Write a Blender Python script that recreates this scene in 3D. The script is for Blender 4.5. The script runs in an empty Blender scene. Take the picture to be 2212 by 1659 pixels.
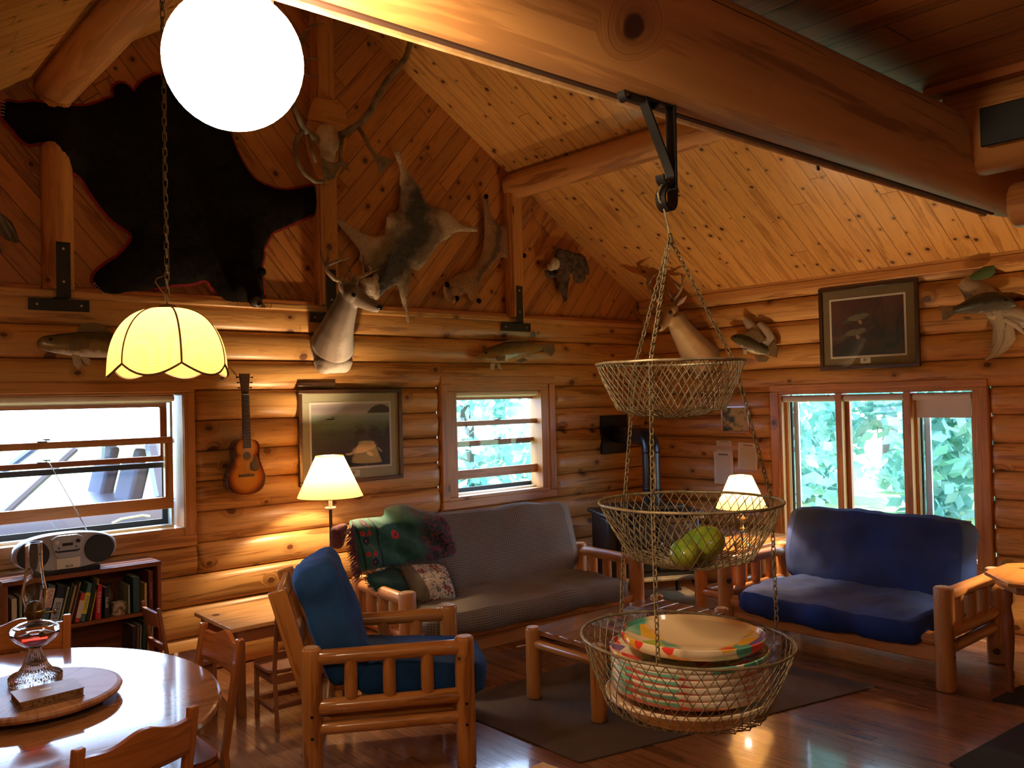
import bpy, bmesh, math, random
from math import sin, cos, pi, radians, sqrt, exp
from mathutils import Vector, Matrix, noise
from mathutils.geometry import delaunay_2d_cdt

SC = bpy.context.scene
COL = SC.collection
V = Vector

# ------------------------------------------------------------------ camera
F_PX = 1866.9
CAM = V((0.0, 0.0, 1.76))
yaw, pitch, roll = radians(40.952), radians(1.025), radians(-1.372)
FW = V((sin(yaw)*cos(pitch), cos(yaw)*cos(pitch), sin(pitch)))
_r = V((cos(yaw), -sin(yaw), 0.0)); _u = _r.cross(FW)
RT = cos(roll)*_r + sin(roll)*_u
UP = -sin(roll)*_r + cos(roll)*_u
cd = bpy.data.cameras.new('camera'); cam = bpy.data.objects.new('camera', cd); COL.objects.link(cam)
cd.sensor_width = 36.0; cd.lens = F_PX/2212*36.0; cd.clip_start = 0.02; cd.clip_end = 300
cam.matrix_world = Matrix(((RT.x, UP.x, -FW.x, CAM.x), (RT.y, UP.y, -FW.y, CAM.y), (RT.z, UP.z, -FW.z, CAM.z), (0, 0, 0, 1)))
SC.camera = cam
SC.view_settings.view_transform = 'Standard'; SC.view_settings.look = 'None'
SC.view_settings.gamma = 1.0; SC.view_settings.exposure = EXPOSURE = 0.0
SC.view_settings.use_curve_mapping = False
SC.cycles.use_denoising = True
SC.cycles.max_bounces = 10; SC.cycles.diffuse_bounces = 5; SC.cycles.glossy_bounces = 4
SC.cycles.transmission_bounces = 10; SC.cycles.transparent_max_bounces = 12
SC.cycles.sample_clamp_indirect = 6.0
SC.cycles.caustics_reflective = False; SC.cycles.caustics_refractive = False

# ------------------------------------------------------------------ world and daylight
w = bpy.data.worlds.new('sky'); SC.world = w; w.use_nodes = True
wn = w.node_tree; wn.nodes.clear()
bg = wn.nodes.new('ShaderNodeBackground'); wo = wn.nodes.new('ShaderNodeOutputWorld')
bg.inputs[0].default_value = (0.46, 0.66, 1.0, 1); bg.inputs[1].default_value = 15.0
wn.links.new(bg.outputs[0], wo.inputs[0])
sd = bpy.data.lights.new('sun', 'SUN'); sd.energy = 9.0; sd.angle = 0.02; sd.color = (1, 0.96, 0.88)
so = bpy.data.objects.new('sun', sd); COL.objects.link(so); so.location = (3, 2, 12)
so.rotation_euler = (radians(38), 0, radians(-200))

D, W = 5.70, 6.70            # back wall plane (y) and right wall plane (x)
XL, YB = -0.60, -3.20        # left wall, wall behind the viewer
RX, RZ = 3.06, 4.94          # ridge
ZP = 2.48                    # top of the log courses on the back wall
PITCH_R, PITCH_L = 0.615, 0.66
def portal(loc, rot, sx, sy):
    l = bpy.data.lights.new('window_portal', 'AREA'); l.shape = 'RECTANGLE'; l.size = sx; l.size_y = sy
    l.cycles.is_portal = True
    o = bpy.data.objects.new('window_portal', l); COL.objects.link(o); o.location = loc; o.rotation_euler = rot
portal((1.3, D+.2, 1.4), (radians(-90), 0, 0), 1.7, 1.1)
portal((4.83, D+.2, 1.4), (radians(-90), 0, 0), 1.2, 1.1)
portal((W+.2, 3.35, 1.15), (0, radians(90), 0), 1.3, 1.8)

# ------------------------------------------------------------------ helpers
def ray(x, y): return FW + RT*((x-1106)/F_PX) - UP*((y-829.5)/F_PX)
def onY(x, y, Y): d = ray(x, y); return CAM + d*(Y/d.y)
def onX(x, y, X): d = ray(x, y); return CAM + d*(X/d.x)
def onZ(x, y, Z): d = ray(x, y); return CAM + d*((Z-CAM.z)/d.z)
def roof_z(x): return RZ-(x-RX)*PITCH_R if x > RX else RZ-(RX-x)*PITCH_L

class MB:
    """collects geometry; build() links it as ONE mesh object"""
    def __init__(s): s.v = []; s.f = []; s.uv = []; s.T = Matrix.Identity(4); s.mi = []; s.m = 0
    def add(s, vs, fs, uv=None):
        b = len(s.v); s.v += [tuple(s.T @ V(p)) for p in vs]
        for i, f in enumerate(fs):
            s.f.append(tuple(b+k for k in f)); s.mi.append(s.m)
            if uv is None:
                s.uv.append([(vs[k][0]+vs[k][1]*.3, vs[k][2]+vs[k][1]) for k in f])
            elif isinstance(uv, dict): s.uv.append([uv[k] for k in f])
            elif callable(uv): s.uv.append([uv(k) for k in f])
            else: s.uv.append(uv[i])
        return s
    def box(s, c, d, rot=None, uo=0.0):
        R = rot.to_3x3() if rot is not None else Matrix.Identity(3)
        c = V(c); h = [k/2 for k in d]; ax = max(range(3), key=lambda k: d[k])
        P = []; loc = []
        for sx in (-1, 1):
            for sy in (-1, 1):
                for sz in (-1, 1):
                    l = (sx*h[0], sy*h[1], sz*h[2]); loc.append(l); P.append(c + R @ V(l))
        F = [(0, 1, 3, 2), (4, 6, 7, 5), (0, 4, 5, 1), (2, 3, 7, 6), (0, 2, 6, 4), (1, 5, 7, 3)]
        uvs = []
        for i, f in enumerate(F):
            n = (0, 0, 1, 1, 2, 2)[i]; o = [k for k in range(3) if k != n]
            if ax in o: a = ax; b = o[0] if o[1] == ax else o[1]
            else: a, b = o
            off = uo + c[0]*.37+c[1]*.71+c[2]*.53
            uvs.append([(loc[k][a]+off, loc[k][b]+off*3.1+i*.31) for k in f])
        return s.add(P, F, uvs)
    def tube(s, pts, rad, n=12, cap=True, closed=False, tw=0.0, uo=0.0):
        pts = [V(p) for p in pts]; N = len(pts)
        if not hasattr(rad, '__len__'): rad = [rad]*N
        rings = []; ref = None; L = 0; us = []
        for i in range(N):
            if closed: t = pts[(i+1) % N]-pts[i-1]
            else: t = pts[min(i+1, N-1)]-pts[max(i-1, 0)]
            t.normalize() if t.length > 1e-9 else None
            if ref is None:
                ref = V((0, 0, 1)) if abs(t.z) < .9 else V((1, 0, 0))
            ref = (ref - t*ref.dot(t)); ref.normalize(); b = t.cross(ref)
            if i: L += (pts[i]-pts[i-1]).length
            us.append(L)
            r = rad[i]; ra, rb = (r, r) if not hasattr(r, '__len__') else r
            rings.append([pts[i] + ref*(ra*cos(2*pi*k/n+tw)) + b*(rb*sin(2*pi*k/n+tw)) for k in range(n)])
        vs = [p for r in rings for p in r]; fs = []; uvs = []
        r0 = rad[0] if not hasattr(rad[0], '__len__') else rad[0][0]
        circ = 2*pi*max(r0, 1e-4)
        M = N if closed else N-1
        for i in range(M):
            j = (i+1) % N
            for k in range(n):
                k2 = (k+1) % n
                fs.append((i*n+k, i*n+k2, j*n+k2, j*n+k))
                u0, u1 = us[i]+uo, (us[j] if j else L+.01)+uo
                uvs.append([(u0, k/n*circ+uo*3), (u0, (k+1)/n*circ+uo*3), (u1, (k+1)/n*circ+uo*3), (u1, k/n*circ+uo*3)])
        if cap and not closed:
            for i, sg in ((0, 1), (N-1, -1)):
                f = [i*n+k for k in range(n)]
                if sg > 0: f = f[::-1]
                fs.append(tuple(f)); uvs.append([(vs[q].x*.2+uo, vs[q].y*.2+vs[q].z*.2) for q in f])
        return s.add(vs, fs, uvs)
    def log(s, a, b, r, n=14, r2=None, wob=.03, uo=None, rnd=.012):
        """peeled pole with rounded-over ends"""
        a, b = V(a), V(b); r2 = r2 or r; L = (b-a).length; d = (b-a)/L
        k = max(3, int(L/.12)); uo = random.random()*9 if uo is None else uo
        rnd = min(rnd, r*.5)
        ts = [0, rnd*.35/L, rnd/L] + [i/k for i in range(1, k)] + [1-rnd/L, 1-rnd*.35/L, 1]
        pts = []; rr = []
        for i, t in enumerate(ts):
            q = r+(r2-r)*t; q *= 1+wob*(noise.noise(V((uo, t*L*3, 0))))
            if i in (0, len(ts)-1): q -= rnd
            elif i in (1, len(ts)-2): q -= rnd*.3
            pts.append(a+d*(L*t)); rr.append(q)
        return s.tube(pts, rr, n, uo=uo)
    def lathe(s, prof, n=24, c=(0, 0, 0), ax=None, cap=True):
        c = V(c); R = ax.to_3x3() if ax is not None else Matrix.Identity(3)
        vs = []; fs = []; uvs = []; L = 0; us = [0]
        for i in range(1, len(prof)):
            L += sqrt((prof[i][0]-prof[i-1][0])**2+(prof[i][1]-prof[i-1][1])**2); us.append(L)
        for r, z in prof:
            for k in range(n): vs.append(c+R @ V((r*cos(2*pi*k/n), r*sin(2*pi*k/n), z)))
        for i in range(len(prof)-1):
            for k in range(n):
                k2 = (k+1) % n; fs.append((i*n+k, i*n+k2, (i+1)*n+k2, (i+1)*n+k))
                rr = max(p[0] for p in prof)*6.28
                uvs.append([(us[i], k/n*rr), (us[i], (k+1)/n*rr), (us[i+1], (k+1)/n*rr), (us[i+1], k/n*rr)])
        if cap:
            if prof[0][0] > 1e-4: fs.append(tuple(range(n))[::-1]); uvs.append([(vs[q].x, vs[q].y) for q in fs[-1]])
            if prof[-1][0] > 1e-4: fs.append(tuple((len(prof)-1)*n+k for k in range(n))); uvs.append([(vs[q].x, vs[q].y) for q in fs[-1]])
        return s.add(vs, fs, uvs)
    def ell(s, c, r, n=16, m=10, rot=None):
        if not hasattr(r, '__len__'): r = (r, r, r)
        R = rot.to_3x3() if rot is not None else Matrix.Identity(3)
        vs = []; fs = []; c = V(c)
        for i in range(m+1):
            t = pi*i/m
            for k in range(n): vs.append(c+R @ V((r[0]*sin(t)*cos(2*pi*k/n), r[1]*sin(t)*sin(2*pi*k/n), r[2]*cos(t))))
        for i in range(m):
            for k in range(n): fs.append((i*n+k, (i+1)*n+k, (i+1)*n+(k+1) % n, i*n+(k+1) % n))
        return s.add(vs, fs)
    def grid(s, fn, nu, nv, uvf=None, flip=False, cu=False):
        vs = []; fs = []
        for i in range(nu+1):
            for j in range(nv+1): vs.append(fn(i/nu, j/nv))
        for i in range(nu):
            for j in range(nv):
                f = (i*(nv+1)+j, (i+1)*(nv+1)+j, (i+1)*(nv+1)+j+1, i*(nv+1)+j+1)
                fs.append(f[::-1] if flip else f)
        if uvf is None: uvf = lambda a, b: (a, b)
        return s.add(vs, fs, lambda k: uvf((k//(nv+1))/nu, (k % (nv+1))/nv))
    def prism(s, out, h, fr, uvs=1.0):
        """2D outline extruded by h; fr maps (a,b,c)->point, c along the thickness"""
        n = len(out); vs = [fr(a, b, 0) for a, b in out]+[fr(a, b, h) for a, b in out]
        fs = [tuple(range(n)), tuple(range(n, 2*n))[::-1]]; uv = [[out[k] for k in range(n)], [out[k] for k in range(n)][::-1]]
        for k in range(n):
            k2 = (k+1) % n; fs.append((k2, k, k+n, k2+n)); uv.append([(out[k2][0]+out[k2][1], 0), (out[k][0]+out[k][1], 0), (out[k][0]+out[k][1], h), (out[k2][0]+out[k2][1], h)])
        return s.add(vs, fs, uv)
    def build(s, name, mat, parent=None, smooth=True, ang=40, bevel=0, sub=0, remesh=0, world=True, seg=2, smo=0):
        me = bpy.data.meshes.new(name); me.from_pydata(s.v, [], s.f); me.update()
        uvl = me.uv_layers.new(name='UVMap'); k = 0; flat = []
        for u in s.uv:
            for a in u: flat += [a[0], a[1]]
        if len(flat) == 2*len(me.loops): uvl.data.foreach_set('uv', flat)
        bm = bmesh.new(); bm.from_mesh(me); bmesh.ops.recalc_face_normals(bm, faces=bm.faces) if not getattr(s, 'keep', False) else None
        bm.to_mesh(me); bm.free()
        mats = mat if isinstance(mat, (list, tuple)) else [mat]
        for m_ in mats: me.materials.append(m_)
        if len(mats) > 1: me.polygons.foreach_set('material_index', s.mi)
        o = bpy.data.objects.new(name, me); COL.objects.link(o)
        if smooth:
            me.polygons.foreach_set('use_smooth', [True]*len(me.polygons)); me.set_sharp_from_angle(angle=radians(ang))
        if parent is not None:
            if world: me.transform(pmat(parent).inverted())
            o.parent = parent
        if bevel:
            b = o.modifiers.new('b', 'BEVEL'); b.width = bevel; b.segments = seg; b.limit_method = 'ANGLE'; b.angle_limit = radians(50)
        if remesh:
            r = o.modifiers.new('r', 'REMESH'); r.mode = 'VOXEL'; r.voxel_size = remesh; r.use_smooth_shade = True
        if smo:
            q = o.modifiers.new('s', 'SMOOTH'); q.factor = .5; q.iterations = smo
        if sub:
            q = o.modifiers.new('u', 'SUBSURF'); q.levels = sub; q.render_levels = sub
        return o
def pmat(o):
    m = Matrix.Translation(o.location) @ o.rotation_euler.to_matrix().to_4x4()
    return (pmat(o.parent) @ m) if o.parent else m
def tag(o, label, cat, group=None, kind=None):
    if label: o['label'] = label
    if cat: o['category'] = cat
    if group: o['group'] = group
    if kind: o['kind'] = kind
    return o
def thing(name, label, cat, loc=(0, 0, 0), rz=0.0, group=None, kind=None):
    o = bpy.data.objects.new(name, None); o.empty_display_size = .05; COL.objects.link(o)
    o.location = loc; o.rotation_euler = (0, 0, rz)
    return tag(o, label, cat, group, kind)
def dup(root, loc, rz, label=None, group=None):
    r = root.copy(); COL.objects.link(r); r.location = loc; r.rotation_euler = (0, 0, rz)
    if label: r['label'] = label
    if group: r['group'] = group
    for ch in list(root.children):
        c = ch.copy(); COL.objects.link(c); c.parent = r
        for g in list(ch.children):
            d = g.copy(); COL.objects.link(d); d.parent = c
    return r
def relief(mb, out, fr, h=.02, s=.03, step=.02, nz=.003, extra=None, back=True):
    """inflated solid from a 2D outline; fr(a,b,c): c = height off the wall"""
    n = len(out); pts = [V(p) for p in out]
    xs = [p[0] for p in out]; ys = [p[1] for p in out]
    def inside(x, y):
        c = False; j = n-1
        for i in range(n):
            if (out[i][1] > y) != (out[j][1] > y) and x < (out[j][0]-out[i][0])*(y-out[i][1])/(out[j][1]-out[i][1])+out[i][0]: c = not c
            j = i
        return c
    def dist(x, y):
        m = 9
        for i in range(n):
            ax, ay = out[i-1]; bx, by = out[i]; dx, dy = bx-ax, by-ay
            t = max(0, min(1, ((x-ax)*dx+(y-ay)*dy)/(dx*dx+dy*dy+1e-12)))
            m = min(m, (ax+dx*t-x)**2+(ay+dy*t-y)**2)
        return sqrt(m)
    x = min(xs)
    rnd = random.Random(3)
    while x < max(xs):
        y = min(ys)
        while y < max(ys):
            qx, qy = x+rnd.uniform(-.3, .3)*step, y+rnd.uniform(-.3, .3)*step
            if inside(qx, qy) and dist(qx, qy) > step*.4: pts.append(V((qx, qy)))
            y += step
        x += step
    r = delaunay_2d_cdt(pts, [(i, (i+1) % n) for i in range(n)], [], 1, 1e-7)
    vv, ff = r[0], r[2]
    top = []; bot = []
    for p in vv:
        d = dist(p[0], p[1])
        if d < 1e-5: z = 0.0
        else:
            z = h*(1-exp(-d/s)) + nz*noise.noise(V((p[0]*40, p[1]*40, 0)))*min(1, d/s)
            if extra: z += extra(p[0], p[1], d)
        top.append(fr(p[0], p[1], max(z, 0)+.002)); bot.append(fr(p[0], p[1], 0))
    N = len(vv)
    fs = [tuple(f) for f in ff]; cnt = {}
    for f in ff:
        for i in range(len(f)):
            e = (f[i], f[(i+1) % len(f)]); cnt[e] = 1
    fb = [tuple(k+N for k in f[::-1]) for f in ff]
    side = []
    for (a, b) in cnt:
        if (b, a) not in cnt: side.append((b, a, a+N, b+N))
    mb.add(top+bot, fs+fb+side, lambda k: (vv[k % N][0], vv[k % N][1]))
    return vv, top
def dense(out, step=.02):
    r = []
    for i in range(len(out)):
        a = V(out[i]); b = V(out[(i+1) % len(out)]); k = max(1, int((b-a).length/step))
        for j in range(k): r.append(tuple(a+(b-a)*(j/k)))
    return r
def smoothpoly(out, it=1):
    for _ in range(it):
        r = []
        for i in range(len(out)):
            a, b = V(out[i]), V(out[(i+1) % len(out)]); r += [tuple(a*.75+b*.25), tuple(a*.25+b*.75)]
        out = r
    return out

# ------------------------------------------------------------------ node helpers
class G:
    def __init__(s, name):
        s.mat = bpy.data.materials.new(name); s.mat.use_nodes = True; s.t = s.mat.node_tree; s.t.nodes.clear()
        s.out = s.t.nodes.new('ShaderNodeOutputMaterial'); s.b = s.t.nodes.new('ShaderNodeBsdfPrincipled')
        s.t.links.new(s.b.outputs[0], s.out.inputs[0])
    def n(s, typ, **k):
        q = s.t.nodes.new(typ)
        for a, b in k.items(): setattr(q, a, b)
        return q
    def put(s, sock, v):
        if v is None: return
        if hasattr(v, 'is_linked') or hasattr(v, 'links'): s.t.links.new(v, sock)
        else:
            if hasattr(sock.default_value, '__len__') and not hasattr(v, '__len__'): v = (v,)*len(sock.default_value)
            if hasattr(v, '__len__') and len(v) == 3 and len(sock.default_value) == 4: v = (*v, 1)
            sock.default_value = v
    def m(s, op, a, b=None, c=None, cl=False):
        q = s.n('ShaderNodeMath', operation=op, use_clamp=cl); s.put(q.inputs[0], a); s.put(q.inputs[1], b); s.put(q.inputs[2], c); return q.outputs[0]
    def vec(s, x, y, z=0.0):
        q = s.n('ShaderNodeCombineXYZ'); s.put(q.inputs[0], x); s.put(q.inputs[1], y); s.put(q.inputs[2], z); return q.outputs[0]
    def sep(s, v):
        q = s.n('ShaderNodeSeparateXYZ'); s.put(q.inputs[0], v); return q.outputs
    def noise(s, v, scale=1.0, detail=3.0, rough=.55, dist=0.0):
        q = s.n('ShaderNodeTexNoise'); s.put(q.inputs['Vector'], v); q.inputs['Scale'].default_value = scale
        q.inputs['Detail'].default_value = detail; q.inputs['Roughness'].default_value = rough; q.inputs['Distortion'].default_value = dist
        return q.outputs[0]
    def vor(s, v, scale=1.0, feat='F1', rnd=1.0, dim='3D'):
        q = s.n('ShaderNodeTexVoronoi', feature=feat, voronoi_dimensions=dim); s.put(q.inputs['Vector'], v); q.inputs['Scale'].default_value = scale
        q.inputs['Randomness'].default_value = rnd; return q.outputs
    def white(s, v, dim='2D'):
        q = s.n('ShaderNodeTexWhiteNoise', noise_dimensions=dim)
        s.put(q.inputs['Vector'] if dim != '1D' else q.inputs['W'], v); return q.outputs
    def mix(s, f, a, b, mode='MIX'):
        q = s.n('ShaderNodeMix', data_type='RGBA', blend_type=mode)
        s.put(q.inputs[0], f); s.put(q.inputs[6], a); s.put(q.inputs[7], b); return q.outputs[2]
    def ramp(s, f, a, b, lo=0.0, hi=1.0):
        q = s.n('ShaderNodeMapRange', interpolation_type='SMOOTHSTEP'); s.put(q.inputs[0], f)
        s.put(q.inputs[1], a); s.put(q.inputs[2], b); s.put(q.inputs[3], lo); s.put(q.inputs[4], hi); return q.outputs[0]
    def cr(s, f, stops):
        q = s.n('ShaderNodeValToRGB'); s.put(q.inputs[0], f); e = q.color_ramp.elements
        while len(e) < len(stops): e.new(.5)
        for i, (p, c) in enumerate(stops): e[i].position = p; e[i].color = (*c, 1)
        return q.outputs[0]
    def uv(s): return s.n('ShaderNodeUVMap').outputs[0]
    def obj(s): return s.n('ShaderNodeTexCoord').outputs['Object']
    def geo(s): return s.n('ShaderNodeNewGeometry')
    def bump(s, h, st=.3, d=.01, nrm=None):
        q = s.n('ShaderNodeBump'); q.inputs['Strength'].default_value = st; q.inputs['Distance'].default_value = d
        s.put(q.inputs['Height'], h)
        if nrm is not None: s.put(q.inputs['Normal'], nrm)
        return q.outputs[0]
    def set(s, color=None, rough=None, metal=None, normal=None, **k):
        if color is not None: s.put(s.b.inputs['Base Color'], color)
        if rough is not None: s.put(s.b.inputs['Roughness'], rough)
        if metal is not None: s.put(s.b.inputs['Metallic'], metal)
        if normal is not None: s.put(s.b.inputs['Normal'], normal)
        for a, b in k.items(): s.put(s.b.inputs[a.replace('_', ' ')], b)
        return s.mat
def solid(name, c, rough=.5, metal=0.0, **k): return G(name).set(color=c, rough=rough, metal=metal, **k)
def mottled(name, c1, c2, scale=20, rough=.6, bump=.2, bd=.003, metal=0.0, **k):
    g = G(name); f = g.noise(g.obj(), scale, 4, .6); c = g.mix(g.ramp(f, .35, .65), c1, c2)
    return g.set(color=c, rough=rough, metal=metal, normal=g.bump(f, bump, bd), **k)
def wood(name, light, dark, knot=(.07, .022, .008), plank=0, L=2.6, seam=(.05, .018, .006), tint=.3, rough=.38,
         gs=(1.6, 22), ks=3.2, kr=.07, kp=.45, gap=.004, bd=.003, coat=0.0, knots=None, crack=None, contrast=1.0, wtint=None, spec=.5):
    g = G(name); x = g.sep(g.uv()); u, v = x[0], x[1]
    if coat: g.b.inputs['Coat IOR'].default_value = 1.75
    gmask = None; rnd = None
    if plank:
        sv = g.m('DIVIDE', v, plank); idx = g.m('FLOOR', sv); fv = g.m('FRACT', sv)
        r1 = g.white(idx, '1D')[0]
        su = g.m('DIVIDE', g.m('ADD', u, g.m('MULTIPLY', r1, L*3.7)), L); seg = g.m('FLOOR', su); fu = g.m('FRACT', su)
        w2 = g.white(g.vec(idx, seg)); rnd = w2[0]
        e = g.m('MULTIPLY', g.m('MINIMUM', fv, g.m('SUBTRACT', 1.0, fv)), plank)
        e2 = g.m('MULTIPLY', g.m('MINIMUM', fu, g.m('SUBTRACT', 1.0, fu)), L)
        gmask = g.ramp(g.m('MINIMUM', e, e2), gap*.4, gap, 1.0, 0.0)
        zz = g.m('ADD', g.m('MULTIPLY', idx, 3.7), g.m('MULTIPLY', seg, 1.9))
    else: zz = 0.0
    vk = g.vor(g.vec(g.m('ADD', g.m('MULTIPLY', u, ks), g.m('MULTIPLY', zz, 1.37)) if plank else g.m('MULTIPLY', u, ks), g.m('MULTIPLY', v, ks*1.15), 0.0), 1.0, dim='2D')
    d = vk[0]; col = g.sep(vk[1])
    if knots:
        d = 9.0
        for (ku, kv, kr_) in knots:
            du = g.m('MULTIPLY', g.m('SUBTRACT', u, ku), .75); dv = g.m('SUBTRACT', v, kv)
            dd = g.m('SQRT', g.m('ADD', g.m('MULTIPLY', du, du), g.m('MULTIPLY', dv, dv)))
            dd = g.m('DIVIDE', dd, kr_/kr); d = g.m('MINIMUM', d, dd)
        pres = 1.0; rad = kr
    else:
        pres = g.m('LESS_THAN', col[0], kp); rad = g.m('MULTIPLY', kr, g.m('ADD', .45, g.m('MULTIPLY', col[1], .9)))
    wig = g.noise(g.vec(g.m('MULTIPLY', u, 9), g.m('MULTIPLY', v, 9), zz), 1, 2)
    dn = g.m('ADD', d, g.m('MULTIPLY', g.m('SUBTRACT', wig, .5), rad if isinstance(rad, float) else g.m('MULTIPLY', rad, .8)))
    km = g.m('MULTIPLY', pres, g.ramp(g.m('DIVIDE', dn, rad), .75, 1.15, 1.0, 0.0))
    halo = g.m('MULTIPLY', pres, g.ramp(g.m('DIVIDE', d, rad), 1.0, 3.2, 1.0, 0.0))
    vv = g.m('ADD', g.m('MULTIPLY', v, gs[1]), g.m('MULTIPLY', halo, 2.6))
    gv = g.vec(g.m('ADD', g.m('MULTIPLY', u, gs[0]), g.m('MULTIPLY', rnd, 31.0) if rnd is not None else 0.0), vv, zz)
    n1 = g.noise(gv, 1.0, 4, .62, .6); n2 = g.noise(g.vec(g.m('MULTIPLY', u, gs[0]*.5), g.m('MULTIPLY', v, gs[1]*.22), zz), 1, 2)
    band = g.m('SINE', g.m('MULTIPLY', g.m('ADD', n1, g.m('MULTIPLY', n2, .8)), 19.0))
    gr = g.m('ADD', g.m('MULTIPLY', g.ramp(n1, .40, .70), .35), g.m('MULTIPLY', g.ramp(band, .1, .95), .50*contrast))
    gr = g.m('ADD', gr, g.m('MULTIPLY', g.ramp(n2, .40, .75), .35), cl=True)
    c = g.mix(gr, light, tuple(k*.8 for k in dark))
    c = g.mix(g.m('MULTIPLY', halo, .45), c, tuple(k*.55 for k in dark))
    if rnd is not None and tint:
        c = g.mix(g.m('MULTIPLY', rnd, tint), c, tuple(k*.35 for k in dark) if wtint is None else wtint)
        c = g.mix(g.m('MULTIPLY', g.m('GREATER_THAN', w2[0], .82), tint*.5), c, tuple(min(1, k*1.25) for k in light))
    c = g.mix(km, c, knot)
    hgt = g.m('SUBTRACT', g.m('MULTIPLY', gr, -.15), g.m('MULTIPLY', km, .25))
    if crack:
        for (v0, amp, wd, u0, u1) in crack:
            cv = g.m('ADD', v0, g.m('MULTIPLY', g.m('SUBTRACT', g.noise(g.vec(g.m('MULTIPLY', u, 2.2), v0*7), 1, 3), .5), amp))
            wv = g.m('MULTIPLY', wd, g.ramp(g.noise(g.vec(g.m('MULTIPLY', u, 3.5), v0*5+4), 1, 2), .3, .6))
            wv = g.m('MULTIPLY', wv, g.m('MULTIPLY', g.ramp(u, u0, u0+.1), g.ramp(u, u1-.1, u1, 1.0, 0.0)))
            cm = g.m('LESS_THAN', g.m('ABSOLUTE', g.m('SUBTRACT', v, cv)), wv)
            c = g.mix(cm, c, (.02, .007, .003)); hgt = g.m('SUBTRACT', hgt, g.m('MULTIPLY', cm, 2.0))
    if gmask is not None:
        c = g.mix(g.m('MULTIPLY', gmask, .8), c, seam); hgt = g.m('SUBTRACT', hgt, gmask)  # dark joint line; also paints the groove's own shade into the board colour
    k = dict(Coat_Weight=coat, Coat_Roughness=.07) if coat else {}
    return g.set(color=c, rough=rough, normal=g.bump(hgt, .6, bd), Specular_IOR_Level=spec, **k)
def fabric(name, c1, c2, sc=260, rough=.9, check=None, bump=.25, wr=6):
    g = G(name); x = g.sep(g.uv()); f = g.noise(g.obj(), wr, 3); t = g.noise(g.uv(), sc, 2)
    c = g.mix(g.ramp(f, .3, .7), c1, c2)
    if check:
        s, cc = check
        a = g.m('GREATER_THAN', g.m('FRACT', g.m('MULTIPLY', x[0], s)), .5); b = g.m('GREATER_THAN', g.m('FRACT', g.m('MULTIPLY', x[1], s)), .5)
        c = g.mix(g.m('MULTIPLY', g.m('ADD', a, b), .5), c, cc)
    return g.set(color=c, rough=rough, normal=g.bump(g.m('ADD', t, g.m('MULTIPLY', f, 3)), bump, .003))

MT = {}
MT['log'] = wood('log_pine', (.66, .36, .115), (.36, .15, .04), ks=3.0, kr=.085, kp=.5, gs=(1.1, 17), rough=.36, knot=(.11, .04, .015))
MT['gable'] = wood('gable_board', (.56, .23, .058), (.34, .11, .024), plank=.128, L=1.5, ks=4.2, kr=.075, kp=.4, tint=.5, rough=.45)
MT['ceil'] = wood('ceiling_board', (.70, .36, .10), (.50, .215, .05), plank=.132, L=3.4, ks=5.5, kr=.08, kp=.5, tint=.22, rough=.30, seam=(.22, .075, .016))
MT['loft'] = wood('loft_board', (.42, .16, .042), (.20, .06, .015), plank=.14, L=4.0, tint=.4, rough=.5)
MT['beam'] = wood('beam_pine', (.58, .27, .085), (.33, .12, .032), ks=1.9, kr=.058, kp=.55, gs=(.9, 13), rough=.5,
                  crack=[(.33, .05, .0022, .55, 2.9), (.39, .03, .0012, .9, 2.0)])
MT['post'] = wood('post_pine', (.56, .25, .07), (.33, .12, .028), ks=3, kr=.07, rough=.4)
MT['trim'] = wood('trim_pine', (.62, .30, .095), (.42, .17, .045), ks=2.2, kr=.06, kp=.25, gs=(1, 20), rough=.36)
MT['dtrim'] = wood('trim_dark', (.40, .125, .028), (.24, .065, .013), ks=2.2, kr=.06, kp=.25, gs=(1, 20), rough=.4)
MT['furn'] = wood('furniture_pine', (.60, .25, .06), (.36, .12, .024), ks=3.0, kr=.05, kp=.35, gs=(1.2, 20), rough=.28, coat=.25)
MT['furn2'] = wood('futon_pine', (.62, .27, .085), (.40, .15, .04), ks=3.0, kr=.05, kp=.35, gs=(1.2, 20), rough=.4)
MT['endgrain'] = mottled('end_grain', (.80, .50, .24), (.62, .34, .13), 30, .5)
MT['cherry'] = wood('bookcase_wood', (.26, .075, .025), (.15, .04, .014), ks=1, kp=0.0, gs=(1.2, 26), rough=.3)
MT['chair'] = wood('chair_wood', (.46, .15, .035), (.28, .08, .018), ks=1, kp=0.0, gs=(1.5, 24), rough=.25, coat=.3)
MT['dwood'] = wood('small_chair_wood', (.33, .115, .04), (.18, .055, .018), ks=1, kp=0.0, gs=(1.5, 24), rough=.4)
MT['table'] = wood('table_oak', (.42, .17, .062), (.27, .095, .032), ks=1, kp=0.0, gs=(2.0, 34), rough=.16, coat=.8, bd=.0006)
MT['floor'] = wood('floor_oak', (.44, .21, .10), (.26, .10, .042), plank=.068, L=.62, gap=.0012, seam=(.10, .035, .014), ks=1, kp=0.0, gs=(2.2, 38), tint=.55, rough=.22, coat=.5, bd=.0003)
MT['dframe0'] = solid('dark_groove', (.06, .025, .012), .7)
MT['black'] = solid('black_iron', (.012, .011, .010), .45, .3)
MT['blackm'] = solid('black_metal', (.02, .02, .022), .35, .8)
MT['brass'] = solid('brass', (.55, .36, .12), .28, 1.0)
MT['steel'] = solid('steel', (.55, .55, .56), .25, 1.0)
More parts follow.
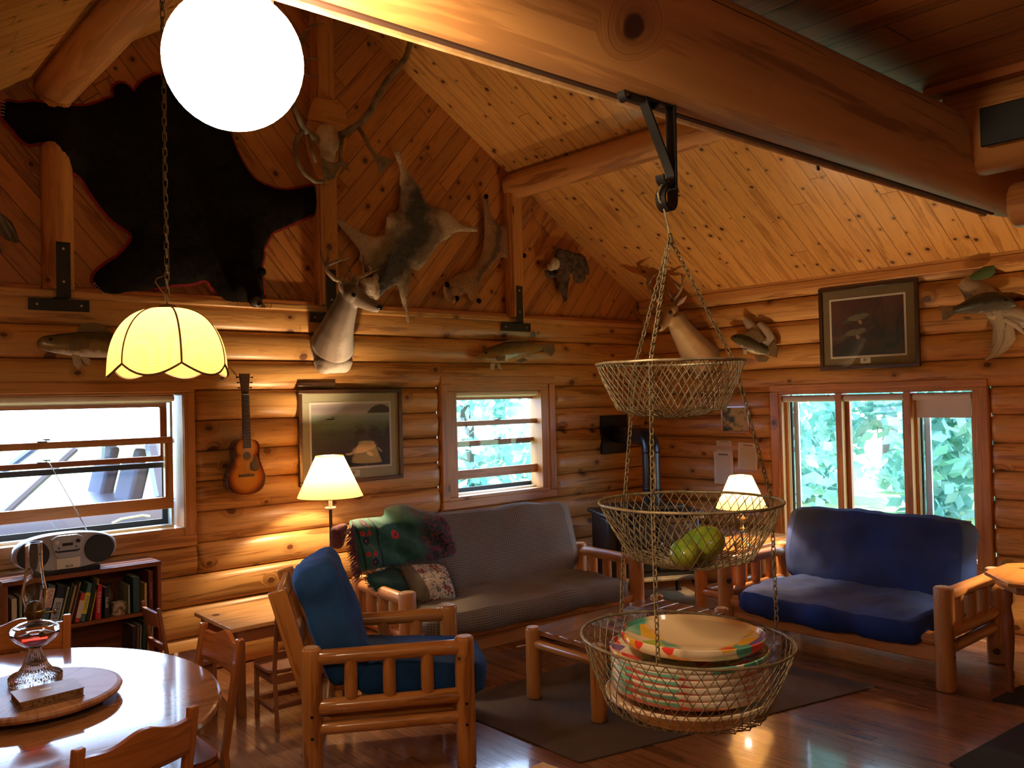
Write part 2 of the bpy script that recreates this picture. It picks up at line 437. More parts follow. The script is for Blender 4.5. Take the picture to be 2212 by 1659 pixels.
# ================================================================== SETTING
def struct(o, label, cat='room'): return tag(o, label, cat, kind='structure')
BUL = .058
def logwall(name, wall, u0, u1, seams, opens, label):
    mb = MB(); up = (lambda u, z, c: V((u, D+.05-c, z))) if wall == 'A' else (lambda u, z, c: V((W+.05-c, u, z)))
    for ci in range(len(seams)-1):
        z0, z1 = seams[ci], seams[ci+1]; zc = (z0+z1)/2; hh = (z1-z0)/2
        cuts = sorted({u0, u1, *[a for o in opens for a in o[:2]]}); cuts = [c for c in cuts if u0 <= c <= u1]
        segs = []
        for a, b in zip(cuts[:-1], cuts[1:]):
            mid = (a+b)/2; zi = [(z0, z1)]
            for (oa, ob, oz0, oz1) in opens:
                if oa < mid < ob:
                    nz = []
                    for (p, q) in zi:
                        if oz1 <= p or oz0 >= q: nz.append((p, q)); continue
                        if oz0 > p: nz.append((p, oz0))
                        if oz1 < q: nz.append((oz1, q))
                    zi = nz
            segs.append((a, b, zi))
        m = []                                  # merge full neighbours
        for s_ in segs:
            if m and m[-1][2] == s_[2] == [(z0, z1)]: m[-1] = (m[-1][0], s_[1], s_[2])
            else: m.append(s_)
        for i, (a, b, zi) in enumerate(m):
            eL = i > 0 and m[i-1][2] != [(z0, z1)] and zi == [(z0, z1)] and not any(q-p > .02 and abs(q-z1) < 1e-6 for p, q in m[i-1][2])
            eR = i < len(m)-1 and m[i+1][2] != [(z0, z1)] and zi == [(z0, z1)] and not any(q-p > .02 and abs(q-z1) < 1e-6 for p, q in m[i+1][2])
            for (p, q) in zi:
                nu = max(2, int((b-a)/.10)); us = [a+(b-a)*k/nu for k in range(nu+1)]
                if eL: us = [a, a+.006, a+.016, a+.032, a+.05]+[k for k in us if k > a+.055]
                if eR: us = [k for k in us if k < b-.055]+[b-.05, b-.032, b-.016, b-.006, b]
                TS = [-1, -.985, -.95, -.86, -.7, -.45, -.15, .15, .45, .7, .86, .95, .985, 1]; NZ = 13; vs = []; ph = ci*7.3+(0 if wall == 'A' else 50)
                for uu in us:
                    e = 1.0
                    if eL and uu < a+.05: e = sqrt(max(0, 1-(1-(uu-a)/.05)**2))
                    if eR and uu > b-.05: e = min(e, sqrt(max(0, 1-(1-(b-uu)/.05)**2)))
                    wob = .006*noise.noise(V((uu*.9, ph, 1)))
                    for j in range(NZ+1):
                        z = p+(q-p)*(TS[j]+1)/2; t = (z-zc)/hh
                        zz = z + .005*noise.noise(V((uu*.7, ph if j < NZ/2 else ph+7.3, 5)))*(abs(t) > .99)
                        c = BUL*max(0, 1-t*t)**.46*e + wob*(1-t*t)*e - (.014 if abs(t) > .995 else 0)
                        if t*t < .98: zz = zc+(z-zc)*(.75+.25*e) if e < 1 else z
                        vs.append(up(uu, zz, c))
                fs = []; uv = []
                for k in range(len(us)-1):
                    for j in range(NZ):
                        fs.append((k*(NZ+1)+j, (k+1)*(NZ+1)+j, (k+1)*(NZ+1)+j+1, k*(NZ+1)+j+1))
                        f = lambda kk, jj: (us[kk]+ph*1.7, (p+(q-p)*(TS[jj]+1)/2)*1.25+ci*1.13+ph)
                        uv.append([f(k, j), f(k+1, j), f(k+1, j+1), f(k, j+1)])
                mb.add(vs, fs, uv)
    o = mb.build(name, MT['log'], ang=50); return struct(o, label, 'wall')
PZ = .2032
seamA = [1.871+PZ*k for k in range(-9, 4)]; seamA[0] = 0.0; seamA[-1] = ZP+.0
seamB = [1.973+PZ*k for k in range(-9, 4)]; seamB[0] = 0.0
if seamB[-1] < 2.66: seamB.append(2.70)
WA1 = (.45, 2.16, .85, 1.93)     # outer casing of the left window on the back wall
WA2 = (4.17, 5.455, .87, 1.965)
WB = (2.47, 4.26, .36, 1.83)
logwall('wall_back', 'A', XL, W+.05, seamA, [WA1, WA2], 'back wall of stacked round-faced pine logs')
logwall('wall_right', 'B', YB, D+.05, seamB, [WB], 'right wall of stacked round-faced pine logs under the low eave')
# walls that stand beside and behind the viewer
mb = MB(); mb.grid(lambda a, b: V((XL, YB+(D+.05-YB)*a, 3.2*b)), 1, 1, lambda a, b: (a*9, b*3.2)); struct(mb.build('wall_left', MT['trim']), 'left wall of pine', 'wall')
mb = MB(); mb.grid(lambda a, b: V((XL+(W+.1-XL)*a, YB, 5.1*b)), 1, 1, lambda a, b: (a*7.3, b*5)); struct(mb.build('wall_front', MT['trim']), 'wall of pine behind the viewer', 'wall')
# solid backing of the log walls
def backing(wall, u0, u1, z1, opens):
    mb = MB(); q = sorted({u0, u1, *[a for o in opens for a in o[:2]]})
    for a, b in zip(q[:-1], q[1:]):
        zz = [(0, z1)]
        for (oa, ob, oz0, oz1) in opens:
            if oa < (a+b)/2 < ob: zz = [(0, oz0+.05), (oz1-.05, z1)]
        for p, r_ in zz:
            if wall == 'A': mb.box(((a+b)/2, D+.11, (p+r_)/2), (b-a, .10, r_-p))
            else: mb.box((W+.11, (a+b)/2, (p+r_)/2), (.10, b-a, r_-p))
    return mb
struct(backing('A', XL, W+.2, 2.55, [WA1, WA2]).build('wall_back_core', MT['trim'], smooth=False), 'core of the back log wall', 'wall')
struct(backing('B', YB, D+.2, 2.85, [WB]).build('wall_right_core', MT['trim'], smooth=False), 'core of the right log wall', 'wall')
mb = MB(); mb.box(((XL+W)/2, D+.14, 3.7), (W-XL+.4, .10, 2.5)); struct(mb.build('wall_gable_core', MT['trim'], smooth=False), 'core of the gable wall', 'wall')
# floor: strips run along y
mb = MB(); mb.grid(lambda a, b: V((XL-.1+(W+.4-XL)*a, YB-.1+(D+.3-YB)*b, 0)), 1, 1, lambda a, b: (YB+(D+.3-YB)*b, (W+.4-XL)*a))
struct(mb.build('floor', MT['floor']), 'glossy narrow-strip oak floor', 'floor')
# roof planes (solid slabs) with boards running down the slope
def slab(name, xa, za, xb, zb, label):
    d = V((xb-xa, 0, zb-za)); L = d.length; nrm = V((-(zb-za), 0, xb-xa)).normalized()
    if nrm.z < 0: nrm = -nrm
    a = V((xa, YB, za)); b = V((xb, YB, zb)); y = V((0, D+.1-YB, 0)); h = nrm*.08
    P = [a, b, b+y, a+y, a+h, b+h, b+y+h, a+y+h]; Ly = y.length
    fs = [(0, 1, 2, 3), (4, 5, 6, 7), (0, 1, 5, 4), (1, 2, 6, 5), (2, 3, 7, 6), (3, 0, 4, 7)]
    q = [(0, 0), (L, 0), (L, Ly), (0, Ly)]
    mb = MB(); mb.add(P, fs, [q]*6); struct(mb.build(name, MT['ceil'], smooth=False), label, 'ceiling')
slab('ceiling', RX, RZ, W+.25, roof_z(W+.25), 'right slope of the knotty pine board ceiling')
slab('ceiling', RX, RZ, XL-.2, roof_z(XL-.2), 'left slope of the knotty pine board ceiling')
# gable wall: one boarded panel per bay, boards slant
posts = (1.345, 3.145, 4.99)
bays = [(XL, 1.345, -1), (1.345, 3.145, -1), (3.145, 4.99, 1), (4.99, W+.1, 1)]
mb = MB()
for (a, b, sg) in bays:
    xs = sorted({a, b, RX} if a < RX < b else {a, b})
    for p, q in zip(xs[:-1], xs[1:]):
        P = [V((p, D+.03, ZP-.02)), V((q, D+.03, ZP-.02)), V((q, D+.03, roof_z(q)+.02)), V((p, D+.03, roof_z(p)+.02))]
        an = radians(50 if sg > 0 else 130); c_, s_ = cos(an), sin(an)
        mb.add(P, [(0, 1, 2, 3)], [[(v_.x*c_+v_.z*s_+a*3, -v_.x*s_+v_.z*c_+a*.7+5) for v_ in P]])
struct(mb.build('wall_gable', MT['gable'], smooth=False), 'gable wall of slanting red-brown pine boards between posts', 'wall')
# ledge on top of the plate log
mb = MB(); mb.box(((XL+W)/2, D+.015, ZP-.02), (W-XL, .07, .05)); struct(mb.build('trim_1', MT['log'], bevel=.012), 'narrow ledge along the top of the back log wall', 'trim')
# bay mouldings
k = 2
for (a, b) in ((XL, 1.256), (1.434, 3.05), (3.235, 4.905), (5.075, W)):
    mb = MB(); mb.box(((a+b)/2, D-.0, ZP+.012), (b-a, .035, .035)); k += 1
    struct(mb.build('trim_%d' % k, MT['dtrim'], bevel=.008), 'slim moulding along the foot of the %s gable bay' % ('far left', 'bear hide', 'antler', 'right-hand')[k-3], 'trim')
for i, (x, w_, rd) in enumerate(((posts[0], .175, 1), (posts[1], .16, 0), (posts[2], .145, 0))):
    mb = MB(); zt = roof_z(x)-.05
    if rd: mb.tube([(x, D-.02, ZP), (x, D-.02, zt)], w_/2, 20)
    else:
        mb.box((x, D-.015, (ZP+zt)/2), (w_, .09, zt-ZP))
        mb.box((x-w_*.36, D-.07, (ZP+zt)/2), (.022, .03, zt-ZP))
    o = mb.build('trim_%d' % (10+i), MT['post'], bevel=0 if rd else .008)
    struct(o, ('round log post left of the bear hide', 'square central gable post behind the antlers', 'slim gable post behind the fox pelt')[i], 'post')
# purlins along y
for x, r, nm in ((posts[0], .115, 'left'), (posts[2]+.02, .115, 'right'), (RX+.06, .13, 'ridge')):
    mb = MB(); mb.log((x, YB, roof_z(x)-r*.95), (x, D+.02, roof_z(x)-r*.95), r, 20, wob=.02)
    struct(mb.build('trim_%s' % nm, MT['beam']), '%s roof purlin log running toward the gable' % nm, 'beam')
# eave trim along the right wall
mb = MB(); mb.box((W-.02, (YB+D)/2, 2.665), (.05, D-YB, .07), uo=2); mb.box((W+.01, (YB+D)/2, 2.74), (.10, D-YB, .10))
struct(mb.build('trim_eave', MT['trim'], bevel=.006), 'trim board where the right wall meets the ceiling', 'trim')
# loft: tie beam, header log, boards
YBM = 1.05
mb = MB(); n = 40; pts = []; r = .118
def beamring(x):
    q = []
    for k_ in range(28):
        a = 2*pi*k_/28; yy = r*sin(a); zz = r*cos(a)
        q.append(V((x, YBM+yy*(1+.02*noise.noise(V((x, a, 0)))), 2.438+zz)))
    return q
xs = [XL+(3.1-XL)*i/n for i in range(n+1)]; vs = []
for x in xs: vs += beamring(x)
fs = []; uv = []
for i in range(n):
    for k_ in range(28):
        k2 = (k_+1) % 28; fs.append((i*28+k_, (i+1)*28+k_, (i+1)*28+k2, i*28+k2))
        f = lambda ii, kk: (xs[ii], (kk/28)*2*pi*r-.28)
        uv.append([f(i, k_), f(i+1, k_), f(i+1, k_+1), f(i, k_+1)])
fs += [tuple(range(28)), tuple(n*28+k_ for k_ in range(28))]; uv += [[(v_.y, v_.z) for v_ in vs[:28]]]*2
mb.add(vs, fs, uv)
struct(mb.build('trim_tie_beam', MT['beam']), 'large cracked tie-beam log crossing overhead', 'beam')
mb = MB(); mb.tube([(XL, YBM+.024, 2.325), (3.0, YBM+.024, 2.325)], .0085, 8); struct(mb.build('trim_groove', MT['dframe0'], bevel=.003), 'dark recessed strip under the tie beam', 'trim')
mb = MB(); mb.tube([(XL, YBM+.046, 2.323), (3.0, YBM+.046, 2.323)], .0065, 8); struct(mb.build('trim_strip', MT['endgrain'], bevel=.003), 'pale strip under the tie beam', 'trim')
mb = MB(); mb.log((2.60, YB, 2.49), (2.60, YBM-.03, 2.49), .13, 24, wob=.01)
struct(mb.build('trim_header', MT['beam']), 'header log the tie beam butts against', 'beam')
mb = MB(); mb.log((2.74, YBM-.5, 2.285), (2.74, YBM-.125, 2.285), .065, 18)
struct(mb.build('trim_log_end', MT['furn2']), 'pale rounded log end below the header log', 'beam')
mb = MB(); mb.box((2.466, .38, 2.455), (.012, 1.05, .105)); tag(mb.build('steel_plate', MT['black'], bevel=.003), 'black steel strap screwed to the header log', 'bracket')
mb = MB(); P = [V((XL, YB, 2.60)), V((2.95, YB, 2.60)), V((2.95, YBM+.05, 2.60)), V((XL, YBM+.05, 2.60))]
Q = [p+V((0, 0, .06)) for p in P]
mb.add(P+Q, [(0, 1, 2, 3), (4, 5, 6, 7), (0, 1, 5, 4), (1, 2, 6, 5), (2, 3, 7, 6), (3, 0, 4, 7)], lambda k_: ((P+Q)[k_].y, (P+Q)[k_].x))
struct(mb.build('ceiling_loft', MT['loft'], smooth=False), 'dark board underside of the loft', 'ceiling')
mb = MB(); mb.box((2.49, -1.05, 2.592), (.06, 4.2, .03)); struct(mb.build('trim_loft', MT['dtrim']), 'dark moulding under the loft edge', 'trim')

# ------------------------------------------------------------------ windows
def thin_glass(name, f0=.04, rough=0.0):
    g = G(name); tr = g.n('ShaderNodeBsdfTransparent'); gl = g.n('ShaderNodeBsdfGlossy'); gl.inputs['Roughness'].default_value = rough
    lw = g.n('ShaderNodeLayerWeight'); lw.inputs[0].default_value = .5; k = g.m('POWER', lw.outputs['Facing'], 5.0); k = g.m('ADD', f0, g.m('MULTIPLY', k, 1-f0)); k = g.m('MINIMUM', k, .8)
    mx = g.n('ShaderNodeMixShader'); g.t.links.new(k, mx.inputs[0]); g.t.links.new(tr.outputs[0], mx.inputs[1]); g.t.links.new(gl.outputs[0], mx.inputs[2]); g.t.links.new(mx.outputs[0], g.out.inputs[0]); return g.mat
MT['pane'] = thin_glass('window_glass', .03)
MT['screen'] = solid('dark_screen_frame', (.015, .02, .02), .5)
MT['alu'] = solid('aluminium_track', (.62, .66, .62), .35, .6)
MT['blind'] = G('roller_blind').set(color=(.86, .82, .74), rough=.8, Transmission_Weight=0.0, Subsurface_Weight=0.0)
def frame_boxes(mb, fr, a0, a1, b0, b1, w_, y0, y1, wt=None, wb=None):
    wt = wt or w_; wb = wb or w_; c = (y0+y1)/2; t = abs(y1-y0)
    for (p, q, r_, s_) in ((a0, a1, b1-wt, b1), (a0, a1, b0, b0+wb), (a0, a0+w_, b0+wb, b1-wt), (a1-w_, a1, b0+wb, b1-wt)):
        fr(mb, (p+q)/2, (r_+s_)/2, c, q-p, s_-r_, t)
fA = lambda mb, a, z, c, da, dz, t: mb.box((a, D+c, z), (da, t, dz))
fB = lambda mb, a, z, c, da, dz, t: mb.box((W+c, a, z), (t, da, dz))
def hung(name, o, gl, zr, label):
    x0, x1, z0, z1 = o
    root = thing(name, label, 'window', ((x0+x1)/2, D, z0), kind='structure')
    mb = MB(); frame_boxes(mb, fA, x0, x1, z0, z1, .075, -.012, .06, .07, .07); mb.build('casing', MT['trim'], root, bevel=.006)
    a0, a1, b0, b1 = gl
    mb = MB(); frame_boxes(mb, fA, x0+.072, x1-.072, z0+.066, z1-.066, a0-x0-.072+.0, -.001, .16, z1-.066-b1, b0-z0-.066); mb.build('jamb', MT['trim'], root, bevel=.004)
    mb = MB(); frame_boxes(mb, fA, a0, a1, b0, b1, .016, .10, .17); mb.build('track', MT['alu'], root)
    t0, t1, lt, lb = zr       # upper sash: t0..t1, lower (raised) sash lb..lt
    s = MB(); frame_boxes(s, fA, a0+.012, a1-.03, t0, t1, .045, .115, .15, .035, .035); us = s.build('upper_sash', MT['dtrim'], root, bevel=.003)
    p = MB(); p.box(((a0+a1)/2, D+.135, (t0+t1)/2), (a1-a0-.1, .004, t1-t0-.06)); p.build('upper_pane', MT['pane'], us)
    s = MB(); frame_boxes(s, fA, a0+.006, a1-.012, lb, lt, .05, .07, .11, .042, .075); ls = s.build('lower_sash', MT['trim'], root, bevel=.003)
    p = MB(); p.box(((a0+a1)/2, D+.09, (lb+lt)/2), (a1-a0-.1, .004, lt-lb-.1)); p.build('lower_pane', MT['pane'], ls)
    for zz in (lt, t0+.035):
        l = MB(); l.lathe([(.028, 0), (.03, .006), (.012, .014), (0, .016)], 12, ((a0+a1)/2-.02, D+.09, zz)); l.box(((a0+a1)/2, D+.09, zz+.014), (.045, .01, .008)); l.build('sash_lock', MT['black'], root)
    s = MB(); frame_boxes(s, fA, a0+.016, a1-.016, b0+.016, lb+.3, .035, .17, .185); s.build('storm_frame', MT['screen'], root)
    b = MB(); b.tube([(a0+.01, D+.05, b1-.022), (a1-.01, D+.05, b1-.022)], .022, 14); b.box(((a0+a1)/2, D+.07, b1-.042), (a1-a0-.03, .006, .02)); b.build('roller_blind', MT['blind'], root, smooth=True)
    return root
hung('window_1', WA1, (.53, 2.05, .975, 1.845), (1.41, 1.80, 1.57, 1.10), 'wide double-hung window above the bookcase, lower sash raised')
hung('window_2', WA2, (4.335, 5.385, .965, 1.838), (1.38, 1.80, 1.585, 1.10), 'small double-hung window above the checked futon')
# right wall window, three lights
root = thing('window_3', 'three-light casement window behind the blue futon', 'window', (W, 3.35, .36), kind='structure')
y0, y1, z0, z1 = WB
mb = MB(); frame_boxes(mb, fB, y0, y1, z0, z1, .085, -.012, .06, .06, .08); mb.build('casing', MT['trim'], root, bevel=.006)
mb = MB(); frame_boxes(mb, fB, y0+.08, y1-.08, z0+.08, z1-.055, .03, -.001, .14, .03, .04); mb.build('jamb', MT['trim'], root, bevel=.004)
mb = MB()
for yy in (3.62, 3.055): mb.box((W+.05, yy, 1.07), (.12, .055, 1.36))
mb.build('mullion', MT['trim'], root, bevel=.004)
lights = ((3.645, 4.15, 0), (3.08, 3.595, 1), (2.58, 3.03, 2))
for (a, b, i) in lights:
    s = MB(); frame_boxes(s, fB, a, b, .50, 1.735, .028 if i != 1 else .04, .05, .09); f = s.build('sash', MT['dtrim'] if i == 1 else MT['trim'], root, bevel=.003)
    p = MB(); p.box((W+.07, (a+b)/2, 1.12), (.004, b-a-.05, 1.18)); p.build('pane', MT['pane'], f)
    if i != 1:
        s = MB(); frame_boxes(s, fB, a+.028, b-.028, .53, 1.705, .016, .09, .11); s.build('screen_frame', MT['screen'], f)
        s = MB(); s.box((W+.115, b-.075, 1.12), (.02, .045, 1.18)); s.build('screen_track', MT['alu'], f)
    hz = .155 if i == 2 else .0
    bm_ = MB(); bm_.tube([(W+.03, a+.012, 1.705), (W+.03, b-.012, 1.705)], .026, 14)
    if hz: bm_.box((W+.045, (a+b)/2, 1.705-hz/2), (.003, b-a-.05, hz)); bm_.box((W+.045, (a+b)/2, 1.705-hz), (.01, b-a-.05, .012))
    bm_.build('roller_blind', MT['blind'], root)
s = MB(); s.box((W+.03, 3.05, 1.33), (.03, .02, .10)); s.build('latch', MT['black'], root, bevel=.004)

# ------------------------------------------------------------------ outdoors seen through the windows
g = G('lawn'); f = g.noise(g.obj(), 1.5, 4); MT['lawn'] = g.set(color=g.mix(f, (.20, .34, .10), (.42, .52, .22)), rough=.9)
mb = MB(); mb.grid(lambda a, b: V((-30+80*a, -20+90*b, -.012)), 2, 2); o = mb.build('ground', MT['lawn']); tag(o, 'sunlit grass outside the cabin', 'ground', kind='structure')
# ================================================================== LAMPS
WARM = (1.0, .70, .40)
def bulb(parent, loc, watts, r=.03, col=WARM):
    l = bpy.data.lights.new('bulb_light', 'POINT'); l.energy = watts; l.shadow_soft_size = r; l.color = col
    o = bpy.data.objects.new('bulb_light', l); COL.objects.link(o); o.parent = parent; o.location = loc; return o
def emis(name, c, s):
    g = G(name); g.set(color=c, rough=.4); g.put(g.b.inputs['Emission Color'], c); g.b.inputs['Emission Strength'].default_value = s; return g.mat
def translucent(name, c, weave=0, amt=.75, col2=None):
    g = G(name); t = g.n('ShaderNodeBsdfTranslucent'); d = g.n('ShaderNodeBsdfDiffuse'); mx = g.n('ShaderNodeMixShader'); mx.inputs[0].default_value = amt
    cc = c
    if weave:
        x = g.sep(g.uv()); a = g.m('ABSOLUTE', g.m('SINE', g.m('MULTIPLY', x[0], weave))); b = g.m('ABSOLUTE', g.m('SINE', g.m('MULTIPLY', x[1], weave)))
        cc = g.mix(g.ramp(g.m('MINIMUM', a, b), .05, .5), col2 or tuple(k*.5 for k in c), c)
    g.put(t.inputs[0], cc); g.put(d.inputs[0], cc)
    g.t.links.new(t.outputs[0], mx.inputs[1]); g.t.links.new(d.outputs[0], mx.inputs[2]); mx.inputs[0].default_value = 1-amt
    g.t.links.new(mx.outputs[0], g.out.inputs[0]); return g.mat
MT['globe'] = emis('glowing_opal_globe', (1.0, .76, .48), 130)
MT['opal'] = emis('glowing_bulb', (1.0, .76, .50), 150)
MT['shade'] = translucent('lamp_shade_paper', (.82, .52, .18), amt=.36)
MT['weave'] = translucent('woven_cane_shade', (.86, .56, .17), weave=430, amt=.50, col2=(.60, .30, .05))
MT['rib'] = solid('cane_rib', (.16, .08, .03), .6)
MT['sleeve'] = G('candle_sleeve').set(color=(.9, .85, .7), rough=.4, Subsurface_Weight=0)

# unseen lamp behind the viewer, added under the loft as frontal fill
t = thing('fill_ceiling_lamp', 'added fill lamp, an unseen white drum under the loft behind the viewer', 'ceiling lamp', (1.5, -1.3, 2.60))
mb = MB(); mb.lathe([(0, 2.60), (.17, 2.60), (.17, 2.52), (.15, 2.505), (0, 2.50)], 32, (1.5, -1.3, 0)); mb.build('diffuser', emis('fill_diffuser', (1.0, .88, .74), 15), t)
t = thing('ceiling_globe_lamp', 'glowing round white glass globe lamp under the tie beam', 'ceiling lamp', (.456, 1.05, 2.331))
GX, GY, GZ = .456, 1.05, 2.199
mb = MB(); mb.lathe([(.0, 2.331), (.062, 2.331), (.064, 2.30), (.05, 2.288), (.05, 2.272), (.0, 2.272)], 28, (GX, GY, 0)); mb.build('fitter_cap', MT['steel'], t)
mb = MB(); mb.ell((GX, GY, GZ), .0865, 40, 24); mb.build('glass_globe', MT['globe'], t)

def chainlinks(mb, p0, p1, L=.02, wr=.0013, w=.0055, n=5):
    p0, p1 = V(p0), V(p1); d = p1-p0; N = max(1, int(d.length/(L*.78))); d.normalize()
    a = V((1, 0, .3)) if abs(d.x) < .9 else V((0, 1, 0)); a = (a-d*a.dot(d)).normalized(); b = d.cross(a)
    st = (p1-p0).length/N
    for i in range(N):
        c = p0+d*(st*(i+.5)); s_ = (a if i % 2 else b); h = L/2-w
        pts = []
        for k_ in range(10):
            an = 2*pi*k_/10; pts.append(c + s_*(w*cos(an)) + d*(w*sin(an)+(h if sin(an) > 0 else -h)))
        mb.tube(pts, wr, n, closed=True)
MT['chainb'] = solid('bronze_chain', (.16, .12, .07), .45, .8)
# pendant over the dining table
PX, PY = 1.19, 3.40
t = thing('pendant_lamp', 'scalloped woven cane dome lamp hanging on a chain over the dining table', 'pendant lamp', (PX, PY, roof_z(PX)))
zt, zb, R0 = 2.145, 1.925, .213
mb = MB()
def dome(a, b, extra=0):
    ang = 2*pi*a; pan = abs(sin(ang*3)); z = zt-(zt-zb)*(1-cos(b*pi/2)) - .045*pan*b**6
    r = .035+(R0-.035)*sin(b*pi/2)**.9
    r *= 1+.035*pan*b
    return V((PX+r*cos(ang+.4), PY+r*sin(ang+.4), z))
mb.grid(dome, 72, 22, lambda a, b: (a*1.2, b*.33)); mb.build('shade', MT['weave'], t)
rb = MB()
for k in range(6): rb.tube([dome(k/6, j/14)+V((0, 0, 0)) for j in range(15)], .004, 6)
rb.tube([dome(j/96, 1.0) for j in range(96)], .0045, 6, closed=True)
rb.lathe([(.0, zt+.02), (.03, zt+.012), (.044, zt-.004), (.03, zt-.006)], 16, (PX, PY, 0)); rb.build('rib_frame', MT['rib'], t)
mb = MB(); mb.ell((PX, PY, 2.015), .058, 24, 14); bl = mb.build('globe_bulb', MT['opal'], t)
mb = MB(); mb.lathe([(.016, 2.06), (.018, 2.07), (.018, 2.11), (.0, 2.12)], 14, (PX, PY, 0)); mb.build('socket', MT['brass'], t)
mb = MB(); ztop = roof_z(PX)-.0
chainlinks(mb, (PX, PY, zt+.02), (PX, PY, ztop), .038, .0022, .008, 5); mb.build('chain', MT['chainb'], t)
mb = MB(); pts = [(PX, PY, zt+.02), (PX-.015, PY, zt+.06), (PX-.045, PY, zt+.10), (PX-.038, PY, zt+.115), (PX+.01, PY, zt+.135)]
pts += [(PX+.008*sin(z*9), PY+.006*cos(z*9), z) for z in [zt+.17+i*.06 for i in range(int((ztop-zt-.2)/.06))]]
mb.tube(pts, .0022, 6); mb.build('cord', MT['chainb'], t)

def shade_lamp(name, label, loc, z0, z1, r0, r1, kind, watts, cat='lamp'):
    """z0/z1 bottom and top of the shade, r0/r1 its radii"""
    x, y, zb_ = loc; t = thing(name, label, cat, loc)
    mb = MB(); n = 36
    mb.lathe([(r0, z0), (r0+(r1-r0)*.5, z0+(z1-z0)*.5), (r1, z1)], n, (x, y, 0), cap=False); s = mb.build('lamp_shade', MT['shade'], t)
    mb = MB()
    for r_, z_ in ((r0, z0), (r1, z1)): mb.tube([(x+r_*cos(2*pi*k_/40), y+r_*sin(2*pi*k_/40), z_) for k_ in range(40)], .0025, 5, closed=True)
    for k_ in range(3): mb.tube([(x, y, z1-.02), (x+r1*cos(k_*2.09), y+r1*sin(k_*2.09), z1)], .0015, 5)
    mb.build('shade_wire', MT['brass'], s)
    mb = MB(); mb.lathe([(.013, z0-.075), (.013, z0+.03), (.009, z0+.035), (.009, z0+.05)], 14, (x, y, 0)); mb.build('candle_sleeve', MT['sleeve'], t)
    mb = MB(); mb.lathe([(.0, z0-.088), (.02, z0-.086), (.038, z0-.076), (.036, z0-.07), (.013, z0-.074)], 22, (x, y, 0)); mb.build('drip_pan', MT['sleeve'] if kind == 'floor' else MT['brass'], t)
    if kind == 'floor':
        mb = MB(); mb.lathe([(.011, .02), (.011, z0-.085)], 14, (x, y, 0)); mb.build('pole', MT['black'], t)
        mb = MB(); mb.lathe([(.0, 0), (.13, 0), (.13, .012), (.05, .03), (.02, .045), (.012, .06)], 28, (x, y, 0)); mb.build('base', MT['black'], t)
    else:
        h = z0-.085-zb_; q = lambda a: zb_+h*a
        mb = MB(); mb.lathe([(.0, zb_), (.068, zb_), (.070, q(.02)), (.066, q(.05)), (.03, q(.16)), (.016, q(.26)), (.011, q(.34)), (.015, q(.42)), (.017, q(.50)), (.010, q(.56)), (.009, q(.62)),
                             (.022, q(.66)), (.013, q(.70)), (.011, q(.74)), (.009, q(.97)), (.012, q(1))], 26, (x, y, 0)); mb.build('candlestick', MT['brass'], t)
    mb = MB(); mb.ell((x, y, z0+.09), (.026, .026, .036), 16, 10); mb.build('light_bulb', MT['opal'], t)
    bulb(t, V((x, y, z0+(z1-z0)*.66))-V(loc), watts, .028)
    return t
shade_lamp('floor_lamp', 'black-stemmed floor lamp with a cream cone shade before the walleye print', (2.93, 5.30, 0), 1.125, 1.405, .222, .093, 'floor', 60, 'floor lamp')
shade_lamp('table_lamp', 'brass candlestick lamp with a cream shade on the corner table', (5.74, 3.93, .58), .875, 1.125, .195, .085, 'table', 60, 'table lamp')
shade_lamp('table_lamp', 'lamp cut off by the right edge on the octagonal table', (5.86, 1.72, .6625), 1.00, 1.27, .20, .09, 'table', 60, 'table lamp')

# ================================================================== FURNITURE
def cush(mb, c, d, rot=None, p=7, nz=.012, fs=5, n=14, seed=0, uo=0):
    R = rot.to_3x3() if rot is not None else Matrix.Identity(3); c = V(c)
    def pt(q):
        s_ = (abs(q[0])**p+abs(q[1])**p+abs(q[2])**p)**(1/p); q = V([k_/s_ for k_ in q])
        l = V((q.x*d[0]/2, q.y*d[1]/2, q.z*d[2]/2)); nn = V((q.x**3, q.y**3, q.z**3)).normalized()
        l += nn*nz*noise.noise(V((l.x*fs+seed, l.y*fs, l.z*fs)))
        l += nn*nz*.35*noise.noise(V((l.x*fs*4+seed, l.y*fs*4, l.z*fs*3)))
        return l
    for ax in range(3):
        a, b = [k_ for k_ in range(3) if k_ != ax]
        na = max(4, min(40, int(n*d[a]/max(d)*1.6))); nb = max(4, min(40, int(n*d[b]/max(d)*1.6)))
        for sg in (-1, 1):
            def fn(u_, v_):
                q = [0, 0, 0]; q[ax] = sg; q[a] = 2*u_-1; q[b] = 2*v_-1; return c+R @ pt(q)
            mb.grid(fn, na, nb, lambda u_, v_, a=a, b=b: (u_*d[a]+uo, v_*d[b]+uo))
